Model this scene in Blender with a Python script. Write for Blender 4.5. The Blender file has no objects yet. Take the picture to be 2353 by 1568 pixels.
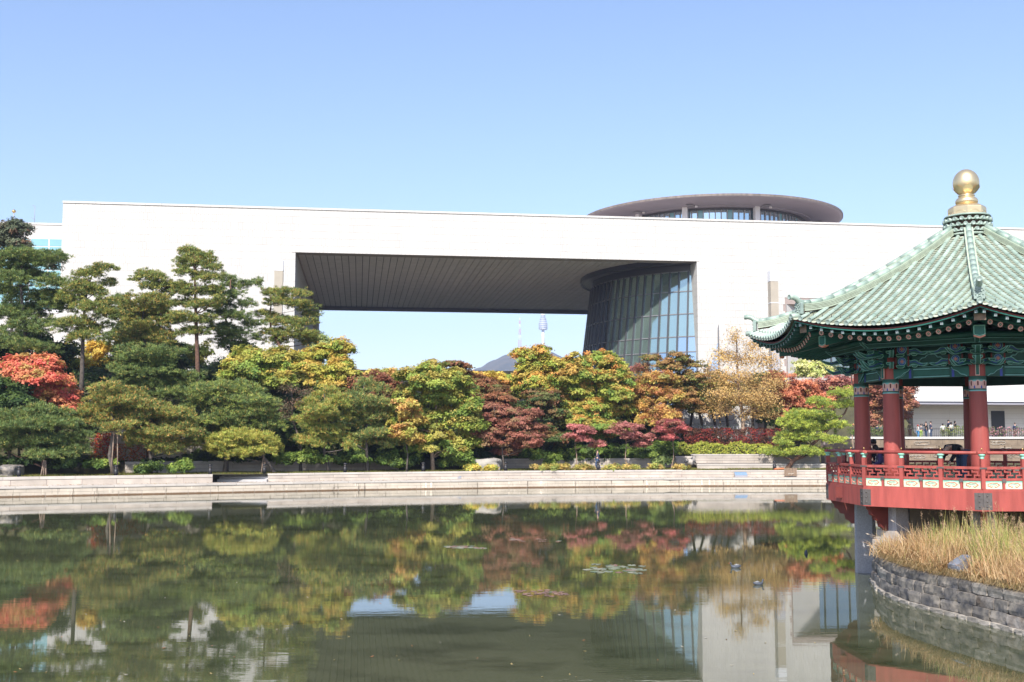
import bpy, math, random
import numpy as np
from mathutils import Vector, Matrix, noise as mnoise
R = math.radians
random.seed(7); rng = np.random.default_rng(11)
sc = bpy.context.scene
col = sc.collection

# ------------------------------------------------------------------ camera, light
EYE = 4.17; PITCH = 0.0877; F2 = 2524.1; CX = 1176.5; CY = 784.0
cam_d = bpy.data.cameras.new('camera'); cam = bpy.data.objects.new('camera', cam_d); col.objects.link(cam)
cam.location = (0, 0, EYE); cam.rotation_euler = (R(90) + PITCH, 0, 0)
cam_d.sensor_width = 36; cam_d.lens = 36 * F2 / 2353; cam_d.clip_start = .1; cam_d.clip_end = 20000
sc.camera = cam
SUN_AZ, SUN_EL = R(-14), R(43)          # azimuth seen from above: 0 = straight behind the camera, minus = to its left
world = bpy.data.worlds.new('World'); sc.world = world; world.use_nodes = True
wn = world.node_tree.nodes; wl = world.node_tree.links
sky = wn.new('ShaderNodeTexSky'); sky.sky_type = 'NISHITA'; sky.sun_disc = False
sky.sun_elevation = SUN_EL; sky.sun_rotation = R(180) + SUN_AZ * -1 * -1
sky.altitude = 50; sky.air_density = 1.0; sky.dust_density = .9; sky.ozone_density = 2.2
wn['Background'].inputs['Strength'].default_value = .13
tint = wn.new('ShaderNodeVectorMath'); tint.operation = 'MULTIPLY'; tint.inputs[1].default_value = (.985, .965, 1.0)
wl.new(sky.outputs[0], tint.inputs[0]); wl.new(tint.outputs[0], wn['Background'].inputs['Color'])
sun_dir = Vector((math.sin(SUN_AZ) * math.cos(SUN_EL), -math.cos(SUN_AZ) * math.cos(SUN_EL), math.sin(SUN_EL)))
sky.sun_rotation = math.atan2(sun_dir.x, sun_dir.y)
sd = bpy.data.lights.new('sun', 'SUN'); sd.energy = 4.2; sd.angle = R(.55); sd.color = (1, .95, .88)
sun = bpy.data.objects.new('sun', sd); col.objects.link(sun); sun.rotation_euler = (-sun_dir).to_track_quat('-Z', 'Y').to_euler()
sun.location = (0, -20, 60)
sc.view_settings.view_transform = 'Standard'; sc.view_settings.look = 'None'; sc.view_settings.gamma = 1
sc.view_settings.use_curve_mapping = False; sc.view_settings.exposure = .88
sc.render.engine = 'CYCLES'

# ------------------------------------------------------------------ helpers
def ray(u, v):
    zc = -(v - CY) / F2; xc = (u - CX) / F2
    return Vector((xc, math.cos(PITCH) - math.sin(PITCH) * zc, math.sin(PITCH) + math.cos(PITCH) * zc))
def P(u, v, Y):
    d = ray(u, v); return Vector((0, 0, EYE)) + d * (Y / d.y)
def PZ(u, v, z):
    d = ray(u, v); return Vector((0, 0, EYE)) + d * ((z - EYE) / d.z)
BANK = [(-200, 20), (-70, 60), (-36.2, 77.6), (-13, 88), (1, 92.5), (14, 95.2), (27, 95.8), (45, 95.8), (90, 92), (200, 60)]
def bankY(x):
    return float(np.interp(x, [b[0] for b in BANK], [b[1] for b in BANK]))
def place(u, s, v=1000):
    Y = 90
    for _ in range(12):
        p = P(u, v, Y); Y = bankY(p.x) + s
    return P(u, v, Y)
def wm(o):
    m = Matrix.Identity(4)
    while o is not None:
        m = o.matrix_basis @ m; o = o.parent
    return m
def tag(o, label=None, cat=None, group=None, kind=None):
    if label: o['label'] = label
    if cat: o['category'] = cat
    if group: o['group'] = group
    if kind: o['kind'] = kind
    return o
def thing(name, label, cat, loc=(0, 0, 0), group=None, rz=0):
    o = bpy.data.objects.new(name, None); col.objects.link(o); o.location = loc; o.rotation_euler = (0, 0, rz)
    o.empty_display_size = .3
    return tag(o, label, cat, group)
def inst(name, mesh, parent=None, M=None):
    o = bpy.data.objects.new(name, mesh); col.objects.link(o)
    M = M if M is not None else Matrix.Identity(4)
    if parent is not None:
        o.parent = parent; o.matrix_basis = wm(parent).inverted() @ M
    else: o.matrix_basis = M
    return o
class MB:
    def __init__(s): s.v = []; s.f = []; s.sm = []
    def add(s, vs, fs, smooth=False, M=None):
        b = len(s.v)
        if M is not None: vs = [M @ Vector(v) for v in vs]
        s.v += [tuple(v) for v in vs]; s.f += [tuple(b + i for i in f) for f in fs]; s.sm += [smooth] * len(fs)
        return s
    def box(s, x0, x1, y0, y1, z0, z1, M=None):
        vs = [(x0, y0, z0), (x1, y0, z0), (x1, y1, z0), (x0, y1, z0), (x0, y0, z1), (x1, y0, z1), (x1, y1, z1), (x0, y1, z1)]
        return s.add(vs, [(0, 3, 2, 1), (4, 5, 6, 7), (0, 1, 5, 4), (1, 2, 6, 5), (2, 3, 7, 6), (3, 0, 4, 7)], False, M)
    def prism(s, pts, n0, n1, M=None, smooth=False):
        """outline in x,z ; thickness along y"""
        k = len(pts)
        vs = [(p[0], n0, p[1]) for p in pts] + [(p[0], n1, p[1]) for p in pts]
        fs = [tuple(range(k)), tuple(reversed(range(k, 2 * k)))] + [(i, i + k, (i + 1) % k + k, (i + 1) % k) for i in range(k)]
        return s.add(vs, fs, smooth, M)
    def tube(s, pts, rad, n=8, caps=True, M=None, smooth=True):
        pts = [Vector(p) for p in pts]; b = []
        rs = rad if hasattr(rad, '__len__') else [rad] * len(pts)
        prev = None; vs = []
        for i, p in enumerate(pts):
            t = (pts[min(i + 1, len(pts) - 1)] - pts[max(i - 1, 0)]).normalized()
            if prev is None: a = t.orthogonal().normalized()
            else:
                a = (prev - t * prev.dot(t)); a = a.normalized() if a.length > 1e-6 else t.orthogonal().normalized()
            prev = a; c = t.cross(a)
            for k in range(n):
                g = 2 * math.pi * k / n; vs.append(p + (a * math.cos(g) + c * math.sin(g)) * rs[i])
        fs = []
        for i in range(len(pts) - 1):
            for k in range(n):
                k2 = (k + 1) % n; fs.append((i * n + k, i * n + k2, (i + 1) * n + k2, (i + 1) * n + k))
        s.add(vs, fs, smooth, M)
        if caps:
            b = len(s.v) - len(vs)
            s.f += [tuple(b + k for k in reversed(range(n))), tuple(b + (len(pts) - 1) * n + k for k in range(n))]; s.sm += [False, False]
        return s
    def lathe(s, prof, n=24, M=None, smooth=True, ph=0, caps=True):
        vs = []
        for r, z in prof:
            for k in range(n):
                g = 2 * math.pi * k / n + ph; vs.append((r * math.cos(g), r * math.sin(g), z))
        fs = []
        for i in range(len(prof) - 1):
            for k in range(n):
                k2 = (k + 1) % n; fs.append((i * n + k, i * n + k2, (i + 1) * n + k2, (i + 1) * n + k))
        s.add(vs, fs, smooth, M)
        if caps:
            b = len(s.v) - len(vs); m = len(prof) - 1
            s.f += [tuple(b + k for k in reversed(range(n))), tuple(b + m * n + k for k in range(n))]; s.sm += [False, False]
        return s
    def mesh(s, name, mat, M=None):
        me = bpy.data.meshes.new(name)
        vs = s.v if M is None else [tuple(M @ Vector(v)) for v in s.v]
        me.from_pydata(vs, [], s.f)
        me.polygons.foreach_set('use_smooth', s.sm)
        if mat: me.materials.append(mat)
        me.update(); return me
    def build(s, name, mat, parent=None):
        M = wm(parent).inverted() if parent is not None else None
        me = s.mesh(name, mat, M)
        o = bpy.data.objects.new(name, me); col.objects.link(o)
        if parent is not None: o.parent = parent
        return o
def npmesh(name, V, Fc, mat, colattr=None, smooth=False):
    me = bpy.data.meshes.new(name); n = len(V); m, k = Fc.shape
    me.vertices.add(n); me.vertices.foreach_set('co', np.ascontiguousarray(V, dtype=np.float32).ravel())
    me.loops.add(m * k); me.loops.foreach_set('vertex_index', np.ascontiguousarray(Fc, dtype=np.int32).ravel())
    me.polygons.add(m); me.polygons.foreach_set('loop_start', np.arange(0, m * k, k, dtype=np.int32))
    me.polygons.foreach_set('loop_total', np.full(m, k, dtype=np.int32))
    me.polygons.foreach_set('use_smooth', np.full(m, bool(smooth)))
    if colattr is not None:
        a = me.attributes.new('leafcol', 'FLOAT_COLOR', 'FACE')
        c = np.ones((m, 4), dtype=np.float32); c[:, :3] = colattr; a.data.foreach_set('color', c.ravel())
    me.materials.append(mat); me.update(calc_edges=True); return me
def npobj(name, V, Fc, mat, parent=None, colattr=None, smooth=False):
    off = np.array(wm(parent).translation) if parent is not None else 0
    o = bpy.data.objects.new(name, npmesh(name, V - off, Fc, mat, colattr, smooth)); col.objects.link(o)
    if parent is not None: o.parent = parent
    return o

# ------------------------------------------------------------------ materials
def mat(name, c, rough=.7, var=.12, scale=3, c2=None, bump=0, bscale=20, metal=0, spec=.5, detail=4, stretch=(1, 1, 1), obj=True):
    m = bpy.data.materials.new(name); m.use_nodes = True; nt = m.node_tree; N = nt.nodes; L = nt.links
    b = N['Principled BSDF']; b.inputs['Roughness'].default_value = rough; b.inputs['Metallic'].default_value = metal
    b.inputs['Specular IOR Level'].default_value = spec
    tc = N.new('ShaderNodeNewGeometry'); mp = N.new('ShaderNodeMapping'); mp.inputs['Scale'].default_value = stretch
    L.new(tc.outputs['Position'], mp.inputs['Vector'])
    if var or c2:
        nz = N.new('ShaderNodeTexNoise'); nz.inputs['Scale'].default_value = scale; nz.inputs['Detail'].default_value = detail
        L.new(mp.outputs[0], nz.inputs['Vector'])
        rp = N.new('ShaderNodeValToRGB'); rp.color_ramp.elements[0].position = .32; rp.color_ramp.elements[1].position = .68
        lo = [x * (1 - var) for x in c]; hi = c2 if c2 else [min(1, x * (1 + var)) for x in c]
        rp.color_ramp.elements[0].color = (*lo, 1); rp.color_ramp.elements[1].color = (*hi, 1)
        L.new(nz.outputs['Fac'], rp.inputs['Fac'])
        # slight difference from piece to piece
        oi = N.new('ShaderNodeObjectInfo'); mr = N.new('ShaderNodeMapRange'); mr.inputs['To Min'].default_value = 1 - var * .7; mr.inputs['To Max'].default_value = 1 + var * .5
        L.new(oi.outputs['Random'], mr.inputs['Value'])
        hs = N.new('ShaderNodeHueSaturation'); L.new(mr.outputs[0], hs.inputs['Value']); L.new(rp.outputs[0], hs.inputs['Color'])
        L.new(hs.outputs[0], b.inputs['Base Color'])
    else: b.inputs['Base Color'].default_value = (*c, 1)
    if bump:
        n2 = N.new('ShaderNodeTexNoise'); n2.inputs['Scale'].default_value = bscale; n2.inputs['Detail'].default_value = 5
        L.new(mp.outputs[0], n2.inputs['Vector'])
        bp = N.new('ShaderNodeBump'); bp.inputs['Strength'].default_value = bump; bp.inputs['Distance'].default_value = .03
        L.new(n2.outputs['Fac'], bp.inputs['Height']); L.new(bp.outputs[0], b.inputs['Normal'])
    return m
def leafmat(name, trans=.35, rough=.6):
    m = bpy.data.materials.new(name); m.use_nodes = True; nt = m.node_tree; N = nt.nodes; L = nt.links
    b = N['Principled BSDF']; b.inputs['Roughness'].default_value = rough; b.inputs['Specular IOR Level'].default_value = .3
    at = N.new('ShaderNodeAttribute'); at.attribute_name = 'leafcol'
    L.new(at.outputs['Color'], b.inputs['Base Color'])
    tr = N.new('ShaderNodeBsdfTranslucent'); L.new(at.outputs['Color'], tr.inputs['Color'])
    mx = N.new('ShaderNodeMixShader'); mx.inputs[0].default_value = trans
    L.new(b.outputs[0], mx.inputs[1]); L.new(tr.outputs[0], mx.inputs[2]); L.new(mx.outputs[0], N['Material Output'].inputs['Surface'])
    return m
M = {}
M['leaf'] = leafmat('leaves'); M['needle'] = leafmat('needles', .15, .5); M['grass'] = leafmat('dry_grass', .3, .6)
M['bark_red'] = mat('bark_red', (.16, .085, .055), .9, .35, 6, bump=.6, bscale=14)
M['bark'] = mat('bark', (.11, .09, .075), .9, .35, 6, bump=.6, bscale=14)
M['bark_pale'] = mat('bark_pale', (.28, .20, .145), .9, .3, 6, bump=.5, bscale=14)
M['soil'] = mat('soil', (.06, .05, .032), .95, .4, .6, c2=(.09, .085, .035), bump=.6, bscale=5)
M['granite'] = mat('granite', (.46, .40, .34), .75, .14, .9, bump=.15, bscale=30)
M['granite_top'] = mat('granite_top', (.48, .435, .385), .75, .10, .9, bump=.12, bscale=30)
M['paving'] = mat('paving', (.46, .41, .35), .8, .12, .7, bump=.1, bscale=20)
M['pile'] = mat('granite_pile', (.36, .36, .38), .8, .16, 26, bump=.2, bscale=60)
M['pile_base'] = mat('granite_base', (.45, .40, .35), .8, .12, 8, bump=.2, bscale=40)
M['facade'] = mat('facade_stone', (.56, .537, .505), .7, .035, .35, spec=.3)
M['joint'] = mat('facade_joint', (.33, .265, .24), .9, .05, 1)
M['shaded_stone'] = mat('shade_stone', (.46, .44, .43), .8, .08, .5)  # pale stone greyed and darkened, shade put into its colour
M['soffit'] = mat('soffit_slat', (.66, .61, .59), .55, .06, .6)
M['soffit_gap'] = mat('soffit_gap', (.12, .11, .11), .8, .05, 1)
M['lip'] = mat('soffit_lip', (.36, .30, .27), .7, .06, 1)
M['fascia'] = mat('fascia_metal', (.20, .20, .235), .5, .06, .6, metal=.3)
M['dim_light'] = mat('light_lens', (.6, .57, .54), .4, 0)
M['disc_rim'] = mat('disc_rim', (.22, .18, .16), .6, .3, 2.5, stretch=(1, 1, .05))
M['disc_under'] = mat('disc_under', (.36, .345, .39), .5, .05, .4)
M['white_metal'] = mat('white_metal', (.72, .72, .74), .4, .03, 1)
M['mullion'] = mat('mullion', (.075, .075, .085), .4, .05, 1, metal=.2)
M['transom'] = mat('transom', (.19, .19, .20), .4, .05, 1)
def glass(name, c, rough=.03, spec=1.0, coat=None, fac=.6):
    m = mat(name, c, rough, .08, .25, spec=.5)
    if coat:
        N = m.node_tree.nodes; L = m.node_tree.links; g_ = N.new('ShaderNodeBsdfGlossy'); g_.inputs['Color'].default_value = (*coat, 1); g_.inputs['Roughness'].default_value = rough
        x_ = N.new('ShaderNodeMixShader'); x_.inputs[0].default_value = fac; L.new(N['Principled BSDF'].outputs[0], x_.inputs[1]); L.new(g_.outputs[0], x_.inputs[2]); L.new(x_.outputs[0], N['Material Output'].inputs['Surface'])
    return m
M['blind'] = glass('glass_with_blind', (.15, .21, .19), .06, .9, (.66, .82, .76), .50)
M['glass_dark'] = glass('glass_dark', (.02, .03, .04), .03, 1.0, (.45, .52, .60), .5)
M['glass_sky'] = glass('glass_sky_tint', (.16, .22, .25), .03, 1.0, (.62, .74, .82), .65)
M['glass_cyan'] = glass('glass_cyan', (.22, .42, .47), .04, .8)
M['lamp_panel'] = mat('lamp_panel', (.40, .35, .28), .4, .05, 1)
M['lamp_steel'] = mat('lamp_steel', (.30, .29, .31), .45, .05, .5)
M['red'] = mat('red_paint', (.36, .075, .060), .55, .2, 5, bump=.2, bscale=40, stretch=(1, 1, .14), detail=8)
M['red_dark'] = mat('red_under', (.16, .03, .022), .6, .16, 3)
M['green'] = mat('green_paint', (.012, .082, .060), .55, .15, 5)
M['green_mid'] = mat('green_mid', (.018, .125, .095), .55, .12, 5)
M['teal'] = mat('teal_outline', (.20, .46, .44), .55, .1, 5)
M['mint'] = mat('mint_paint', (.28, .60, .46), .55, .15, 9)
M['cream'] = mat('cream_paint', (.55, .66, .46), .6, .12, 9)
M['salmon'] = mat('salmon_paint', (.66, .27, .18), .6, .15, 9)
M['pink'] = mat('pink_paint', (.74, .46, .40), .6, .12, 9)
M['blue'] = mat('blue_paint', (.045, .07, .36), .55, .1, 5)
M['white'] = mat('white_paint', (.72, .74, .72), .6, .05, 5)
M['grey_white'] = mat('grey_white_paint', (.38, .42, .44), .6, .1, 5)
M['wood'] = mat('bare_wood', (.22, .15, .10), .8, .2, 8)
M['iron'] = mat('iron_plate', (.10, .088, .082), .6, .2, 12, bump=.1)
M['iron_black'] = mat('iron_black', (.02, .02, .022), .5, .1, 2)
M['brass'] = mat('brass', (.55, .38, .16), .35, .05, 2, metal=.8)
M['gold'] = mat('gold', (.78, .61, .36), .38, .05, 2, metal=.85)
M['tile'] = mat('celadon_tile', (.27, .365, .30), .38, .14, 2.2, c2=(.38, .46, .39), spec=.5)
M['pan'] = mat('celadon_pan', (.40, .44, .34), .45, .14, 2.5, c2=(.51, .53, .42), spec=.3)
M['tile_cap'] = mat('tile_cap', (.27, .34, .30), .4, .15, 9)
M['ridge'] = mat('ridge_layer', (.40, .46, .35), .4, .14, 5)
M['ridge_gap'] = mat('ridge_gap', (.09, .05, .035), .9, .2, 5)
M['stone_a'] = mat('wall_stone_grey', (.12, .118, .125), .8, .35, 3.5, c2=(.31, .27, .22), bump=.8, bscale=9)
M['stone_b'] = mat('wall_stone_brown', (.21, .16, .12), .8, .35, 3.5, c2=(.33, .30, .27), bump=.8, bscale=9)
M['stone_c'] = mat('wall_stone_pale', (.30, .27, .23), .85, .3, 3.5, bump=.8, bscale=9)
M['boulder'] = mat('boulder', (.38, .35, .31), .85, .3, 1.2, bump=.7, bscale=5)
M['slate'] = mat('slate', (.16, .18, .22), .6, .25, 5, bump=.4)
M['brown_stone'] = mat('brown_stone', (.22, .165, .115), .8, .2, 1.5, bump=.2)
M['relief'] = mat('relief_stone', (.36, .31, .25), .8, .15, 3)
M['hill'] = mat('hill_forest', (.045, .06, .035), .95, .4, .012, c2=(.10, .085, .05), bump=0)
M['tower_white'] = mat('tower_white', (.75, .75, .74), .6, .03, .1)
M['tower_grey'] = mat('tower_grey', (.32, .36, .43), .5, .05, .1)
M['tower_red'] = mat('tower_red', (.55, .10, .08), .6, .05, .1)
M['skin'] = mat('skin', (.50, .32, .24), .6, .05, 5); M['hair'] = mat('hair', (.015, .012, .012), .6, .1, 5)
for k, c in dict(navy=(.02, .03, .07), black=(.012, .012, .015), jeans=(.05, .085, .16), whitecloth=(.7, .7, .7), grey=(.16, .16, .18), redcap=(.6, .06, .05),
                 olive=(.18, .17, .11), bluecloth=(.08, .3, .6), brown=(.2, .11, .07), lime=(.35, .5, .1), purple=(.05, .04, .12)).items():
    M['c_' + k] = mat('cloth_' + k, c, .85, .12, 9)
M['duck'] = mat('duck', (.06, .07, .09), .6, .3, 20); M['duck_pale'] = mat('duck_pale', (.25, .25, .25), .6, .1, 20)
M['lily'] = mat('lily', (.16, .22, .12), .5, .3, 3, c2=(.26, .24, .17)); M['lily_brown'] = mat('lily_brown', (.22, .12, .08), .5, .3, 3)
M['orange'] = mat('orange_plastic', (.65, .17, .06), .5, .1, 5)
M['plaque'] = mat('blue_plaque', (.20, .29, .40), .4, .1, 5)

# quay stones with pale lime runs and dark stains
def quaymat():
    m = mat('quay_stone', (.53, .455, .365), .75, .12, .8, bump=.15, bscale=20); nt = m.node_tree; N = nt.nodes; L = nt.links
    b = N['Principled BSDF']; src = b.inputs['Base Color'].links[0].from_socket
    g = N.new('ShaderNodeNewGeometry'); mp = N.new('ShaderNodeMapping'); mp.inputs['Scale'].default_value = (3.5, 3.5, .35); L.new(g.outputs['Position'], mp.inputs[0])
    n = N.new('ShaderNodeTexNoise'); n.inputs['Scale'].default_value = 1.2; n.inputs['Detail'].default_value = 6; n.inputs['Roughness'].default_value = .7; L.new(mp.outputs[0], n.inputs['Vector'])
    r = N.new('ShaderNodeValToRGB'); e = r.color_ramp.elements; e[0].position = .34; e[0].color = (.16, .13, .11, 1); e[1].position = .42; e[1].color = (1, 1, 1, 1)
    e2 = r.color_ramp.elements.new(.60); e2.color = (1, 1, 1, 1); e3 = r.color_ramp.elements.new(.66); e3.color = (1.7, 1.7, 1.7, 1); L.new(n.outputs['Fac'], r.inputs[0])
    mx = N.new('ShaderNodeMix'); mx.data_type = 'RGBA'; mx.blend_type = 'MULTIPLY'; mx.inputs['Factor'].default_value = .85
    L.new(src, mx.inputs['A']); L.new(r.outputs[0], mx.inputs['B']); sx = N.new('ShaderNodeSeparateXYZ'); L.new(g.outputs['Position'], sx.inputs[0]); wr = N.new('ShaderNodeValToRGB'); we = wr.color_ramp.elements
    zr_ = N.new('ShaderNodeMath'); zr_.operation = 'MULTIPLY_ADD'; zr_.inputs[1].default_value = .12; zr_.inputs[2].default_value = 0; L.new(n.outputs['Fac'], zr_.inputs[0]); zs2 = N.new('ShaderNodeMath'); zs2.operation = 'SUBTRACT'; L.new(sx.outputs['Z'], zs2.inputs[0]); L.new(zr_.outputs[0], zs2.inputs[1])
    we[0].position = .0; we[0].color = (.30, .20, .13, 1); we[1].position = .05; we[1].color = (1, 1, 1, 1); L.new(zs2.outputs[0], wr.inputs[0])
    m3 = N.new('ShaderNodeMix'); m3.data_type = 'RGBA'; m3.blend_type = 'MULTIPLY'; m3.inputs['Factor'].default_value = 1; L.new(mx.outputs['Result'], m3.inputs['A']); L.new(wr.outputs[0], m3.inputs['B'])
    L.new(m3.outputs['Result'], b.inputs['Base Color']); return m
M['quay'] = quaymat()
def watermat():
    m = bpy.data.materials.new('pond_water'); m.use_nodes = True; nt = m.node_tree; N = nt.nodes; L = nt.links
    b = N['Principled BSDF']; b.inputs['Roughness'].default_value = .015; b.inputs['IOR'].default_value = 1.54
    g = N.new('ShaderNodeNewGeometry')
    mp = N.new('ShaderNodeMapping'); mp.inputs['Scale'].default_value = (.25, .5, 1); L.new(g.outputs['Position'], mp.inputs[0])
    n = N.new('ShaderNodeTexNoise'); n.inputs['Scale'].default_value = 1.6; n.inputs['Detail'].default_value = 8; n.inputs['Roughness'].default_value = .72; L.new(mp.outputs[0], n.inputs['Vector'])
    r = N.new('ShaderNodeValToRGB'); e = r.color_ramp.elements; e[0].position = .36; e[0].color = (.034, .041, .018, 1); e[1].position = .52; e[1].color = (.068, .076, .039, 1); L.new(n.outputs['Fac'], r.inputs[0])
    L.new(r.outputs[0], b.inputs['Base Color'])
    m1 = N.new('ShaderNodeMapping'); m1.inputs['Scale'].default_value = (.8, 2.6, 1); m1.inputs['Rotation'].default_value = (0, 0, .15); L.new(g.outputs['Position'], m1.inputs[0])
    a = N.new('ShaderNodeTexNoise'); a.inputs['Scale'].default_value = 1.3; a.inputs['Detail'].default_value = 4; a.inputs['Roughness'].default_value = .55; L.new(m1.outputs[0], a.inputs['Vector'])
    m2 = N.new('ShaderNodeMapping'); m2.inputs['Scale'].default_value = (.06, .09, 1); L.new(g.outputs['Position'], m2.inputs[0])
    c = N.new('ShaderNodeTexNoise'); c.inputs['Scale'].default_value = 1; c.inputs['Detail'].default_value = 2; L.new(m2.outputs[0], c.inputs['Vector'])
    cr = N.new('ShaderNodeMapRange'); cr.inputs['From Min'].default_value = .4; cr.inputs['From Max'].default_value = .65; cr.inputs['To Min'].default_value = .35; cr.inputs['To Max'].default_value = 1.2; L.new(c.outputs['Fac'], cr.inputs['Value'])
    mu = N.new('ShaderNodeMath'); mu.operation = 'MULTIPLY'; L.new(a.outputs['Fac'], mu.inputs[0]); L.new(cr.outputs[0], mu.inputs[1])
    bp = N.new('ShaderNodeBump'); bp.inputs['Strength'].default_value = 1; bp.inputs['Distance'].default_value = .0013
    L.new(mu.outputs[0], bp.inputs['Height']); L.new(bp.outputs[0], b.inputs['Normal'])
    return m
M['water'] = watermat()

# ------------------------------------------------------------------ setting: water, ground
w = MB(); w.add([(-260, -60, 0), (260, -60, 0), (260, 140, 0), (-260, 140, 0)], [(0, 1, 2, 3)]); tag(w.build('pond_water', M['water']), kind='structure')
def ground_z(x, s):
    """height of the land by distance s behind the quay line"""
    if s < 2.3: return .70
    if s < 9: return 1.30
    if x > 27.5 and s < 12.5: return 1.75
    lo = 2.2
    if s < 12 and not (x < -6 and s > 11.2): return lo
    top = 4.15
    if x < 22:
        k = min(1, max(0, (-6 - x) / 8)); c = float(np.interp(s, [12, 16, 22, 30], [2.2, 4.0, 6.2, 7.0])); l = float(np.interp(s, [11.2, 11.4, 14, 16, 20, 26, 34], [2.2, 4.2, 7.0, 8.4, 9.6, 10.3, 10.5])); e = min(1, max(0, (22 - x) / 4))
        old = lo + (top - lo) * (lambda q: q * q * (3 - 2 * q))(min(1, (s - 12) / 10)) if s >= 12 else lo
        if s < 60: return (c * (1 - k) + l * k) * e + old * (1 - e)
    t = min(1, (s - 12) / 10); z = lo + (top - lo) * t * t * (3 - 2 * t)
    if x > 27.5: z = top
    if s > 34 and x > 18: z += min(1, (s - 34) / 6) * 7.0 * min(1, (x - 18) / 10) * max(0, min(1, (48.5 - x) / 1.5))
    return z
gx = np.concatenate([np.linspace(-200, -62, 8), np.linspace(-58, 70, 130), np.linspace(76, 200, 8)])
gs = np.concatenate([[2.31, 8.98, 9.02, 10.5, 11.2, 11.45, 12.48, 12.52], np.arange(14, 60, 2.0), [70, 90, 130, 200, 400, 900, 2000, 6000]])
V = []; Fq = []
for j, s in enumerate(gs):
    for i, x in enumerate(gx):
        z = ground_z(x, s) + (0 if s < 9.1 else .12 * mnoise.noise(Vector((x * .3, s * .3, 0))))
        if s > 100: z = 4.1
        k = 1 if s < 100 else s / 100
        V.append((x * k, bankY(x) + s, z))
nx = len(gx)
for j in range(len(gs) - 1):
    for i in range(nx - 1): Fq.append((j * nx + i, j * nx + i + 1, (j + 1) * nx + i + 1, (j + 1) * nx + i))
g = MB(); g.add(V, Fq, True); tag(g.build('ground', M['soil']), kind='structure')
# near side land far behind the camera (outside the picture), low terrain round the pond
nb = MB(); nb.box(-260, 260, -400, -6, -.5, 1.2); tag(nb.build('near_ground', M['soil']), kind='structure')

# quay: a structure with every stone on its own
def bank_pt(t, s=0):
    """point at arc parameter t (metres of x) with offset s"""
    return Vector((t, bankY(t) + s, 0))
quay = MB()
xs = list(np.arange(-48, 70, 1.0)); 
vs = []; 
for x in xs: vs += [(x, bankY(x) + .035, -.8), (x, bankY(x) + .035, .60), (x, bankY(x) + 2.35, .60), (x, bankY(x) + 2.35, -.8)]
fs = []
for i in range(len(xs) - 1):
    a = i * 4
    for k in range(3): fs.append((a + k, a + k + 4, a + k + 5, a + k + 1))
quay.add(vs, fs); quay = quay.build('quay_wall', M['granite']); tag(quay, kind='structure')
def frame_at(x, s, z, L):
    a = Vector((x - L / 2, bankY(x - L / 2) + s, z)); b = Vector((x + L / 2, bankY(x + L / 2) + s, z)); d = (b - a).normalized()
    n = Vector((-d.y, d.x, 0)); Mx = Matrix.Identity(4)
    k_ = (b - a).length / L
    for i in range(3): Mx[i][0] = d[i] * k_; Mx[i][1] = n[i]; Mx[i][3] = ((a + b) / 2)[i]
    Mx[2][2] = 1
    return Mx
def blockmesh(name, L, D, H, m, ch=.012):
    b = MB(); x, y = L / 2, D
    b.add([(-x + ch, 0, ch), (x - ch, 0, ch), (x - ch, 0, H - ch), (-x + ch, 0, H - ch), (-x, ch, 0), (x, ch, 0), (x, ch, H), (-x, ch, H), (-x, y, H), (x, y, H)],
          [(0, 1, 2, 3), (0, 4, 5, 1), (1, 5, 6, 2), (2, 6, 7, 3), (3, 7, 4, 0), (7, 6, 9, 8), (4, 7, 8), (5, 9, 6)])
    return b.mesh(name, m)
b_low = blockmesh('stone_low', 1.475, .2, .30, M['quay']); b_mid = blockmesh('stone_mid', 1.98, .2, .26, M['quay']); b_cop = blockmesh('coping_stone', 1.985, .55, .14, M['granite_top'])
x = -46
while x < 34:
    inst('stone', b_low, quay, frame_at(x, .0 + random.uniform(-.006, .006), -.02, 1.5)); x += 1.5
x = -45.4
while x < 34:
    inst('stone', b_mid, quay, frame_at(x, .0 + random.uniform(-.006, .006), .29, 2)); x += 2
x = -46
while x < 34:
    inst('coping_stone', b_cop, quay, frame_at(x, -.05 + random.uniform(-.008, .008), .56, 2)); x += 2
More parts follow.
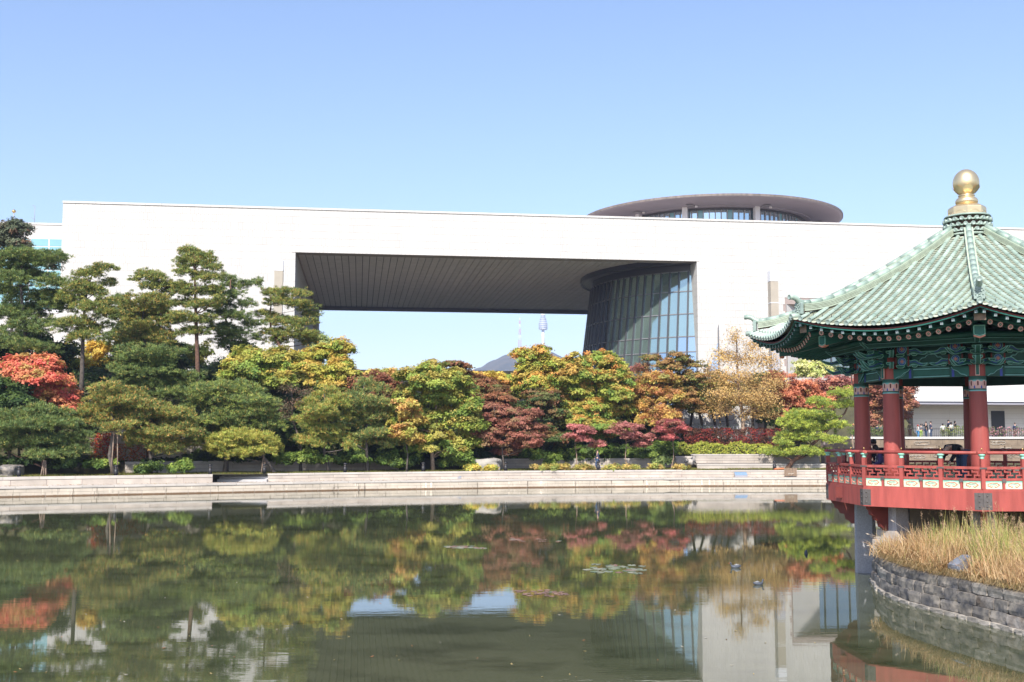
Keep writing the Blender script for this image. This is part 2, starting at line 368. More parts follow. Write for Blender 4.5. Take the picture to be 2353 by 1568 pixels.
# walkway of granite slabs between the quay edge and the low wall
walk = MB()
for x in np.arange(-60, 75, 3.0): walk.add([(x, bankY(x) + .5, .69), (x + 3, bankY(x + 3) + .5, .69), (x + 3, bankY(x + 3) + 2.4, .69), (x, bankY(x) + 2.4, .69)], [(0, 1, 2, 3)])
walk = walk.build('walkway', M['paving']); tag(walk, kind='structure')
slab = MB(); slab.box(-.74, .74, 0, .9, 0, .012); slab = slab.mesh('paving_slab', M['paving'])
x = -44
while x < 34:
    for s in (.52, 1.44): inst('paving_slab', slab, walk, frame_at(x, s, .692, 1.5))
    x += 1.5
def stone_wall(name, label, x0, x1, s, z0, z1, rows, L, m, copm, cop=.1, depth=.4, gap=None, cat='wall'):
    t = thing(name, label, cat, (0.5 * (x0 + x1), bankY(.5 * (x0 + x1)) + s, z0))
    core = MB()
    for x in np.arange(x0, x1, 1.0):
        xe = min(x + 1, x1)
        if gap and gap[0] <= x < gap[1]: continue
        core.add([(x, bankY(x) + s + .03, z0), (xe, bankY(xe) + s + .03, z0), (xe, bankY(xe) + s + .03, z1), (x, bankY(x) + s + .03, z1),
                  (xe, bankY(xe) + s + depth, z1), (x, bankY(x) + s + depth, z1)], [(0, 1, 2, 3), (3, 2, 4, 5)])
    core.build('core', M['joint'], t)
    h = (z1 - cop - z0) / rows
    bm_ = blockmesh('stone', L - .024, .1, h - .022, m); cm = blockmesh('coping_stone', L - .01, depth, cop, copm)
    def course(zc, nm, me, off, sj):
        e = x0 - off * L
        while e < x1 - .05:
            a_, b_ = max(e, x0), min(e + L, x1)
            if b_ - a_ > .15: inst(nm, me, t, frame_at((a_ + b_) / 2, sj + random.uniform(-.008, .008), zc, b_ - a_) @ Matrix.Diagonal(((b_ - a_) / L, 1, 1, 1)))
            e += L
    for r in range(rows): course(z0 + r * h, 'stone', bm_, (.45 if r % 2 else 0), s)
    course(z1 - cop, 'coping_stone', cm, .2, s - .03)
    return t
pL = P(508, 1090, 90).x
stone_wall('low_wall', 'long low pale granite kerb wall beside the pond walkway, left of the steps opening', -45, -23.2, 2.3, .69, 1.34, 1, 2.2, M['granite'], M['granite_top'], .22)
stone_wall('low_wall', 'long low pale granite kerb wall along the pond walkway, right of the steps opening', -19.3, 15, 2.3, .69, 1.34, 2, 1.9, M['granite'], M['granite_top'], .16)
stone_wall('low_wall', 'two-course granite kerb wall below the stone terrace at the right of the bank', 15, 36, 2.3, .69, 1.30, 2, 2.4, M['granite'], M['granite_top'], .14)
stone_wall('planter_wall', 'pale granite planter wall behind the leaning pines, on the left of the bank', -31, -10, 8.6, 1.28, 2.25, 2, 1.7, M['granite'], M['granite_top'], .25)
stone_wall('planter_wall', 'pale granite planter wall behind the walking man', -4.5, 22, 8.6, 1.28, 2.25, 3, 1.9, M['granite'], M['granite_top'], .16)
stone_wall('terrace_step', 'broad pale granite step under the yellow-green bamboo hedge', 17, 36, 6.2, 1.28, 1.78, 1, 2.6, M['granite'], M['granite_top'], .18, 2.4)
stone_wall('terrace_wall', 'pale granite wall in front of the yellow-green bamboo hedge', 16.8, 29, 8.3, 1.78, 2.62, 3, 1.5, M['granite'], M['granite_top'], .14)
# steps in the gap of the low wall
st = thing('stone_steps', 'short recessed stone steps in the gap of the low kerb wall', 'steps', (-21.2, bankY(-21.2) + 2.4, .69))
for k in range(3): MB().box(-23.2, -19.3, bankY(-21.2) + 2.7 + k * .7, bankY(-21.2) + 6.2, .69 + k * .2, .69 + (k + 1) * .2 - .003 * k).build('step', M['shaded_stone'], st)

# ------------------------------------------------------------------ foliage machinery
def unit(n):
    v = rng.normal(size=(n, 3)); return v / np.linalg.norm(v, axis=1)[:, None]
def leaf_quads(C, size, up=.5, asp=.75, out=None):
    """rhombic leaves at points C, normals biased upward / outward"""
    n = len(C); nr = unit(n) * .62 + np.array([0, 0, up])
    if out is not None: nr += out * .8
    nr /= np.linalg.norm(nr, axis=1)[:, None]
    t = np.cross(nr, unit(n)); t /= np.linalg.norm(t, axis=1)[:, None] + 1e-9; b = np.cross(nr, t)
    sz = (size * rng.uniform(.6, 1.3, n))[:, None]
    V = np.empty((n, 3, 3)); V[:, 0] = C - t * sz * .55 + b * sz * .5 * asp; V[:, 1] = C - t * sz * .55 - b * sz * .5 * asp; V[:, 2] = C + t * sz * .75 - nr * sz * .1
    return V.reshape(-1, 3), np.arange(n * 3).reshape(-1, 3)
def needle_tris(C, D, ln, wd):
    n = len(C); s = np.cross(D, unit(n)); s /= np.linalg.norm(s, axis=1)[:, None] + 1e-9
    L = (ln * rng.uniform(.6, 1.2, n))[:, None]
    V = np.empty((n, 3, 3)); V[:, 0] = C - s * wd; V[:, 1] = C + s * wd; V[:, 2] = C + D * L
    return V.reshape(-1, 3), np.arange(n * 3).reshape(-1, 3)
def shell(c, r, n, lowcut=-.35):
    d = unit(int(n * 1.7) + 4); d = d[d[:, 2] > lowcut][:n]
    rad = rng.uniform(.72, 1.03, len(d))[:, None]
    return np.array(c) + d * rad * np.array(r), d
def pick(pal, w, n):
    p = np.array(pal)[rng.choice(len(pal), n, p=np.array(w) / np.sum(w))]
    return p
def decid_crown(blobs, pal, weights, leaf=.2, dens=9, per=26, clump=.55, tint=None, fill=.12, flat=.55, size_k=1.2):
    """blobs: list of (centre, (rx,ry,rz)). returns V,F,col"""
    Cs = []; Ds = []; cols = []; sub = []
    for c, r in blobs:
        for q in range(5):
            d = unit(1)[0]; f = random.uniform(.52, .74); sub.append((tuple(np.array(c) + d * np.array(r) * (.55, .5, .5)), tuple(v_ * f * size_k for v_ in r)))
    for c, r in sub:
        area = 4 * math.pi * ((r[0] * r[1]) ** 1.6 / 3 + 2 * (r[0] * r[2]) ** 1.6 / 3) ** (1 / 1.6)
        n = max(6, int(area * dens / 7.2))
        cc, dd = shell(c, r, n); ok = (dd[:, 1] < .25) | (rng.uniform(0, 1, len(dd)) < .35); cc = cc[ok]; dd = dd[ok]; k = len(cc)
        ccol = pick(pal, weights, k)
        hgt = dd[:, 2:3]
        ccol = ccol * rng.uniform(.8, 1.2, (k, 1))
        if tint is not None:  # autumn colour on the sunlit tips
            m = np.clip(hgt * .6 + rng.normal(0, .35, (k, 1)), 0, 1); ccol = ccol * (1 - m) + np.array(tint) * m
        for j in range(int(per * 1.4)):
            o = unit(k); q = o * rng.uniform(.45, 1, (k, 1)) * clump * rng.uniform(.6, 1.25, (k, 1)); q[:, 2] *= flat; q[:, 2] -= (q[:, 0] ** 2 + q[:, 1] ** 2) * .25
            Cs.append(cc + q); Ds.append(dd); cols.append(ccol * rng.uniform(.75, 1.25, (k, 1)))
        # sparse inner leaves
        n2 = int(n * per * fill); d = unit(n2); Cs.append(np.array(c) + d * (rng.uniform(0, 1, (n2, 1)) ** .5) * np.array(r) * .8); Ds.append(d); cols.append(pick(pal, weights, n2) * .9)
    C = np.concatenate(Cs); D = np.concatenate(Ds); K = np.concatenate(cols)
    V, Fc = leaf_quads(C, leaf * .90, .6, .95, D); K = K * .88 + K.mean(1)[:, None] * .12; return V, Fc, np.clip(K * np.array([1.58, 1.52, 1.4]), 0.002, .9)
def pine_crown(pads, pal, weights, dens=11, per=38, ln=.26, wd=.022, tips=None):
    Cs = []; Ds = []; cols = []
    sub = []
    for c, r in pads:
        for q in range(5):
            a = random.uniform(0, 6.283); d = np.array([math.cos(a), math.sin(a), random.uniform(-.9, .9)]) * random.uniform(.25, .72); f = random.uniform(.46, .68)
            sub.append((tuple(np.array(c) + d * np.array(r) * (1.08, 1, 1.25)), (r[0] * f * 1.2, r[1] * f * 1.2, max(r[2] * random.uniform(.6, 1.15), .25))))
    for c, r in sub:
        area = math.pi * r[0] * r[1] * 1.9 + 1.5 * r[2] * (r[0] + r[1])
        n = max(8, int(area * dens * .8))
        cc, dd = shell(c, r, n, -.45); ok = (dd[:, 1] < .3) | (dd[:, 2] > .75) | (rng.uniform(0, 1, len(dd)) < .4); cc = cc[ok]; dd = dd[ok]; k = len(cc)
        cc = cc + rng.normal(0, .11, cc.shape)
        ccol = pick(pal, weights, k) * rng.uniform(.75, 1.25, (k, 1))
        for j in range(int(per * 1.1)):
            d = unit(k) * .85 + np.array([0, 0, .55]) + dd * .55; d /= np.linalg.norm(d, axis=1)[:, None]
            Cs.append(cc + rng.normal(0, .10, (k, 3)) * np.array([1, 1, .45])); Ds.append(d); kc = ccol * rng.uniform(.75, 1.3, (k, 1))
            if tips is not None:
                m = (rng.uniform(0, 1, k) < tips[1] * .8)[:, None]; kc = np.where(m, (np.array(tips[0]) * .55 + np.array([.07, .07, .03])) * rng.uniform(.7, 1.1, (k, 1)), kc)
            cols.append(kc)
    C = np.concatenate(Cs); D = np.concatenate(Ds); K = np.concatenate(cols)
    V, Fc = needle_tris(C, D, ln * .84, wd * 1.1); return V, Fc, np.clip(K * np.array([2.75, 2.45, 1.75]), .002, 1)
def wobble(a, b, n=6, amp=.12, seed=0):
    a = Vector(a); b = Vector(b); L = (b - a).length; pts = []
    for i in range(n + 1):
        t = i / n; p = a.lerp(b, t); k = math.sin(math.pi * t) * amp * L
        p += Vector((mnoise.noise(Vector((seed, t * 2.2, 0))), mnoise.noise(Vector((seed, 5, t * 2.2))), mnoise.noise(Vector((seed + 9, t * 2, 3))) * .5)) * k * 2
        pts.append(p)
    return pts
def wood(t, base, top, r0, targets, m, bark='trunk', lean=None, rb=.45, seed=0, twigs=0, path=None):
    """trunk from base to top with limbs to the targets"""
    tp = path if path else wobble(base, top, 8, .05, seed); n = len(tp)
    rs = [r0 * (1 - .78 * i / (n - 1)) * (1.25 if i == 0 else 1) for i in range(n)]
    MB().tube([tuple(p) for p in tp], rs, 8).build('trunk', m, t)
    for q, c in enumerate(targets):
        c = Vector(c); lb = MB()
        i = max(1, min(n - 2, min(range(n), key=lambda k: abs(tp[k].z - (c.z - .35 * (c - tp[min(k, n - 1)]).xy.length)))))
        pts = wobble(tp[i], c, 5, .14, seed + q * 3.1); r = max(.03, rs[i] * rb)
        lb.tube([tuple(p) for p in pts], [r * (1 - .8 * k / 5) for k in range(6)], 6)
        for w_ in range(twigs):
            s = pts[random.randint(2, 5)]; e = s + Vector((random.uniform(-1, 1), random.uniform(-1, 1), random.uniform(.1, 1.2))).normalized() * random.uniform(.5, 1.4)
            lb.tube([tuple(p) for p in wobble(s, e, 3, .2, w_ + q)], [r * .25, r * .2, r * .14, r * .08], 4, False)
        lb.build('branch', m, t)
def land(x, s): return ground_z(x, s)
GREEN = [(.045, .085, .022), (.07, .115, .02), (.035, .07, .02)]
def blobs_px(lst, Y, dy=.9, ysp=1.2):
    """(u, v, ru, rv) picture measures turned into real ellipsoids round distance Y"""
    out = []; k = Y / F2
    for i, (u, v, ru, rv) in enumerate(lst):
        yy = Y + random.uniform(-1, 1) * ysp
        p = P(u, v, yy); out.append((tuple(p), (ru * k, max(ru * k * dy, rv * k), rv * k)))
    return out
TREES = []
def tree(kind, name, label, u, s, blobs, pal, wts, v_top=None, r0=.16, bark='bark', group=None, cat='tree', tint=None, leaf=.2, dens=9, per=26, clump=.55, twigs=0, limbs=6,
         tips=None, ysp=1.2, ub=None, path=None, dy=.9, fill=.12, z0=None, wd=.022, ln=.26, flat=.55, trunk=True):
    p = place(u if ub is None else ub, s); Y = p.y; gz = land(p.x, s) if z0 is None else z0
    t = thing(name, label, cat, (p.x, Y, gz - .05), group)
    B = blobs_px(blobs, Y, dy, ysp)
    top = min(blobs, key=lambda b: b[1]); tp = P(top[0], top[1], Y)
    if path: path = [P(a, b, Y + c) for a, b, c in path]; path[0] = Vector((path[0].x, Y, gz - .05))
    tg = [b[0] for b in (B if len(B) <= limbs else random.sample(B, limbs))]
    if trunk: wood(t, (p.x, Y, gz - .05), tp, r0, tg, M[bark], seed=u * .37 + s, twigs=twigs, path=path)
    if kind == 'pine': V, Fc, K = pine_crown(B, pal, wts, dens, per, ln, wd, tips)
    else: V, Fc, K = decid_crown(B, pal, wts, leaf, dens, per, clump, tint, fill, flat)
    npobj('crown', V, Fc, M['needle' if kind == 'pine' else 'leaf'], t, K)
    TREES.append(len(Fc)); return t

# ------------------------------------------------------------------ trees
PG = [(.060, .088, .030), (.088, .115, .036), (.045, .070, .028), (.12, .135, .045)]; PW = [3, 3, 2, 1.4]
PB = [(.052, .082, .033), (.074, .104, .036), (.038, .064, .028)]; BW = [3, 2, 2]
TIP = ((.27, .15, .055), .13)
rowback = 'tall pines standing in front of the white building'
rowfront = 'low pines along the pond bank'
# tall back pines
tree('pine', 'pine_tree', 'big dark pine with heavy tiers at the left edge, before the blue windows', 62, 17,
     [(50, 585, 62, 18), (105, 600, 45, 16), (20, 612, 48, 18), (70, 640, 62, 18), (120, 650, 34, 14), (15, 668, 50, 18), (82, 690, 60, 18), (128, 705, 38, 14), (25, 725, 56, 18), (85, 748, 56, 18), (30, 785, 52, 18), (90, 800, 44, 14), (10, 640, 45, 20), (60, 720, 50, 20)],
     PB, BW, r0=.24, bark='bark', group=rowback, tips=((.16, .12, .05), .06), ysp=1.8, limbs=9)
tree('pine', 'pine_tree', 'slim pine with a long bare dark trunk, right of the big left-edge pine', 190, 14,
     [(232, 622, 28, 11), (200, 632, 32, 12), (248, 650, 22, 9), (180, 655, 34, 12), (222, 672, 40, 12), (258, 690, 28, 12), (165, 690, 34, 14), (205, 712, 44, 14), (250, 725, 34, 14), (170, 740, 36, 14), (215, 758, 44, 14), (185, 775, 36, 10)],
     PG, PW, r0=.22, bark='bark', group=rowback, tips=TIP, limbs=8, path=[(186, 925, 0), (188, 870, 0), (190, 800, 0), (192, 740, 0), (196, 690, 0), (205, 650, 0), (215, 625, 0)])
tree('pine', 'pine_tree', 'dark pine crown filling the gap behind the slim pine', 300, 24,
     [(275, 695, 30, 14), (310, 715, 36, 16), (265, 735, 36, 16), (300, 760, 45, 16), (255, 775, 36, 14), (330, 780, 40, 14)], PB, BW, r0=.18, group=rowback, tips=((.16, .12, .05), .05))
tree('pine', 'pine_tree', 'bushy pine with brown needle tips between the slim pine and the tallest pine', 335, 19,
     [(330, 690, 38, 12), (305, 705, 26, 12), (340, 715, 42, 13), (300, 735, 32, 12), (345, 745, 44, 14), (310, 768, 40, 13), (350, 780, 40, 12), (300, 790, 36, 10)],
     PG, PW, r0=.18, bark='bark', group=rowback, tips=((.28, .15, .05), .25))
tree('pine', 'pine_tree', 'pine with a tufted round top just left of the tallest pine', 372, 21,
     [(345, 633, 30, 11), (370, 640, 24, 10), (322, 640, 18, 9), (362, 660, 38, 12), (395, 672, 26, 11), (385, 700, 36, 13), (358, 722, 34, 12), (392, 740, 34, 12), (372, 765, 34, 11)],
     PG, PW, r0=.17, bark='bark', group=rowback, tips=TIP)
tree('pine', 'pine_tree', 'tallest pine, straight red-brown trunk and separate cloud-like tiers', 452, 16,
     [(440, 578, 26, 9), (462, 590, 24, 9), (428, 600, 26, 11), (455, 605, 34, 11), (420, 618, 24, 10), (484, 614, 24, 10), (445, 632, 34, 9), (478, 640, 26, 9), (410, 660, 22, 9), (440, 668, 40, 10), (486, 665, 26, 9), (418, 700, 30, 9), (470, 700, 34, 9), (505, 690, 18, 8), (430, 732, 38, 10), (482, 738, 32, 10), (400, 735, 20, 8), (452, 765, 34, 9)],
     PG, PW, r0=.23, bark='bark_red', group=rowback, tips=TIP, dens=9, limbs=14, ysp=1.0, path=[(455, 895, 0), (454, 840, 0), (452, 780, 0), (450, 720, 0), (448, 670, 0), (448, 620, 0), (446, 585, 0)])
tree('pine', 'pine_tree', 'dark conical pine with upswept right branches beside the tallest pine', 527, 19,
     [(530, 642, 18, 10), (530, 660, 28, 11), (575, 655, 20, 7), (500, 672, 22, 10), (545, 678, 34, 11), (592, 650, 10, 5), (515, 700, 34, 11), (565, 700, 26, 10), (498, 722, 26, 10), (540, 728, 38, 11), (575, 745, 24, 10), (505, 755, 30, 11), (550, 765, 38, 11), (590, 775, 14, 8), (520, 790, 36, 10)],
     PB, BW, r0=.19, bark='bark_red', group=rowback, tips=((.16, .12, .05), .05), limbs=10)
tree('pine', 'pine_tree', 'flat-topped pine standing alone at the left edge of the big opening', 655, 19,
     [(650, 675, 36, 10), (690, 678, 20, 8), (622, 672, 20, 7), (640, 695, 34, 11), (612, 722, 24, 9), (690, 705, 34, 10), (715, 722, 20, 8), (650, 738, 34, 11), (630, 765, 30, 11), (695, 740, 30, 10), (680, 768, 38, 12), (710, 785, 24, 10), (640, 785, 24, 9)],
     PG, PW, r0=.19, bark='bark_red', group=rowback, tips=TIP, limbs=9)
# shrubby tree far left, above
tree('leaf', 'broadleaf_tree', 'grey-green round-topped tree at the far left, against the sky', 20, 34,
     [(25, 540, 40, 30), (5, 560, 40, 34), (50, 565, 28, 24), (125, 600, 22, 22)], [(.10, .12, .07), (.07, .09, .05), (.16, .10, .06)], [3, 3, 1], r0=.2, leaf=.2, dens=9, per=36)
# middle and front pines
tree('pine', 'pine_tree', 'broad blue-green pine behind the low front pines, left of centre-left', 345, 10,
     [(345, 815, 60, 13), (310, 825, 44, 12), (385, 832, 50, 13), (290, 850, 38, 13), (345, 852, 60, 14), (405, 862, 48, 13), (300, 880, 48, 13), (370, 885, 58, 14), (430, 880, 30, 11), (320, 905, 44, 12), (400, 905, 44, 11)],
     PB, BW, r0=.2, bark='bark_red', group=rowfront, tips=((.2, .16, .06), .08), limbs=8)
tree('pine', 'pine_tree', 'orange-tipped pine propped by two tall poles, at the left', 266, 5.2,
     [(248, 895, 36, 12), (285, 905, 34, 11), (232, 918, 34, 12), (275, 925, 48, 13), (318, 932, 30, 12), (225, 945, 36, 12), (275, 955, 56, 13), (320, 965, 34, 11), (235, 972, 40, 11), (285, 980, 44, 10)],
     PG, PW, r0=.18, bark='bark', group=rowfront, tips=((.34, .16, .06), .26), limbs=8)
tree('pine', 'pine_tree', 'wide pine with brown tips right of the poled pine', 348, 5.6,
     [(345, 935, 44, 12), (385, 948, 44, 12), (320, 955, 40, 12), (365, 965, 60, 13), (415, 975, 36, 12), (330, 990, 46, 13), (390, 1000, 56, 14), (345, 1015, 52, 12), (420, 1020, 34, 12), (375, 1032, 46, 11)],
     PG, PW, r0=.17, bark='bark', group=rowfront, tips=((.32, .16, .06), .22), limbs=8)
tree('pine', 'pine_tree', 'largest spreading green pine at the centre-left bank, layered in long shelves', 520, 6.5,
     [(520, 890, 60, 12), (565, 900, 50, 12), (480, 905, 46, 13), (530, 918, 70, 14), (590, 922, 44, 12), (470, 935, 50, 14), (545, 948, 70, 14), (608, 950, 34, 12), (500, 965, 60, 13), (580, 972, 56, 13), (460, 975, 44, 13), (620, 975, 26, 10), (525, 990, 64, 13), (478, 1010, 34, 12)],
     PB + [(.10, .135, .04)], BW + [2], r0=.22, bark='bark', group=rowfront, tips=((.25, .17, .06), .10), limbs=10)
tree('pine', 'pine_tree', 'low bright olive-green pine on a leaning trunk at the pond edge', 608, 3.6,
     [(530, 1012, 46, 13), (575, 1006, 50, 13), (615, 1020, 30, 11), (545, 1030, 56, 13), (600, 1032, 42, 12), (500, 1030, 26, 11), (570, 1040, 48, 9)],
     [(.16, .17, .045), (.12, .15, .04), (.09, .12, .035)], [3, 3, 1], r0=.15, bark='bark', group=rowfront, tips=((.3, .2, .06), .14), ub=632,
     path=[(632, 1082, 0), (620, 1068, 0), (606, 1052, 0), (595, 1040, 0), (580, 1028, .2), (565, 1015, .2)], limbs=6)
tree('pine', 'pine_tree', 'dark low pine at the left bottom corner above the tripod stakes', 108, 6.0,
     [(80, 945, 56, 13), (130, 955, 50, 13), (30, 958, 50, 14), (165, 975, 34, 13), (95, 980, 70, 14), (20, 990, 50, 14), (180, 1005, 28, 14), (130, 1010, 56, 14), (60, 1018, 60, 14), (10, 1030, 46, 13), (165, 1035, 38, 12), (110, 1045, 50, 10)],
     PB, BW, r0=.18, bark='bark_red', group=rowfront, tips=((.2, .16, .06), .08), limbs=8)
tree('pine', 'pine_tree', 'olive pine with horizontal tiers and a crooked trunk, right of the bare dark tree', 757, 4.6,
     [(745, 905, 30, 13), (770, 925, 34, 13), (715, 930, 30, 13), (750, 950, 50, 14), (705, 965, 32, 12), (785, 962, 30, 12), (735, 985, 46, 12), (700, 1010, 28, 9), (765, 1005, 50, 12), (730, 1020, 30, 9), (800, 1025, 20, 8)],
     [(.12, .14, .04), (.09, .12, .035), (.06, .095, .03)], [3, 3, 2], r0=.15, bark='bark', group=rowfront, tips=((.34, .17, .06), .18), limbs=8)
tree('pine', 'pine_tree', 'grey-green pine beside the yellow-green maple, bare leader at its top', 846, 4.8,
     [(835, 885, 24, 14), (865, 900, 26, 13), (815, 910, 28, 14), (850, 925, 42, 14), (890, 930, 30, 12), (815, 945, 32, 13), (865, 955, 46, 13), (830, 975, 42, 12), (885, 985, 34, 11), (845, 1000, 44, 10), (815, 1018, 28, 9), (880, 1015, 38, 10), (900, 1025, 20, 7)],
     PB + [(.10, .13, .05)], BW + [2], r0=.15, bark='bark', group=rowfront, tips=((.3, .16, .07), .16), limbs=8)

YG = [(.30, .30, .035), (.20, .27, .03), (.18, .25, .03), (.38, .29, .045)]; YW = [3, 3, 2, 1.2]
GY = [(.22, .28, .035), (.16, .24, .03), (.10, .17, .025), (.30, .30, .04)]; GW = [3, 3, 2, 1.5]
OR = (.46, .20, .05)
tree('leaf', 'maple_tree', 'orange-red maple at the far left', 100, 12,
     [(70, 838, 46, 26), (110, 850, 48, 28), (45, 865, 38, 26), (90, 885, 60, 28), (140, 890, 36, 30), (60, 905, 44, 26), (120, 920, 50, 24), (170, 935, 26, 22), (150, 925, 30, 22)],
     [(.50, .13, .07), (.48, .19, .08), (.40, .23, .06), (.52, .10, .07), (.30, .20, .05)], [3, 3, 2, 2, 1], r0=.15, leaf=.2, dens=11, per=50, limbs=7)
tree('leaf', 'maple_tree', 'dark green tree tucked under the orange-red maple at the left edge', 25, 10, [(20, 900, 50, 30), (50, 925, 40, 20), (5, 930, 40, 24)], GREEN, [1, 1, 1], r0=.12, dens=9, per=40)
tree('leaf', 'ginkgo_tree', 'bright golden yellow tree behind the slim pine trunk', 225, 27, [(225, 800, 30, 26), (215, 835, 34, 28), (240, 850, 28, 26), (200, 855, 22, 26)],
     [(.55, .38, .05), (.48, .36, .06), (.33, .32, .05)], [3, 2, 1], r0=.12, leaf=.2, dens=9, per=40)
tree('leaf', 'bamboo_clump', 'yellow-green bamboo clump right of the orange-red maple top', 150, 27, [(150, 815, 26, 22), (140, 840, 24, 20), (168, 838, 20, 20)], [(.36, .36, .07), (.26, .30, .06)], [1, 1], cat='bamboo', r0=.05, leaf=.22, dens=8, per=36)
tree('leaf', 'bamboo_clump', 'yellow-green bamboo clump behind the tallest pine trunk', 440, 27, [(420, 815, 26, 22), (460, 810, 24, 24), (440, 832, 40, 18), (400, 835, 20, 14)], [(.38, .36, .06), (.24, .29, .05)], [1, 1], cat='bamboo', r0=.05, leaf=.22, dens=8, per=36)
tree('leaf', 'bamboo_clump', 'thin pale green bamboo beside the flat-topped pine', 745, 30, [(735, 780, 16, 14), (755, 790, 20, 16), (740, 800, 26, 12)], [(.25, .32, .12), (.30, .34, .10)], [1, 1], cat='bamboo', r0=.05, leaf=.2, dens=6, per=26)
tree('leaf', 'maple_tree', 'large yellow-green maple with orange tips, left half of the pair below the flat-topped pine', 600, 11,
     [(555, 825, 36, 24), (595, 818, 42, 24), (640, 822, 40, 22), (540, 850, 30, 24), (580, 855, 48, 26), (630, 852, 46, 26), (560, 885, 44, 22), (610, 885, 44, 22), (650, 875, 34, 22)],
     GY, GW, r0=.18, leaf=.21, dens=11, per=50, tint=(.42, .30, .05))
tree('leaf', 'maple_tree', 'large yellow-green maple, right half of the pair, reaching into the opening', 755, 14,
     [(775, 805, 30, 22), (745, 815, 34, 22), (790, 830, 28, 26), (700, 835, 40, 24), (735, 848, 48, 26), (780, 860, 38, 26), (680, 860, 34, 24), (715, 880, 44, 22), (765, 892, 40, 20), (800, 880, 24, 20)],
     YG, YW, r0=.18, leaf=.21, dens=11, per=50, tint=(.46, .30, .05))
# bare dark tree
tree('leaf', 'bare_tree', 'nearly bare dark tree with grey twigs between the two pines at the bank', 692, 6.8,
     [(670, 900, 26, 18), (705, 905, 26, 18), (650, 935, 22, 18), (690, 930, 36, 18), (660, 960, 22, 12)], [(.14, .08, .05), (.10, .09, .05)], [1, 1], r0=.13, bark='bark', leaf=.12, dens=5, per=9, twigs=8, limbs=5, fill=.3)
tree('leaf', 'maple_tree', 'dusky red-brown maple behind the grey-green pine', 850, 12, [(825, 880, 34, 18), (860, 870, 30, 16), (890, 885, 30, 18), (845, 905, 46, 20), (900, 910, 30, 20)], [(.20, .075, .04), (.26, .10, .05), (.13, .10, .03)], [2, 2, 1], r0=.12, dens=9, per=44)
tree('leaf', 'ginkgo_tree', 'pale yellow tree top left of the yellow-green maple', 870, 20, [(855, 862, 26, 12), (895, 858, 26, 12), (920, 870, 24, 16), (880, 880, 30, 16)], [(.40, .36, .08), (.30, .31, .07), (.42, .25, .07)], [2, 2, 1], r0=.1, dens=8, per=40)
tree('leaf', 'maple_tree', 'full round yellow-green maple with an orange left flank, centre of the bank', 996, 4.8,
     [(1000, 852, 40, 20), (960, 865, 36, 22), (1040, 872, 34, 22), (985, 885, 52, 26), (930, 905, 30, 22), (1050, 905, 40, 26), (1000, 920, 54, 28), (950, 935, 38, 26), (1080, 935, 28, 24), (1030, 950, 54, 26), (925, 965, 34, 24), (980, 975, 52, 26), (1065, 975, 40, 26), (940, 1005, 40, 22), (1010, 1010, 54, 22), (1060, 1012, 36, 22), (970, 1032, 34, 12), (1035, 1035, 38, 12)],
     GY, GW, r0=.17, bark='bark_pale', leaf=.2, dens=10, per=46, tint=(.40, .29, .06), limbs=9)
tree('leaf', 'maple_tree', 'small orange-yellow maple growing into the left flank of the round maple', 935, 4.0, [(930, 935, 24, 20), (945, 965, 26, 22), (925, 990, 28, 20), (955, 1005, 24, 18)], [(.40, .31, .06), (.42, .24, .07), (.27, .29, .045)], [2, 2, 1], r0=.09, dens=10, per=46)
tree('leaf', 'maple_tree', 'brown-red maple with flat dark sprays, right of the round maple', 1100, 9,
     [(1035, 836, 18, 6), (1062, 842, 16, 7), (1030, 855, 22, 8), (1072, 862, 26, 10), (1100, 880, 34, 14), (1130, 895, 36, 14), (1085, 905, 40, 18), (1140, 925, 40, 18), (1095, 940, 40, 20), (1125, 960, 44, 20)],
     [(.20, .085, .04), (.14, .085, .03), (.10, .10, .025), (.26, .11, .05)], [3, 2, 2, 1], r0=.13, leaf=.18, dens=10, per=44, clump=.6, flat=.3, tint=(.30, .12, .05))
tree('leaf', 'maple_tree', 'yellow maple glowing behind the brown-red maple', 1145, 16, [(1100, 862, 30, 10), (1140, 868, 34, 12), (1165, 885, 34, 14), (1130, 890, 40, 14), (1180, 905, 32, 14), (1150, 930, 40, 20)], [(.50, .38, .06), (.42, .36, .05), (.50, .26, .07)], [3, 2, 1], r0=.12, dens=9, per=44, flat=.35)
tree('leaf', 'maple_tree', 'crimson spreading maple on several thin stems', 1160, 4.6,
     [(1135, 935, 28, 14), (1165, 950, 36, 14), (1215, 955, 30, 16), (1120, 965, 28, 16), (1185, 975, 44, 16), (1228, 985, 24, 16), (1110, 995, 22, 14), (1150, 995, 44, 16), (1210, 1005, 36, 16), (1125, 1018, 28, 12), (1170, 1022, 40, 12), (1225, 1018, 22, 12), (1155, 1038, 30, 9)],
     [(.27, .10, .07), (.23, .095, .06), (.19, .12, .055), (.32, .16, .09)], [3, 3, 2, 1], r0=.09, bark='bark', leaf=.16, dens=10, per=42, clump=.5, flat=.35, limbs=9)
tree('leaf', 'maple_tree', 'tallest yellow-orange maple, hiding the foot of the radio mast', 1240, 13,
     [(1250, 810, 24, 16), (1225, 822, 34, 20), (1200, 815, 18, 12), (1265, 828, 26, 18), (1210, 845, 38, 20), (1250, 850, 44, 22), (1195, 875, 24, 20), (1230, 880, 46, 22), (1275, 872, 34, 22), (1215, 905, 40, 20), (1260, 908, 44, 22)],
     YG, YW, r0=.17, leaf=.21, dens=11, per=50, tint=(.55, .27, .05))
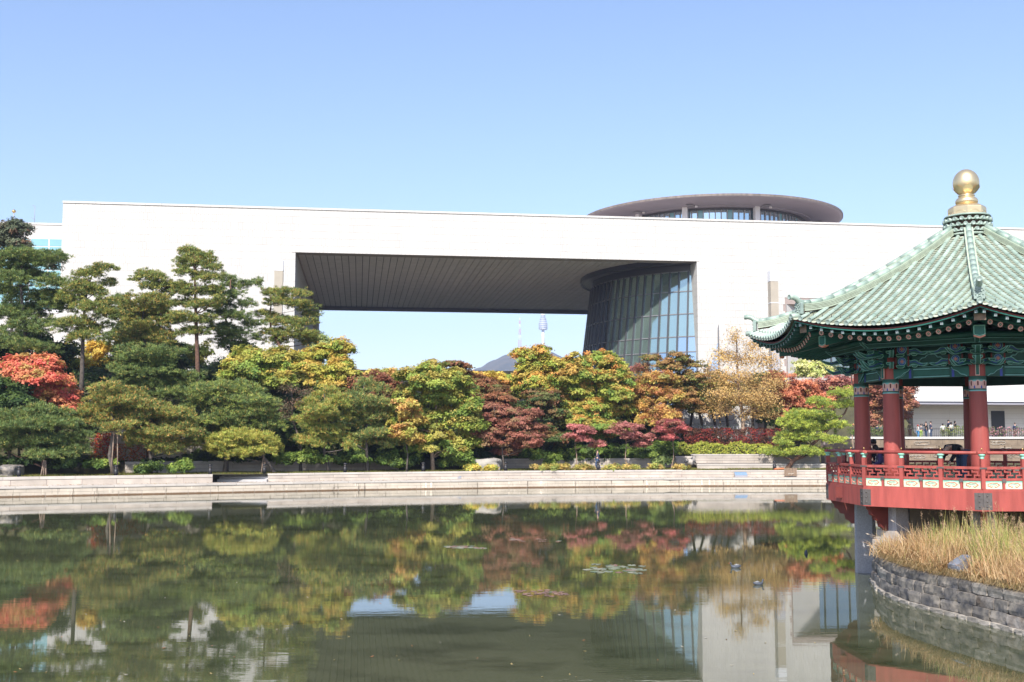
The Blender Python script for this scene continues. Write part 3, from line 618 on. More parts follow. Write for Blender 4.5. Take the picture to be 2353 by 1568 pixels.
tree('leaf', 'maple_tree', 'broad green maple with orange tips below the curved glass wall', 1355, 10,
     [(1330, 830, 34, 18), (1375, 826, 36, 18), (1300, 840, 26, 18), (1415, 840, 28, 20), (1310, 865, 40, 24), (1360, 862, 44, 26), (1410, 872, 36, 26), (1290, 895, 40, 24), (1345, 900, 50, 26), (1400, 908, 42, 26), (1430, 900, 18, 26), (1300, 930, 42, 22), (1350, 940, 52, 26), (1410, 945, 36, 26), (1320, 968, 40, 22), (1380, 975, 44, 24), (1370, 1005, 34, 16), (1420, 985, 30, 20)],
     GY, GW, r0=.19, leaf=.2, dens=10, per=48, tint=(.50, .24, .05), limbs=9)
tree('leaf', 'maple_tree', 'dusky maple between the crimson and the broad green maple', 1255, 8, [(1245, 905, 36, 14), (1270, 920, 34, 16), (1235, 930, 34, 18), (1265, 950, 40, 20), (1250, 985, 38, 20), (1270, 1010, 34, 22)], [(.16, .10, .035), (.10, .11, .03), (.24, .11, .05), (.06, .10, .025)], [2, 2, 1, 2], r0=.12, leaf=.18, dens=9, per=42, flat=.35)
tree('leaf', 'broadleaf_tree', 'shaded dark green tree behind the crimson maple', 1215, 12, [(1180, 960, 46, 34), (1215, 1010, 46, 30), (1290, 1010, 40, 34), (1150, 1010, 30, 30)], GREEN, [1, 1, 1], r0=.12, dens=9, per=40)
red3 = 'small red trees with thin pale crooked stems'
tree('leaf', 'crape_myrtle', 'small red tree left of the walking man', 1322, 5.0, [(1325, 985, 22, 9), (1345, 990, 22, 9), (1315, 1003, 16, 8), (1370, 1022, 18, 8), (1340, 1008, 22, 8)], [(.38, .13, .12), (.31, .11, .10), (.28, .15, .09)], [3, 2, 1], r0=.06, bark='bark_pale', group=red3, leaf=.13, dens=13, per=34, clump=.4, flat=.4)
tree('leaf', 'crape_myrtle', 'small pinkish red tree right of the walking man, twisted twin stems', 1443, 5.0, [(1430, 978, 26, 9), (1460, 985, 24, 9), (1415, 992, 16, 8), (1450, 1002, 26, 9), (1478, 1020, 18, 10), (1488, 1005, 12, 8)], [(.34, .12, .11), (.28, .11, .09), (.24, .14, .08)], [3, 2, 1], r0=.06, bark='bark_pale', group=red3, leaf=.13, dens=12, per=32, clump=.4, flat=.4)
tree('leaf', 'crape_myrtle', 'small deep red tree in front of the red hedge end', 1541, 5.0, [(1525, 972, 22, 9), (1555, 968, 22, 9), (1512, 988, 14, 8), (1545, 990, 28, 10), (1570, 985, 12, 8), (1535, 1006, 20, 8)], [(.34, .08, .08), (.26, .07, .07), (.24, .12, .07)], [3, 2, 1], r0=.055, bark='bark_pale', group=red3, leaf=.13, dens=13, per=34, clump=.4, flat=.4)
tree('leaf', 'maple_tree', 'thin maple with bare purplish top left of the dark green tree', 1470, 12, [(1450, 850, 18, 14), (1480, 845, 20, 14), (1462, 875, 26, 16), (1455, 905, 26, 20)], [(.26, .09, .07), (.30, .12, .06), (.2, .13, .05)], [2, 1, 1], r0=.1, bark='bark_pale', leaf=.15, dens=7, per=22, twigs=4)
tree('leaf', 'maple_tree', 'golden brown maple below the purplish tree top', 1500, 9, [(1490, 865, 26, 16), (1525, 875, 26, 18), (1475, 895, 26, 18), (1510, 905, 34, 20), (1540, 915, 24, 20), (1490, 935, 34, 20), (1530, 950, 32, 20), (1500, 965, 32, 16)], [(.44, .29, .06), (.34, .27, .05), (.30, .14, .05), (.20, .19, .04)], [2, 2, 1, 1], r0=.12, leaf=.18, dens=9, per=42, tint=(.42, .17, .06))
tree('leaf', 'broadleaf_tree', 'dark green tree with rusty upper sprays before the right end of the glass wall', 1565, 11,
     [(1500, 822, 18, 8), (1530, 835, 24, 9), (1562, 818, 20, 12), (1550, 845, 30, 12), (1590, 840, 26, 14), (1570, 868, 44, 18), (1608, 875, 28, 20), (1550, 890, 34, 18), (1590, 905, 42, 22), (1560, 930, 36, 20), (1610, 935, 30, 20)],
     [(.12, .14, .03), (.07, .11, .025), (.22, .13, .045), (.30, .26, .05)], [2, 2, 1.5, 1], r0=.16, leaf=.18, dens=9, per=42, flat=.35, tint=(.30, .15, .05))
# big half bare golden tree
tree('leaf', 'zelkova_tree', 'large half-bare tree with golden leaves and fine twigs, in front of the white wall', 1708, 10.5,
     [(1690, 778, 20, 22), (1730, 800, 26, 22), (1660, 815, 30, 26), (1700, 830, 44, 30), (1760, 835, 28, 28), (1625, 855, 28, 24), (1665, 870, 46, 28), (1725, 875, 46, 30), (1780, 880, 26, 28), (1640, 905, 44, 26), (1700, 915, 56, 28), (1760, 920, 40, 26), (1650, 940, 44, 18), (1740, 950, 44, 16)],
     [(.44, .28, .10), (.38, .26, .09), (.48, .34, .10), (.28, .20, .08)], [3, 2, 2, 1], r0=.24, bark='bark_pale', leaf=.125, dens=8, per=13, clump=.85, twigs=34, limbs=14, fill=.4, flat=.9,
     path=[(1707, 1022, 0), (1708, 990, 0), (1707, 955, 0), (1700, 920, 0), (1696, 880, 0), (1694, 830, 0), (1692, 770, 0)])
tree('leaf', 'maple_tree', 'orange-red maple right of the golden half-bare tree', 1820, 14, [(1790, 870, 30, 18), (1800, 905, 40, 20), (1845, 895, 36, 18), (1780, 935, 36, 20), (1830, 930, 42, 20), (1880, 925, 36, 20), (1800, 960, 36, 16), (1860, 905, 30, 20)],
     [(.44, .16, .08), (.50, .21, .09), (.34, .13, .07), (.24, .17, .05)], [3, 2, 2, 1], r0=.14, leaf=.17, dens=9, per=40, tint=(.50, .18, .09))
tree('leaf', 'maple_tree', 'dusty purple-red maple just left of the pavilion columns', 1920, 17, [(1905, 880, 32, 18), (1940, 885, 28, 18), (1925, 905, 36, 18), (1960, 900, 26, 20)], [(.30, .10, .09), (.24, .09, .08), (.34, .14, .09)], [1, 1, 1], r0=.12, dens=9, per=40)
tree('leaf', 'maple_tree', 'brown-red maple seen between the first two pavilion columns', 2030, 17, [(2000, 890, 30, 26), (2060, 900, 30, 26), (2015, 930, 36, 26), (2075, 925, 30, 30), (2010, 965, 34, 20), (2060, 955, 30, 20), (2085, 885, 22, 20)],
     [(.27, .10, .07), (.20, .09, .06), (.30, .15, .07)], [1, 1, 1], r0=.13, dens=9, per=40, limbs=4)
tree('leaf', 'broadleaf_tree', 'green shaded tree below the orange-red maple, beside the garden wall', 1790, 13, [(1780, 960, 30, 22), (1815, 985, 30, 18), (1860, 960, 34, 20)], GREEN + [(.2, .18, .05)], [1, 1, 1, 1], r0=.12, dens=8, per=36)
tree('leaf', 'bamboo_clump', 'pale green bamboo against the white wall left of the pavilion eave', 1860, 46, [(1838, 848, 16, 24), (1865, 838, 22, 22), (1895, 850, 16, 18), (1860, 860, 36, 12)], [(.38, .44, .14), (.46, .46, .18)], [1, 1], cat='bamboo', r0=.04, leaf=.24, dens=6, per=24, ysp=.6)
tree('leaf', 'bamboo_clump', 'pale green bamboo behind the pavilion brackets', 2110, 46, [(2090, 835, 26, 26), (2130, 835, 30, 26)], [(.38, .44, .12), (.46, .44, .12)], [1, 1], cat='bamboo', r0=.04, leaf=.24, dens=6, per=28, ysp=.6)
# leaning pine right
tree('pine', 'pine_tree', 'leaning pine with a long diagonal trunk, left of the pavilion railing', 1808, 6.0,
     [(1925, 905, 26, 10), (1890, 930, 26, 9), (1940, 930, 24, 10), (1850, 955, 40, 11), (1890, 962, 42, 12), (1830, 975, 36, 11), (1870, 985, 46, 11), (1925, 980, 28, 8), (1815, 1005, 28, 9), (1855, 1005, 40, 9), (1800, 1020, 20, 6), (1830, 1036, 50, 8), (1790, 1040, 34, 7), (1885, 1040, 26, 6), (1915, 1015, 22, 9)],
     [(.16, .20, .045), (.12, .165, .04), (.08, .12, .035)], [3, 3, 2], r0=.2, bark='bark_red', group=rowfront, tips=((.2, .17, .05), .06), limbs=9, dy=1.0, ysp=.8,
     path=[(1808, 1073, 0), (1822, 1060, 0), (1839, 1047, 0), (1866, 1022, .2), (1892, 998, .3), (1915, 975, .4), (1941, 950, .5), (1950, 930, .5), (1956, 915, .5)])

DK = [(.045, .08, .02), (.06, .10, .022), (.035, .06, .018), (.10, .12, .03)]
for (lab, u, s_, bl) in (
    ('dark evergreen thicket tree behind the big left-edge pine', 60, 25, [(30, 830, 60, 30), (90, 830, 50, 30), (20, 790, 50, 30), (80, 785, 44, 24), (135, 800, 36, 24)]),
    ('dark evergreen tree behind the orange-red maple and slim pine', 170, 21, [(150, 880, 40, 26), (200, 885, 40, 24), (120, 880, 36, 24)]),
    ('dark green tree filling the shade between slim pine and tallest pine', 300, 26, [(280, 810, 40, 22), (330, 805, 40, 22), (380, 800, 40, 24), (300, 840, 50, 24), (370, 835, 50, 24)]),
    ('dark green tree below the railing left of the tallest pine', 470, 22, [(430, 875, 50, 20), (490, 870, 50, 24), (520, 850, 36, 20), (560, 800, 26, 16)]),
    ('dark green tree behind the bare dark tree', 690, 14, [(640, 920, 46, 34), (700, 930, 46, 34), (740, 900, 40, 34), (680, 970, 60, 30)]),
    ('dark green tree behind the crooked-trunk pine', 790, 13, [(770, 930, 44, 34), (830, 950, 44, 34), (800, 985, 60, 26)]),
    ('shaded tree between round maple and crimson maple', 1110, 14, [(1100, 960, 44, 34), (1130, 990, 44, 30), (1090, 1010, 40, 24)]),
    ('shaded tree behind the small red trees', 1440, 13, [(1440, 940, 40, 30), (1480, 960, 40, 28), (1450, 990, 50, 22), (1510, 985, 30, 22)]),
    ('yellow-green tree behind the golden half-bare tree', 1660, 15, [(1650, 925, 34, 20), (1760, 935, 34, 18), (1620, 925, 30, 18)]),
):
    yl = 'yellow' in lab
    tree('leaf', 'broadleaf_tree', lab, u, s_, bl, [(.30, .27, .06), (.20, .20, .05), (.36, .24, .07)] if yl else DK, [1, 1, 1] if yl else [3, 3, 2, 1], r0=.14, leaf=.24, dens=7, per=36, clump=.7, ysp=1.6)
# ivy and ground plants over the slope
n = 52000; X = rng.uniform(-52, 21, n); S = rng.uniform(9.3, 30, n)
C = np.stack([X, np.array([bankY(x) for x in X]) + S, np.array([ground_z(x, q) for x, q in zip(X, S)]) + rng.uniform(.0, .55, n) * np.array([.5 + mnoise.noise(Vector((x * .4, q * .4, 7))) for x, q in zip(X, S)])], 1)
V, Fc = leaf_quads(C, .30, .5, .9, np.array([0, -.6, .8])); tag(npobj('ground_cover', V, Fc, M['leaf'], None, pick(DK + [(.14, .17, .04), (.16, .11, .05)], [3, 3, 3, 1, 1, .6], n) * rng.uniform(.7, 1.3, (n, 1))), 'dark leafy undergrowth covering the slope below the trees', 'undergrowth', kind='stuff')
# ------------------------------------------------------------------ hedges, shrubs, ground cover
def hedge(name, label, cat, u0, u1, v0, v1, s, pal, wts, leaf=.16, per_m2=90, depth=1.0, tint=None, group=None, kind=None, rough=.12, v_slope=0):
    a = place(u0, s); b = place(u1, s); Y = (a.y + b.y) / 2
    zt = P(u0, v0, Y).z; zb = P(u0, v1, Y).z; L = (b - a).length
    t = None
    n = int(per_m2 * L * (zt - zb + depth)); q = rng.uniform(0, 1, (n, 3))
    face = rng.uniform(0, 1, n) < (zt - zb) / (zt - zb + depth)
    X = a.x + (b.x - a.x) * q[:, 0]; Yy = a.y + (b.y - a.y) * q[:, 0]
    bump_ = np.array([mnoise.noise(Vector((x * .9, s, 0))) for x in X]) * rough * 2
    Y2 = Yy + np.where(face, rng.normal(0, .10, n), q[:, 1] * depth); Z = np.where(face, zb + (zt + bump_ - zb) * q[:, 2], zt + bump_ + rng.normal(0, .06, n))
    C = np.stack([X, Y2, Z], 1); K = pick(pal, wts, n) * rng.uniform(.7, 1.3, (n, 1))
    patch = np.array([mnoise.noise(Vector((c[0] * 1.1, c[2] * 1.6, s))) for c in C])[:, None]
    if tint is not None: K = np.where(patch > .05, np.array(tint) * rng.uniform(.7, 1.2, (n, 1)), K)
    out = np.where(face[:, None], np.array([0, -1., .2]), np.array([0, -.2, 1.]))
    V, Fc = leaf_quads(C, leaf, .2, .8, out)
    o = npobj(name, V, Fc, M['leaf'], None, np.clip(K, .002, 1)); tag(o, label, cat, group, kind)
    return o
hedge('red_hedge', 'clipped dark red hedge behind the yellow-green bamboo strip', 'hedge', 1572, 1795, 987, 1024, 10.0, [(.24, .04, .035), (.16, .035, .03), (.30, .08, .04)], [3, 2, 1], .15, 120, 1.0, tint=(.12, .05, .03))
hedge('dwarf_bamboo', 'low yellow-green bamboo strip along the top of the granite terrace', 'hedge', 1552, 1775, 1021, 1044, 8.7, [(.38, .40, .06), (.28, .33, .05), (.46, .42, .09)], [3, 2, 1], .17, 130, 1.2, rough=.2)
hedge('flower_bed', 'strip of small white and lilac flowers above the red hedge', 'flower bed', 1580, 1700, 980, 987, 11.5, [(.7, .7, .75), (.6, .55, .7), (.15, .25, .06)], [2, 1, 2], .10, 120, .6)
hedge('ivy', 'red ivy hanging on the retaining wall at the left', 'ivy', 208, 262, 1000, 1058, 9.6, [(.42, .05, .03), (.50, .11, .04), (.16, .20, .04), (.5, .3, .08)], [4, 2, 1, 1], .14, 160, .3)
hedge('ivy', 'orange-red ivy low on the retaining wall behind the wide pine', 'ivy', 262, 335, 1022, 1060, 9.6, [(.46, .12, .06), (.50, .20, .07), (.16, .20, .04)], [3, 2, 1], .14, 110, .3)
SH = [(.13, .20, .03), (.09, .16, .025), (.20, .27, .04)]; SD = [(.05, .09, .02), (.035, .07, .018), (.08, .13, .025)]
def shrub(label, u, s, lst, pal=SH, leaf=.16, dens=12, per=44, name='shrub', cat='shrub', group=None, tint=None, ysp=.3):
    p = place(u, s); B = blobs_px(lst, p.y, .8, ysp)
    V, Fc, K = decid_crown(B, pal, [1] * len(pal), leaf, dens, per, .35, tint, .3, .8)
    o = npobj(name, V, Fc, M['leaf'], None, K); tag(o, label, cat, group); return o
shrub('rounded bright green shrub left of the crooked-trunk pine', 690, 5.5, [(660, 1055, 30, 12), (700, 1050, 34, 14), (730, 1058, 26, 11)])
shrub('mound of green shrubs between the two small bank pines', 805, 6.0, [(790, 1055, 30, 14), (825, 1052, 32, 16), (812, 1040, 26, 12)], SH + SD)
shrub('bright green shrub at the foot of the round maple, left side', 910, 5.2, [(880, 1058, 26, 13), (915, 1062, 30, 13), (945, 1055, 24, 13), (900, 1042, 34, 13)], SH + SD)
shrub('green shrub at the foot of the round maple, right side', 1060, 5.0, [(1040, 1062, 26, 10), (1075, 1060, 26, 12), (1060, 1050, 30, 12)], SH)
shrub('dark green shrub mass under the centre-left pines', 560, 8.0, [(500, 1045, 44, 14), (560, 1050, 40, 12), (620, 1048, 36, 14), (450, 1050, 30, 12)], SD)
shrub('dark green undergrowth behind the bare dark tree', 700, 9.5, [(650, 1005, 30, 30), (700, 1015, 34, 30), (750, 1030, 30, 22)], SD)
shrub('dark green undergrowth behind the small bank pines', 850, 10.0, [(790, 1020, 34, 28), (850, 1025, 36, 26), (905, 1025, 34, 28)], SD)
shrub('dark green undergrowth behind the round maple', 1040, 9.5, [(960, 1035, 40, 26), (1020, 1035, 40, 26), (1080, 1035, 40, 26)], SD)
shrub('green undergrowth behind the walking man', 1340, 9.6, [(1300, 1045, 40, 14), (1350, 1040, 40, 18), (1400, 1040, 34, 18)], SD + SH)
shrub('green undergrowth right of the crimson maple', 1230, 9.6, [(1190, 1045, 34, 14), (1240, 1045, 34, 14), (1270, 1040, 30, 18)], SD + SH)
shrub('light green shrub behind the pink-red small tree', 1470, 8.8, [(1440, 1040, 30, 14), (1480, 1040, 32, 16), (1510, 1035, 26, 14)], SH + SD)
shrub('leafy green shrub left of the pale boulder', 1535, 8.8, [(1520, 1035, 26, 16), (1548, 1030, 20, 14), (1500, 1045, 26, 10)], SH)
shrub('sprawling green plant spilling over the planter wall', 1260, 6.0, [(1245, 1045, 22, 8), (1270, 1052, 16, 12), (1262, 1066, 12, 8)], SH, dens=7, per=24)
shrub('spiky green plant beside the deep red small tree', 1525, 6.0, [(1515, 1060, 18, 8), (1530, 1058, 14, 10)], [(.12, .18, .06), (.2, .26, .08)], dens=9, per=26)
shrub('low green shrub behind the kerb wall at the left', 365, 4.0, [(345, 1072, 26, 9), (325, 1078, 18, 8)], SD + SH)
shrub('loose upright green shrub behind the kerb wall', 425, 4.0, [(420, 1068, 14, 10), (432, 1072, 12, 9), (405, 1076, 14, 8)], SH)
shrub('shaded green bush at the far left bank', 60, 7.5, [(40, 1062, 34, 12), (150, 1062, 34, 14), (105, 1055, 30, 12)], SD)
shrub('green ground shrubs left of the ivy wall', 230, 6.5, [(215, 1066, 26, 7), (250, 1064, 26, 7)], SH)
shrub('yellow leafed plant beside the rock', 1085, 3.6, [(1085, 1075, 14, 6), (1130, 1078, 14, 4)], [(.45, .36, .05), (.22, .28, .05)])
for i, (u, r) in enumerate([(1255, 30), (1290, 22), (1345, 26), (1400, 22), (1450, 26), (1500, 22), (1560, 22)]):
    shrub(['ground plants by the crimson maple', 'low yellowish grasses left of the small red tree', 'low yellowish grasses at the feet of the walking man', 'low yellowish grasses right of the walking man', 'yellowish grasses at the foot of the twin-stem red tree', 'yellow-green tuft right of the twin-stem red tree', 'yellow tuft beside the right-hand bollard light'][i], u, 3.2, [(u, 1074, r, 4.5)], [(.36, .32, .06), (.20, .25, .05), (.42, .30, .08)], .12, 14, 40, 'low_plants', 'plants')
# grass and litter on the planting strip
n = 60000; X = rng.uniform(-45, 34, n); S = rng.uniform(2.75, 8.4, n)
keep = np.array([mnoise.noise(Vector((x * .35, s * .5, 4))) for x, s in zip(X, S)]) > -.1; X = X[keep]; S = S[keep]; n = len(X)
C = np.stack([X, np.array([bankY(x) for x in X]) + S, np.full(n, 1.29)], 1); D = unit(n) * .5 + np.array([0, 0, 1]); D /= np.linalg.norm(D, axis=1)[:, None]
V, Fc = needle_tris(C, D, .16, .02); tag(npobj('grass', V, Fc, M['grass'], None, pick([(.13, .17, .035), (.24, .22, .05), (.20, .13, .05)], [2, 2, 1], n)), 'short thin grass on the planting strip behind the kerb wall', 'grass', kind='stuff')

# ------------------------------------------------------------------ museum building
ZS = 27.87
FA = PZ(679, 580, ZS); FB = PZ(1602.5, 601, ZS)
fd = (FB - FA).normalized(); fn = Vector((-fd.y, fd.x, 0)); FA0 = Vector((FA.x, FA.y, 0))
MF = Matrix(((fd.x, fn.x, 0, FA0.x), (fd.y, fn.y, 0, FA0.y), (0, 0, 1, 0), (0, 0, 0, 1)))
def onfac(u, v, dep=0):
    r = ray(u, v); o = Vector((0, 0, EYE)); t = (FA0 + fn * dep - o).dot(fn) / r.dot(fn); p = o + r * t
    return (p - FA0).dot(fd), p.z
XL, XR, W0, W1, ZT, DEP, ZG = -28.7, 125.0, 0.0, 53.3, 33.72, 64.5, 4.0
museum = thing('museum_building', 'long white stone museum building with a huge rectangular opening through it', 'museum', tuple(FA0 + Vector((0, 0, ZG))))
RX0, RZ1 = onfac(1806.6, 699); RX1 = RX0 + 15; RZ0 = RZ1 - 9.5
c = .06
mb = MB()
def wallbox(mb, x0, x1, y0, y1, z0, z1): mb.box(x0, x1, y0, y1, z0, z1, MF)
wallbox(mb, XL, W0 - .0, c, DEP, ZG, ZT); wallbox(mb, W0, W1, c, DEP, ZS + .9, ZT)
wallbox(mb, W1, RX0, c, DEP, ZG, ZT); wallbox(mb, RX0, RX1, c, DEP, RZ1, ZT); wallbox(mb, RX0, RX1, c, DEP, ZG, RZ0); wallbox(mb, RX1, XR, c, DEP, ZG, ZT)
mb.build('wall_core', M['joint'], museum)
# recess behind the pavilion roof, seen in the pond
RXD = RX0 + 5.2
rc = MB(); rc.add([(RX0 + .02, .02, RZ0), (RXD, 3.4, RZ0), (RXD, 3.4, RZ1), (RX0 + .02, .02, RZ1), (RXD, 3.9, RZ0), (RXD, 3.9, RZ1)], [(0, 1, 2, 3), (1, 4, 5, 2)], False, MF); rc.build('recess_wall', M['facade'], museum)
rc = MB(); rc.box(RXD, RX1, 3.6, 3.8, RZ0, RZ1, MF); rc.build('recess_window', M['glass_dark'], museum)
for k in range(5): MB().box(RXD + .8 + k * 1.8, RXD + .92 + k * 1.8, 3.4, 3.6, RZ0, RZ1, MF).build('recess_mullion', M['mullion'], museum)
# stone panels
fm = leafmat('facade_panel', 0, .65)
N_ = fm.node_tree.nodes; L_ = fm.node_tree.links; gg = N_.new('ShaderNodeNewGeometry'); mm = N_.new('ShaderNodeMapping'); mm.inputs['Scale'].default_value = (1.1, 1.1, .06); L_.new(gg.outputs['Position'], mm.inputs[0])
nn = N_.new('ShaderNodeTexNoise'); nn.inputs['Scale'].default_value = 1.0; nn.inputs['Detail'].default_value = 7; L_.new(mm.outputs[0], nn.inputs['Vector']); rr_ = N_.new('ShaderNodeMapRange'); rr_.inputs['From Min'].default_value = .3; rr_.inputs['From Max'].default_value = .62; rr_.inputs['To Min'].default_value = .935; rr_.inputs['To Max'].default_value = 1.01; L_.new(nn.outputs['Fac'], rr_.inputs['Value'])
vm = N_.new('ShaderNodeVectorMath'); vm.operation = 'SCALE'; at_ = [q for q in N_ if q.type == 'ATTRIBUTE'][0]; L_.new(at_.outputs['Color'], vm.inputs[0]); L_.new(rr_.outputs[0], vm.inputs['Scale']); L_.new(vm.outputs[0], N_['Principled BSDF'].inputs['Base Color'])
PW_, PH_ = .50, .935
Vs = []; Cs = []; single = []
z = ZT - .28
rows = []
while z - PH_ > ZG: rows.append(z - PH_); z -= PH_
gj = .007
for ri, z0 in enumerate(rows):
    x = XL - (0 if ri % 2 == 0 else PW_ * .5)
    while x < XR:
        a, b = max(x, XL), min(x + PW_, XR); z1 = z0 + PH_; zz0 = z0
        xs_ = []
        if z1 > ZS and zz0 < ZS and a < W1 and b > W0: zz0 = ZS
        if (zz0 < ZS) and a < W1 and b > W0:
            if a < W0: xs_.append((a, W0))
            if b > W1: xs_.append((W1, b))
        elif a < RX1 and b > RX0 and z1 > RZ0 and zz0 < RZ1: xs_ = []
        else: xs_.append((a, b))
        for a, b in xs_:
            if b - a > .05 and z1 - zz0 > .05:
                full = abs(b - a - PW_) < 1e-6 and zz0 == z0
                if full and x < XL + 15 and z0 > 22.5 and len(single) < 300: single.append((a, z0)); continue
                Vs.append((a + gj, b - gj, zz0 + gj, z1 - gj))
        x += PW_
Vs = np.array(Vs); n = len(Vs)
Vt = np.zeros((n, 8, 3)); dep = rng.uniform(-.006, .006, n)
for k, (ix, iz, y) in enumerate([(0, 2, 0), (1, 2, 0), (1, 3, 0), (0, 3, 0), (0, 2, .08), (1, 2, .08), (1, 3, .08), (0, 3, .08)]):
    Vt[:, k, 0] = Vs[:, ix]; Vt[:, k, 1] = y + dep * (y == 0); Vt[:, k, 2] = Vs[:, iz]
MFn = np.array(MF); Vt = Vt.reshape(-1, 3) @ MFn[:3, :3].T + MFn[:3, 3]
fb = np.array([(0, 1, 2, 3), (1, 5, 6, 2), (3, 2, 6, 7), (4, 0, 3, 7), (4, 5, 1, 0)])
Fc = (fb[None] + (np.arange(n) * 8)[:, None, None]).reshape(-1, 4)
base = np.array([.560, .535, .502])
K = np.repeat(base * rng.uniform(.965, 1.02, (n, 1)) * rng.choice([1, 1, 1, .98], (n, 1)), 5, 0)
tag(npobj('stone_panel_field', Vt, Fc, fm, museum, np.clip(K, 0, .9)), kind='stuff')
pv = []
for q in range(6):
    b_ = MB(); b_.add([(gj, 0, gj), (PW_ - gj, 0, gj), (PW_ - gj, 0, PH_ - gj), (gj, 0, PH_ - gj), (gj, .08, gj), (PW_ - gj, .08, gj), (PW_ - gj, .08, PH_ - gj), (gj, .08, PH_ - gj)], [tuple(f) for f in fb])
    me = b_.mesh('stone_panel', fm); at = me.attributes.new('leafcol', 'FLOAT_COLOR', 'FACE')
    cc = np.ones((5, 4), dtype=np.float32); cc[:, :3] = base * rng.uniform(.95, 1.02); at.data.foreach_set('color', cc.ravel()); pv.append(me)
for a, z0 in single: inst('stone_panel', random.choice(pv), museum, MF @ Matrix.Translation((a, random.uniform(-.006, .006), z0)))
# coping along the top, in lengths
cop = MB(); cop.box(.012, 1.99, -.10, 1.0, 0, .26); cop = cop.mesh('coping', M['facade'])
x = XL - .05
while x < XR: inst('coping', cop, museum, MF @ Matrix.Translation((x, 0, ZT - .27))); x += 2.0
# left end wall of the building and inside walls of the opening, in big stones
for k in range(30):
    for j in range(7):
        if ZS - (k + 1) * .935 > ZG:
            MB().box(W1 - .045, W1 + .02, j * 1.2 + .008, (j + 1) * 1.2 - .008, ZS - (k + 1) * .935 + .008, ZS - k * .935 - .008, MF).build('jamb_stone', M['facade'], museum)
MB().box(W1 - .03, W1 + .01, 8.45, DEP, ZG, ZS, MF).build('inner_wall', M['shaded_stone'], museum)
MB().box(W0 - .01, W0 + .03, .1, DEP, ZG, ZS, MF).build('inner_wall', M['shaded_stone'], museum)
# soffit: front lip, dark frame, slats and lights
MB().box(W0, W1 - .05, 0.07, 2.1, ZS, ZS + .9, MF).build('soffit_lip', M['lip'], museum)
MB().box(W0, W1 - .05, 2.1, 3.4, ZS + .35, ZS + .9, MF).build('soffit_frame', M['fascia'], museum)
MB().box(W0, W1 - .05, 3.4, DEP - .5, ZS + .80, ZS + .9, MF).build('soffit_ceiling', M['soffit_gap'], museum)
sl = MB(); sl.box(.045, .907, 3.4, DEP - .6, ZS + .66, ZS + .795); slm = sl.mesh('soffit_slat', M['soffit'])
fx = MB(); fx.box(-.22, .22, -.09, .09, -.03, .05); fxm = fx.mesh('soffit_light', M['dim_light'])
for k in range(56):
    s_ = inst('soffit_slat', slm, museum, MF @ Matrix.Translation((k * .9518, 0, 0)))
    if k % 3 == 2:
        for j in range(16):
            if j > 7 and j < 11: continue
            inst('soffit_light', fxm, museum, MF @ Matrix.Translation((k * .9518 + .46, 5.6 + j * 3.7 - (0), ZS + .655)))
MB().box(W0, W1 - .05, DEP - .6, DEP + .4, ZS - .02, ZS + .9, MF).build('rear_lip', M['fascia'], museum)
MB().box(W0 - .5, W0 + .8, DEP - 8, DEP, ZG, ZS, MF).build('rear_pier', M['shaded_stone'], museum)
pl_ = MB(); pl_.box(XL - 20, XR, -18, 56, 4.16, 4.2, MF); tag(pl_.build('plaza_paving', M['paving']), kind='structure')
# low roof line seen far through the opening, and the stairs block below it
pz = MB(); x0, z0 = onfac(1140, 862, 60)
pz.box(W0, W1 - .1, 56, 60, ZG, z0, MF); pz.build('plaza_stair_block', M['shaded_stone'], museum)
MB().box(W0 + 8, W1 - .2, 55.6, 56.6, z0, z0 + .5, MF).build('plaza_parapet', M['facade'], museum)
# round hall with the leaning glass wall, inside the right part of the opening
DC = Vector((32.6, 168.1)); 
drum = thing('glass_rotunda', 'curved glass rotunda wall leaning outwards at its foot, at the right of the opening', 'rotunda', (DC.x, DC.y, ZG))
def DRr(z): return 20.15 + (ZS - z) * .125
def dpt(a, z, off=0): r = DRr(z) + off; return Vector((DC.x + r * math.sin(a), DC.y - r * math.cos(a), z))
levels = [27.6, 26.95, 24.15, 21.0, 17.85, 15.75, 12.5, 9.2, 5.9, 4.0]
A0, A1, NA = R(-125), R(-13), 30
cw = (math.pi * 2 / 92)
angs = [A0 + (A1 - A0) * i / NA for i in range(NA + 1)]
for i in range(NA):
    for j in range(1, len(levels) - 1):
        za, zb = levels[j + 1], levels[j]
        pts = [dpt(angs[i], za), dpt(angs[i + 1], za), dpt(angs[i + 1], zb), dpt(angs[i], zb)]
        o_ = [dpt(angs[i], za, -.05), dpt(angs[i + 1], za, -.05), dpt(angs[i + 1], zb, -.05), dpt(angs[i], zb, -.05)]
        sunny = (i >= NA - 6 and j >= 4) and not (i < NA - 4 and j == 4)  # lower right panes get paler glass for the sky mirrored in them
        far = angs[i] < R(-62)  # dark soffit mirrored in the left panes is put in as dark glass
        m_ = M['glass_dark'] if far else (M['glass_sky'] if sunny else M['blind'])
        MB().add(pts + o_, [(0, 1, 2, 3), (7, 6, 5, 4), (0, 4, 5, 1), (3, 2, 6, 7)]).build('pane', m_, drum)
for i in range(NA + 1):
    a = angs[i]; t_ = Vector((math.cos(a), math.sin(a), 0)) * .09
    b = MB(); top, bot = dpt(a, levels[1], -.06), dpt(a, levels[-1], -.06); top2, bot2 = dpt(a, levels[1], .24), dpt(a, levels[-1], .24)
    b.add([bot - t_, bot + t_, bot2 + t_, bot2 - t_, top - t_, top + t_, top2 + t_, top2 - t_], [(0, 3, 2, 1), (4, 5, 6, 7), (0, 1, 5, 4), (1, 2, 6, 5), (2, 3, 7, 6), (3, 0, 4, 7)]); b.build('mullion', M['mullion'], drum)
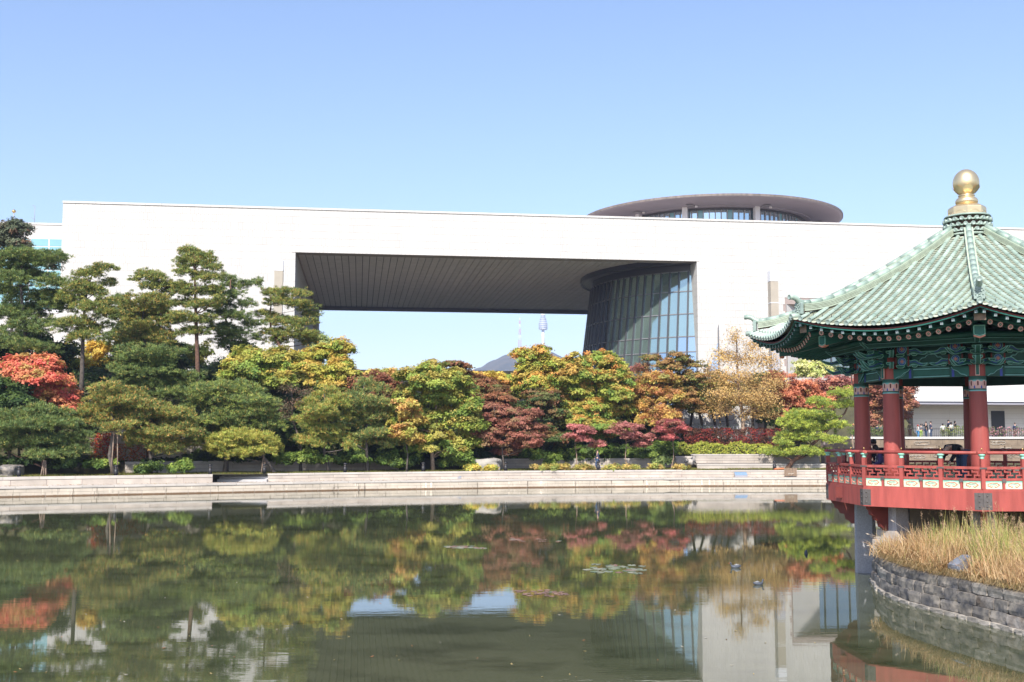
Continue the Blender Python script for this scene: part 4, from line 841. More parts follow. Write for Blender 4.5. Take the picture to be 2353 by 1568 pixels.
def ring(name, r0, r1, z0, z1, m_, parent, cx=DC.x, cy=DC.y, n=96, a0=0, a1=2 * math.pi):
    b = MB(); vs = []; closed = abs(a1 - a0 - 2 * math.pi) < 1e-6; N_ = n if closed else n + 1
    for k in range(N_):
        a = a0 + (a1 - a0) * k / n; s, c_ = math.sin(a), -math.cos(a)
        for r_, z_ in ((r0, z0), (r1, z0), (r1, z1), (r0, z1)): vs.append((cx + r_ * s, cy + r_ * c_, z_))
    fs = []
    for k in range(n):
        q = ((k + 1) % N_) * 4; p_ = k * 4
        for e in range(4): fs.append((p_ + e, q + e, q + (e + 1) % 4, p_ + (e + 1) % 4))
    b.add(vs, fs, False); return b.build(name, m_, parent)
for j in range(1, len(levels)): ring('transom', DRr(levels[j]) - .04, DRr(levels[j]) + .10, levels[j] - .07, levels[j] + .07, M['transom'], drum, a0=A0, a1=A1, n=48)
ring('soffit_ring', 20.2, 21.6, ZS + .1, ZS + .72, M['transom'], drum, a0=R(-170), a1=R(-20)); ring('soffit_ring', 21.6, 22.0, ZS - .02, ZS + .72, M['mullion'], drum, a0=R(-170), a1=R(-22))
ring('drum_head', 18.6, 20.1, 26.95, ZS + .7, M['mullion'], drum, a0=R(-170), a1=R(-13))
cn = MB(); ca_ = [R(-160 + 5 * k) for k in range(30)]; cn.add([tuple(dpt(a, z, -.8)) for a in ca_ for z in (4.0, 26.9)], [(2 * k, 2 * k + 2, 2 * k + 3, 2 * k + 1) for k in range(29)], True); cn.build('blinds', M['blind'], drum)
# disc roof over the hall
DK_ = Vector((31.25, 172.0))
DZ = 38.3
disc = thing('disc_roof', 'thin dark oval roof disc over a ring of windows, above the white parapet', 'roof', (DK_.x, DK_.y, ZT))
RD = 20.35
b = MB(); b.lathe([(15.6, DZ - .75), (RD - .5, DZ - .42), (RD, DZ - .32), (RD, DZ), (RD - .6, DZ + .12), (.5, DZ + .3)], 128, Matrix.Translation((DK_.x, DK_.y, 0))); 
b.build('roof_underside', M['disc_under'], disc)
ring('roof_rim', RD, RD + .06, DZ - .33, DZ + .0, M['disc_rim'], disc, DK_.x, DK_.y, n=128)
for k in range(128):
    if k % 2 == 0 and 40 < (k * 360 / 128 + 180) % 360 < 320: pass
nw = 60
for k in range(nw):
    a = R(-100) + R(200) * k / nw; a2 = R(-100) + R(200) * (k + 1) / nw
    q = [Vector((DK_.x + 14.6 * math.sin(x_), DK_.y - 14.6 * math.cos(x_), z_)) for x_, z_ in ((a, ZT), (a2, ZT), (a2, DZ - .85), (a, DZ - .85))]
    qi = [v + Vector((0, .06, 0)) for v in q]
    MB().add(q + qi, [(0, 1, 2, 3), (7, 6, 5, 4), (0, 4, 5, 1), (3, 2, 6, 7)]).build('clerestory_pane', M['glass_sky'] if k % 5 else M['glass_cyan'], disc)
    p_ = Vector((DK_.x + 14.68 * math.sin(a), DK_.y - 14.68 * math.cos(a), 0))
    MB().box(-.07, .07, -.1, .1, ZT, DZ - .85, Matrix.Translation(p_) @ Matrix.Rotation(a, 4, 'Z')).build('clerestory_mullion', M['lamp_steel'], disc)
ring('clerestory_head', 14.4, 14.85, DZ - 1.15, DZ - .85, M['mullion'], disc, DK_.x, DK_.y); ring('clerestory_core', 13.0, 13.1, ZT, DZ - .8, M['glass_dark'], disc, DK_.x, DK_.y)
ring('eave_soffit', 14.85, 15.7, DZ - .85, DZ - .72, M['disc_under'], disc, DK_.x, DK_.y)
for u in (1462, 1567, 1727, 1855, 1905):
    best = min((abs(P(1176, 800, 1).x * 0 + ((DK_.x + 15.4 * math.sin(a)) / (DK_.y - 15.4 * math.cos(a)) * F2 / 1.035 + CX) - u), a) for a in [R(-95 + .5 * q) for q in range(380)])
    a = best[1]; p_ = Vector((DK_.x + 15.4 * math.sin(a), DK_.y - 15.4 * math.cos(a), 0))
    MB().box(-.38, .38, -.35, .35, ZT, DZ - .74, Matrix.Translation(p_) @ Matrix.Rotation(a, 4, 'Z')).build('column', M['white_metal'], disc)
    a += R(3.5); p_ = Vector((DK_.x + 16.3 * math.sin(a), DK_.y - 16.3 * math.cos(a), DZ - .80))
    MB().box(-.5, .5, -.9, .9, 0, .06, Matrix.Translation(p_) @ Matrix.Rotation(a, 4, 'Z')).build('access_hatch', M['lamp_steel'], disc)
    p_ = Vector((DK_.x + 16.3 * math.sin(a + R(3)), DK_.y - 16.3 * math.cos(a + R(3)), DZ - 1.02)); MB().lathe([(.18, 0), (.22, .12), (.16, .3)], 12, Matrix.Translation(p_)).build('security_camera', M['white_metal'], disc)
# lower block at the left end
dl = 14.0
xa, zr = onfac(60, 512, dl)
lb = thing('museum_annex', 'lower white block with blue-green window bands at the far left, behind the pines', 'building', tuple(MF @ Vector((XL - 10, dl, ZG))))
x1 = XL
MB().box(XL - 60, x1 - .02, dl, dl + 40, ZG, zr, MF).build('wall', M['facade'], lb)
x = XL - 40
while x < x1 - 1.5: MB().box(x + .01, x + 1.49, dl - .08, dl + .5, zr - .25, zr + .03, MF).build('coping', M['facade'], lb); x += 1.5
_, zw1 = onfac(120, 549, dl); _, zw0 = onfac(120, 720, dl)
MB().box(XL - 45, x1 - .25, dl - .06, dl, zw0, zw1, MF).build('window_frame', M['white_metal'], lb)
_, zb_ = onfac(120, 567, dl); hh = zw1 - zb_
zz = zw1; r_ = 0
while zz - hh > zw0:
    x = x1 - .5
    while x > XL - 26:
        MB().box(x - 2.3, x - .08, dl - .10, dl - .061, zz - hh + .05, zz - .06, MF).build('window', M['glass_cyan'], lb); x -= 2.4
    zz -= hh; r_ += 1
# rooftop things
p = P(31, 512, 160); t = thing('lightning_rod', 'short roof mast with a ball on top at the far left', 'mast', tuple(p)); q = P(31, 486, 160)
MB().tube([tuple(p), (p.x, p.y, q.z)], .06, 6).build('pole', M['lamp_steel'], t); MB().lathe([(.02, -.3), (.26, -.12), (.3, 0), (.26, .12), (.02, .3)], 10, Matrix.Translation((p.x, p.y, q.z))).build('ball', M['brass'], t)
p = P(79, 514, 160); q = P(79, 474, 160); t = thing('antenna', 'thin angled antenna on the left roof', 'antenna', tuple(p))
MB().tube([tuple(p), (p.x, p.y, q.z)], .035, 5).build('pole', M['lamp_steel'], t); MB().tube([(p.x, p.y, q.z), (p.x - .4, p.y, q.z + .1)], .03, 5).tube([(p.x, p.y, p.z + .6), (p.x - .5, p.y, p.z + .9)], .03, 5).build('arm', M['lamp_steel'], t)
# square light towers
def light_tower(u, vtop, Y, label):
    p = P(u, vtop, Y); w = .53; t = thing('light_tower', label, 'light tower', (p.x, Y, ZG), None, math.atan2(fd.y, fd.x))
    Mx = wm(t)
    zt = p.z - ZG
    MB().box(-w, w, -w, w, zt - 1.3, zt, Mx).build('cap', M['white_metal'], t)
    MB().box(-w + .03, w - .03, -w + .03, w - .03, zt - 6.9, zt - 1.31, Mx).build('lamp_panel', M['lamp_panel'], t)
    MB().box(-w + .01, w - .01, -w + .01, w - .01, zt - 4.1, zt - 4.0, Mx).build('panel_joint', M['white_metal'], t)
    MB().box(-w, w, -w, w, 0, zt - 6.91, Mx).build('shaft', M['lamp_steel'], t)
    for k in range(-4, 5): MB().box(k * .115 - .012, k * .115 + .012, -w - .015, -w + .02, 0, zt - 7.0, Mx).build('shaft_rib', M['white_metal'], t)
light_tower(641.5, 599, 131, 'tall square light tower in front of the white wall, left of the big opening')
light_tower(1775.5, 624, 138, 'tall square light tower in front of the white wall, behind the pavilion eave')

# low front wing seen through the pavilion
WY = 135.0
xw = P(2096, 900, WY).x; zc = P(2110, 924, WY).z; zt = P(2110, 866, WY).z
wing = thing('museum_wing', 'low white stone wing with a thin flat canopy, seen between the pavilion columns', 'building', (xw, WY, ZG))
MW = Matrix(((fd.x, fn.x, 0, xw), (fd.y, fn.y, 0, WY), (0, 0, 1, 0), (0, 0, 0, 1)))
MB().box(0, 60, .05, 20, ZG, zt, MW).build('wall', M['joint'], wing)
wb = MB(); wb.box(.006, 2.394, 0, .1, .006, .62); wbm = wb.mesh('stone_panel', M['facade'])
for r_ in range(12):
    z0 = ZG + r_ * .63
    if z0 + .6 > zt: break
    for k in range(13):
        if not (zc - .7 > z0 and 6 <= k * 2.4 - 5 <= 9 and False): inst('stone_panel', wbm, wing, MW @ Matrix.Translation((k * 2.4 - (0 if r_ % 2 == 0 else 0), random.uniform(-.004, .004), z0)))
    for k in range(3): inst('stone_panel', wbm, wing, MW @ Matrix.Translation((0, 2.4 + k * 2.4, z0)) @ Matrix.Rotation(R(-90), 4, 'Z'))
MB().box(-1.8, 60, -4.2, -.02, zc - .06, zc + .14, MW).build('canopy', M['white_metal'], wing)
MB().box(-1.5, 60, -4.0, -.02, zc - .40, zc - .07, MW).build('canopy_underside', M['disc_under'], wing)
dx = (P(2289, 960, WY).x - xw) / fd.x; dx2 = (P(2322, 960, WY).x - xw) / fd.x
MB().box(dx, dx2, -.06, .3, ZG, P(2300, 944, WY).z, MW).build('door', M['iron_black'], wing)
# ------------------------------------------------------------------ right-hand terrace with relief wall
TY = lambda x: 106.5
xw0 = P(1893, 1010, 106).x
tw = thing('relief_wall', 'brown stone retaining wall with carved cloud reliefs behind the pavilion', 'wall', (xw0, 106, 1.5))
ztop = P(2100, 1004, 106).z
MB().box(xw0, xw0 + 40, 106.06, 107, 1.3, ztop - .2, None).build('core', M['joint'], tw)
sb = MB(); sb.box(.01, 1.19, 0, .2, .008, .612); sbm = sb.mesh('stone', M['brown_stone'])
h_ = (ztop - .22 - 1.7) / 4
for r_ in range(4):
    for k in range(32): inst('stone', sbm, tw, Matrix.Translation((xw0 + k * 1.2 + (r_ % 2) * .6, 106 + random.uniform(-.01, .01), 1.7 + r_ * h_)) @ Matrix.Scale(h_ / .62, 4, (0, 0, 1)))
cb = MB(); cb.box(.005, 2.39, -.12, .6, 0, .2); cbm = cb.mesh('coping_stone', M['facade'])
for k in range(17): inst('coping_stone', cbm, tw, Matrix.Translation((xw0 - .1 + k * 2.4, 106, ztop - .2)))
for (u, v) in ((2115, 1019), (2135, 1033), (2105, 1050), (2290, 1018), (2312, 1033), (2160, 1047), (2245, 1045), (2330, 1048), (2060, 1030)):
    c0 = P(u, v, 105.98); b = MB()
    for q in range(3):
        a0 = random.uniform(0, 6); pts = [(c0.x + (.28 + .1 * k / 8) * math.cos(a0 + k * .7) * (1.5 if q else 1) + q * .35 - .3, 105.97, c0.z + .16 * math.sin(a0 + k * .7)) for k in range(8)]
        b.tube(pts, .035, 5)
    b.build('cloud_relief', M['relief'], tw)
# iron fence on the terrace
fx0 = P(1955, 990, 108.5).x; fe = thing('iron_fence', 'thin black iron fence along the terrace edge above the relief wall', 'fence', (fx0, 108.5, ztop - .05))
MB().box(fx0, fx0 + 30, 108.48, 108.52, ztop + .75, ztop + .79).box(fx0, fx0 + 30, 108.48, 108.52, ztop + .12, ztop + .16).build('rail', M['iron_black'], fe)
bb = MB(); bb.box(-.012, .012, -.012, .012, 0, .95); bbm = bb.mesh('bar', M['iron_black'])
for k in range(150): inst('bar', bbm, fe, Matrix.Translation((fx0 + k * .2, 108.5, ztop - .03)))
def flat_hedge(name, label, cat, u0, u1, v0, Y, hgt, pal, wts, leaf=.14, per=160, kind=None):
    a = P(u0, v0, Y); b = P(u1, v0, Y); n_ = int(per * (b.x - a.x) * hgt * 1.5); q = rng.uniform(0, 1, (n_, 3))
    C = np.stack([a.x + (b.x - a.x) * q[:, 0], Y + q[:, 1] * .9, a.z - hgt + hgt * (q[:, 2] ** .6) * (.8 + .4 * np.sin(q[:, 0] * 23) ** 2)], 1)
    V, Fc = leaf_quads(C, leaf, .4, .5); tag(npobj(name, V, Fc, M['leaf'], None, pick(pal, wts, n_) * rng.uniform(.7, 1.2, (n_, 1))), label, cat, kind=kind)
flat_hedge('flower_bed', 'pink flower bed on the terrace at the right edge', 'flower bed', 2275, 2420, 985, 110, 1.0, [(.75, .32, .38), (.6, .45, .42), (.20, .28, .07)], [2, 1, 2])
flat_hedge('ornamental_grass', 'pale green ornamental grass beside the pink flowers', 'grass', 2165, 2280, 982, 110.5, 1.1, [(.42, .44, .14), (.28, .34, .10), (.2, .28, .08)], [2, 2, 1])
flat_hedge('ornamental_grass', 'green bushes behind the fence by the middle columns', 'bushes', 2012, 2070, 985, 110.5, 1.0, [(.22, .30, .08), (.14, .2, .05)], [1, 1])
flat_hedge('shrub', 'small green bushes behind the fence, left of the second column', 'bushes', 1950, 2010, 985, 110.5, .8, [(.22, .32, .06), (.14, .2, .05)], [1, 1])
# pale garden wall behind the trunks
gw = thing('garden_wall', 'sunlit pale stone wall striped by tree trunks and their shadows, behind the red hedge', 'wall', (P(1600, 960, 116).x, 116, ZG))
x0 = P(1440, 960, 116).x; x1 = P(1760, 960, 116).x; z1 = P(1600, 934, 116).z
gb = MB(); gb.box(.008, 1.19, 0, .3, .006, .594); gbm = gb.mesh('stone', M['facade'])
MB().box(x0, x1, 116.05, 116.6, 2.0, z1 - .01).build('core', M['joint'], gw)
k = 0
for r_ in range(6):
    x = x0 + (r_ % 2) * .6
    while x < x1 - 1: inst('stone', gbm, gw, Matrix.Translation((x, 116 + random.uniform(-.01, .01), z1 - .6 * (r_ + 1)))); x += 1.2
# bare trunks in front of it
for k, u in enumerate([1462, 1492, 1530, 1556, 1588, 1612, 1640, 1668, 1735, 1760]):
    p = P(u, 985, 113 - (k % 3)); t = thing('slim_tree', 'slim dark-trunked tree standing in the row before the pale garden wall', 'tree', (p.x, p.y, 3.0), 'slim dark trunks before the garden wall')
    MB().tube([tuple(q) for q in wobble((p.x, p.y, 3.0), (p.x + random.uniform(-.5, .5), p.y, 10.2), 5, .05, k)], [.17, .15, .14, .12, .10, .06], 7).build('trunk', M['bark'], t)
    cb_ = [((p.x + random.uniform(-.6, .6), p.y, 9.2 + random.uniform(-.6, .8)), (1.4, 1.2, 1.0))]
    V, Fc, K = decid_crown(cb_, GREEN + [(.3, .2, .05)], [1, 1, 1, 1], .19, 8, 36, .5); npobj('crown', V, Fc, M['leaf'], t, K)
# left retaining wall behind the low pines
rx0 = P(205, 1020, 88).x; a = place(208, 10); bq = place(640, 11)
rw = thing('retaining_wall', 'grey stone retaining wall behind the low pines at the left, ivy on its left end', 'wall', (a.x, a.y, 2.0))
zt_ = P(300, 1000, a.y).z; dv = (bq - a).normalized(); Lw = (bq - a).length
Mr = Matrix(((dv.x, -dv.y, 0, a.x), (dv.y, dv.x, 0, a.y), (0, 0, 1, 0), (0, 0, 0, 1)))
MB().box(0, Lw, .05, .6, 1.5, zt_ - .1, Mr).build('core', M['joint'], rw)
rb_ = MB(); rb_.box(.008, 1.39, 0, .3, .006, .494); rbm = rb_.mesh('stone', M['granite'])
for r_ in range(5):
    x = (r_ % 2) * .7
    while x < Lw - 1.4: inst('stone', rbm, rw, Mr @ Matrix.Translation((x, random.uniform(-.012, .012), zt_ - .1 - .5 * (r_ + 1)))); x += 1.4
x = 0
cbm2 = MB(); cbm2.box(.004, 1.99, -.06, .5, 0, .12); cbm2 = cbm2.mesh('coping_stone', M['granite_top'])
while x < Lw - 2: inst('coping_stone', cbm2, rw, Mr @ Matrix.Translation((x, 0, zt_ - .1))); x += 2
# railings on the slope (pale wood) and white plaques
for (u0, u1, v, lab) in ((193, 231, 857, 'pale wooden railing behind the slim pine trunk'), (246, 268, 853, 'short pale wooden railing left of the blue-green pine'), (427, 470, 843, 'pale wooden railing left of the tallest pine trunk')):
    p = place(u0, 25, v); q = P(u1, v, p.y); t = thing('wooden_railing', lab, 'railing', tuple(p - Vector((0, 0, 1.2))))
    MB().tube([tuple(p), (q.x, q.y, p.z)], .04, 6).tube([(p.x, p.y, p.z - .5), (q.x, q.y, p.z - .5)], .03, 6).build('rail', M['lamp_panel'], t)
    for k in range(4): x = p.x + (q.x - p.x) * k / 3; MB().tube([(x, p.y, p.z + .05), (x, p.y, p.z - 1.2)], .045, 6).build('post', M['lamp_panel'], t)
for k in range(3):
    p = place(489 + k * 14, 25, 843); t = thing('name_plate', 'small white plate standing on the slope right of the tallest pine trunk', 'sign', tuple(p), 'small white plates on the slope')
    MB().box(p.x - .25, p.x + .25, p.y, p.y + .04, p.z - .05, p.z + .28).build('plate', M['white_metal'], t); MB().tube([(p.x, p.y + .02, p.z), (p.x, p.y + .02, p.z - 1)], .02, 5).build('post', M['iron'], t)

# ------------------------------------------------------------------ far hill and towers
HY = 3400.0
hp = [(1880, 1000), (1880, 868), (1915, 856), (1093, 850)]
prof = [(1000, 880), (1060, 868), (1100, 850), (1118, 841), (1140, 829), (1158, 820), (1172, 817), (1190, 815), (1215, 811), (1240, 809), (1262, 815), (1300, 832), (1330, 850), (1360, 868), (1400, 880)]
V = []; Fq = []; nu = 90; nd = 14
for j in range(nd):
    t_ = j / (nd - 1)
    for i in range(nu):
        u = 990 + (1410 - 990) * i / (nu - 1); v = float(np.interp(u, [q[0] for q in prof], [q[1] for q in prof]))
        p = P(u, v, HY); zt_h = p.z; x = p.x
        side = math.sin(math.pi * (t_ * .96 + .02))
        z = 2 + (zt_h - 2) * side ** .8 + 9 * mnoise.noise(Vector((x * .012, t_ * 6, 0))) * side + 3.0 * mnoise.noise(Vector((x * .06, t_ * 20, 2)))
        V.append((x, HY - 900 + 1800 * t_, z))
for j in range(nd - 1):
    for i in range(nu - 1): Fq.append((j * nu + i, j * nu + i + 1, (j + 1) * nu + i + 1, (j + 1) * nu + i))
h = MB(); h.add(V, Fq, True); tag(h.build('hill', M['hill']), kind='structure')
p = P(1248, 812, HY); t = thing('observation_tower', 'distant white observation tower with a stacked round cabin and red mast', 'tower', (p.x, HY, 200))
k_ = HY / F2
def zv(v): return P(1248, v, HY).z
TM = Matrix.Translation((p.x, HY, 0))
MB().lathe([(5.6 * k_ / 1.35, 200), (5.2 * k_ / 1.35, zv(785)), (4.4 * k_ / 1.35, zv(757))], 24, TM).build('shaft', M['tower_white'], t)
MB().lathe([(5.2 * k_ / 1.2, zv(799)), (6.2 * k_ / 1.2, zv(798)), (6.2 * k_ / 1.2, zv(796)), (5 * k_ / 1.2, zv(795))], 24, TM).build('collar', M['tower_grey'], t)
for (v0, v1, r_, m_) in ((758, 756, 9.8, 'tower_white'), (756, 753, 10, 'tower_grey'), (753, 751.5, 10.2, 'tower_white'), (751.5, 748, 10, 'tower_grey'), (748, 746.5, 10.2, 'tower_white'), (746.5, 743, 10, 'tower_grey'), (743, 741.5, 9.6, 'tower_white'), (741.5, 738, 8.4, 'tower_grey'), (738, 736.5, 8.2, 'tower_white'), (736.5, 733, 7.4, 'tower_grey'), (733, 732, 7.6, 'tower_white'), (732, 727, 5.4, 'tower_grey'), (727, 721, 5.0, 'tower_white')):
    MB().lathe([(r_ * k_, zv(v0)), (r_ * k_, zv(v1))], 28, TM).build('cabin_deck', M[m_], t)
MB().lathe([(4.4 * k_ / 1.3, zv(721)), (2.6 * k_, zv(712)), (1.8 * k_, zv(690))], 12, TM).build('mast', M['tower_red'], t)
for v in (718, 713, 708): MB().lathe([(4.2 * k_, zv(v)), (4.2 * k_, zv(v - 1))], 16, TM).build('mast_ring', M['tower_red'], t)
p = P(1194.5, 815, HY); t = thing('radio_mast', 'distant slim red and white radio mast left of the observation tower', 'mast', (p.x, HY, 200))
zs_ = [P(1194, v, HY).z for v in (815, 800, 782, 770, 757, 745, 738, 731)] ; rs_ = [6.5, 5.0, 3.6, 3.0, 2.4, 1.9, 1.4]
for k in range(7):
    z0, z1 = zs_[k], zs_[k + 1]; r0_ = rs_[k]; r1_ = rs_[min(k + 1, 6)] * .95; b = MB()
    for sx in (-1, 1):
        for sy in (-1, 1): b.tube([(p.x + sx * r0_, HY + sy * r0_, z0), (p.x + sx * r1_, HY + sy * r1_, z1)], .55, 4)
    nseg = 4
    for q in range(nseg):
        f0, f1 = q / nseg, (q + 1) / nseg; ra = r0_ + (r1_ - r0_) * f0; rb2 = r0_ + (r1_ - r0_) * f1; za = z0 + (z1 - z0) * f0; zb2 = z0 + (z1 - z0) * f1
        b.tube([(p.x - ra, HY - ra, za), (p.x + rb2, HY - rb2, zb2)], .35, 4).tube([(p.x + ra, HY - ra, za), (p.x - rb2, HY - rb2, zb2)], .35, 4)
    b.build('mast_section', M['tower_white' if k % 2 == 0 else 'tower_red'], t)
# far treeline so that nothing ends behind the opening

# ------------------------------------------------------------------ pavilion
PC = Vector((14.112, 33.583)); TH = -.365; T = math.tan(R(22.5)); D45 = math.pi / 4
def AX(a, z=0):
    return Matrix(((math.cos(a), -math.sin(a), 0, PC.x), (math.sin(a), math.cos(a), 0, PC.y), (0, 0, 1, z), (0, 0, 0, 1)))
def FM(i): return AX(TH + (i - .5) * D45)
def CM(k): return AX(TH + k * D45)
pav = thing('pavilion', 'octagonal Korean pavilion with celadon tile roof, gold finial and red columns standing over the pond', 'pavilion', (PC.x, PC.y, 0))
def fslab(mb, Mx, ro, ri, z0, z1, trim=0.0, dz=None):
    a, b = ro * T - trim, ri * T - trim
    vs = [(-a, -ro, z0), (a, -ro, z0), (b, -ri, z0), (-b, -ri, z0), (-a, -ro, z1), (a, -ro, z1), (b, -ri, z1), (-b, -ri, z1)]
    mb.add(vs, [(0, 3, 2, 1), (4, 5, 6, 7), (0, 1, 5, 4), (1, 2, 6, 5), (2, 3, 7, 6), (3, 0, 4, 7)], False, Mx); return mb
AP = 4.426 * math.cos(R(22.5)); CAP = 3.277 * math.cos(R(22.5)); AR = 4.426
FRONT = (-2, -1, 0, 1, 2, 3, 4, 5)
deck = MB()
deck.lathe([(4.0, 2.70), (4.0, 2.78)], 8, Matrix.Translation((PC.x, PC.y, 0)) @ Matrix.Rotation(TH - math.pi / 2, 4, 'Z')); deck = deck.build('deck', M['wood'], pav)
for k in range(-3, 4):
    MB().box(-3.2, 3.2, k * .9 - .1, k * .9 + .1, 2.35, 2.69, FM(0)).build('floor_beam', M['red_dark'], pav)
sw = MB()   # the cloud scroll painted on each board
pts = []
for q in range(25):
    a = math.pi * (1.28 - 1.56 * q / 24); pts.append((.155 * math.cos(a) * (1.0 + .08 * math.cos(a * 7)), 0, .052 * math.sin(a) * (1.0 + .12 * math.cos(a * 7)) + .005))
pts = [(-.045, 0, -.02), (-.035, 0, -.045), (-.07, 0, -.058)] + pts + [(.07, 0, -.058), (.035, 0, -.045), (.045, 0, -.02)]
sw.tube(pts, .0125, 5); swm = sw.mesh('cloud_scroll', M['salmon'])
sw2 = MB(); sw2.tube([(-.09, 0, 0), (-.05, 0, .022), (0, 0, .026), (.05, 0, .022), (.09, 0, 0)], .008, 4); sw2m = sw2.mesh('cloud_line', M['teal'])
pb = MB(); pb.box(-.235, .235, -.008, .02, 0, .215); pbm = pb.mesh('cloud_panel', M['cream']); 
pg = MB(); pg.box(-.232, .232, -.012, -.0085, .17, .212); pgm = pg.mesh('panel_edge', M['mint'])
lt = MB(); bw = .017; W_ = 1.0; Hh = .235; per = .25
def hb(x0, x1, z): lt.box(x0 - bw, x1 + bw, -.02, .02, z - bw, z + bw)
def vb(x, z0, z1): lt.box(x - bw, x + bw, -.0195, .0195, z0, z1)
for q in range(4):
    x = -.5 + q * per
    hb(x + .04, x + .19, .165); vb(x + .04, .165, Hh); vb(x + .19, .075, .165); hb(x + .10, x + .25, .075); vb(x + .10, 0, .075)
ltm = lt.mesh('lattice', M['red'])
capm = MB(); capm.lathe([(.055, 0), (.06, .03), (.045, .035), (.07, .07), (.10, .10), (.10, .12), (.06, .13)], 8, ph=math.pi / 8); capm = capm.mesh('post_capital', M['mint'])
ballm = MB(); ballm.lathe([(.008, 0), (.008, .035), (.02, .045), (.024, .06), (.018, .078), (.003, .088)], 8); ballm = ballm.mesh('rail_finial', M['brass'])
for i in FRONT:
    F = FM(i); hw = AP * T
    beam = MB(); fslab(beam, F, AP, AP - .28, 2.217, 2.745, .0015); beam = beam.build('deck_beam', M['red'], pav)
    for s in (-1, 1):
        x0, x1 = (hw - .235, hw - .001) if s > 0 else (-hw + .001, -hw + .235)
        pl = MB().box(x0, x1, -AP - .008, -AP + .002, 2.25, 2.70, F).build('metal_plate', M['iron'], beam)
        for zz in (2.33, 2.475, 2.62): MB().lathe([(.028, 0), (.02, .012), (.003, .016)], 8, F @ Matrix.Translation((s * (hw - .10), -AP - .008, zz)) @ Matrix.Rotation(R(90), 4, 'X')).build('stud', M['iron'], beam)
    rl = MB(); fslab(rl, F, AP - .02, AP - .13, 2.746, 2.80, .001); rl = rl.build('railing', M['red'], pav)
    for z0, z1 in ((3.022, 3.085), (3.325, 3.395)): MB().box(-hw + .04, hw - .04, -AP + .03, -AP + .11, z0, z1, F).build('rail_bar', M['red'], rl)
    MB().tube([(-hw - .10, -AP + .07, 3.762), (hw + .10, -AP + .07, 3.762)], .046, 12, True, F).build('top_rail', M['red'], rl)
    for b_ in range(4):
        x = -hw + .03 + (2 * hw - .06) * b_ / 3
        if b_ == 3: continue
        MB().box(x - .052, x + .052, -AP + .015, -AP + .125, 2.80, 3.60, F).build('post', M['red'], rl)
        inst('post_capital', capm, rl, F @ Matrix.Translation((x, -AP + .07, 3.60)))
        inst('rail_finial', ballm, rl, F @ Matrix.Translation((x, -AP + .07, 3.805)))
        MB().box(x - .10, x + .10, -AP + .008, -AP + .014, 3.33, 3.375, F).build('iron_strap', M['iron'], rl)
    for b_ in range(3):
        xc = -hw + .03 + (2 * hw - .06) * (b_ + .5) / 3; w_ = (2 * hw - .06) / 3
        inst('lattice', ltm, rl, F @ Matrix.Translation((xc, -AP + .07, 3.088)))
        MB().box(xc - .03, xc + .03, -AP + .02, -AP + .12, 2.80, 3.02, F).build('post', M['red'], rl)
        MB().box(xc - .055, xc + .055, -AP + .012, -AP + .019, 2.97, 3.07, F).build('iron_strap', M['iron'], rl)
        for s in (-1, 1):
            xx = xc + s * (w_ / 4 + .002)
            pn = inst('cloud_panel', pbm, rl, F @ Matrix.Translation((xx, -AP + .06, 2.803)))
            inst('panel_edge', pgm, rl, F @ Matrix.Translation((xx, -AP + .06, 2.803)))
            inst('cloud_scroll', swm, rl, F @ Matrix.Translation((xx, -AP + .05, 2.905)))
            inst('cloud_line', sw2m, rl, F @ Matrix.Translation((xx, -AP + .05, 2.90)))
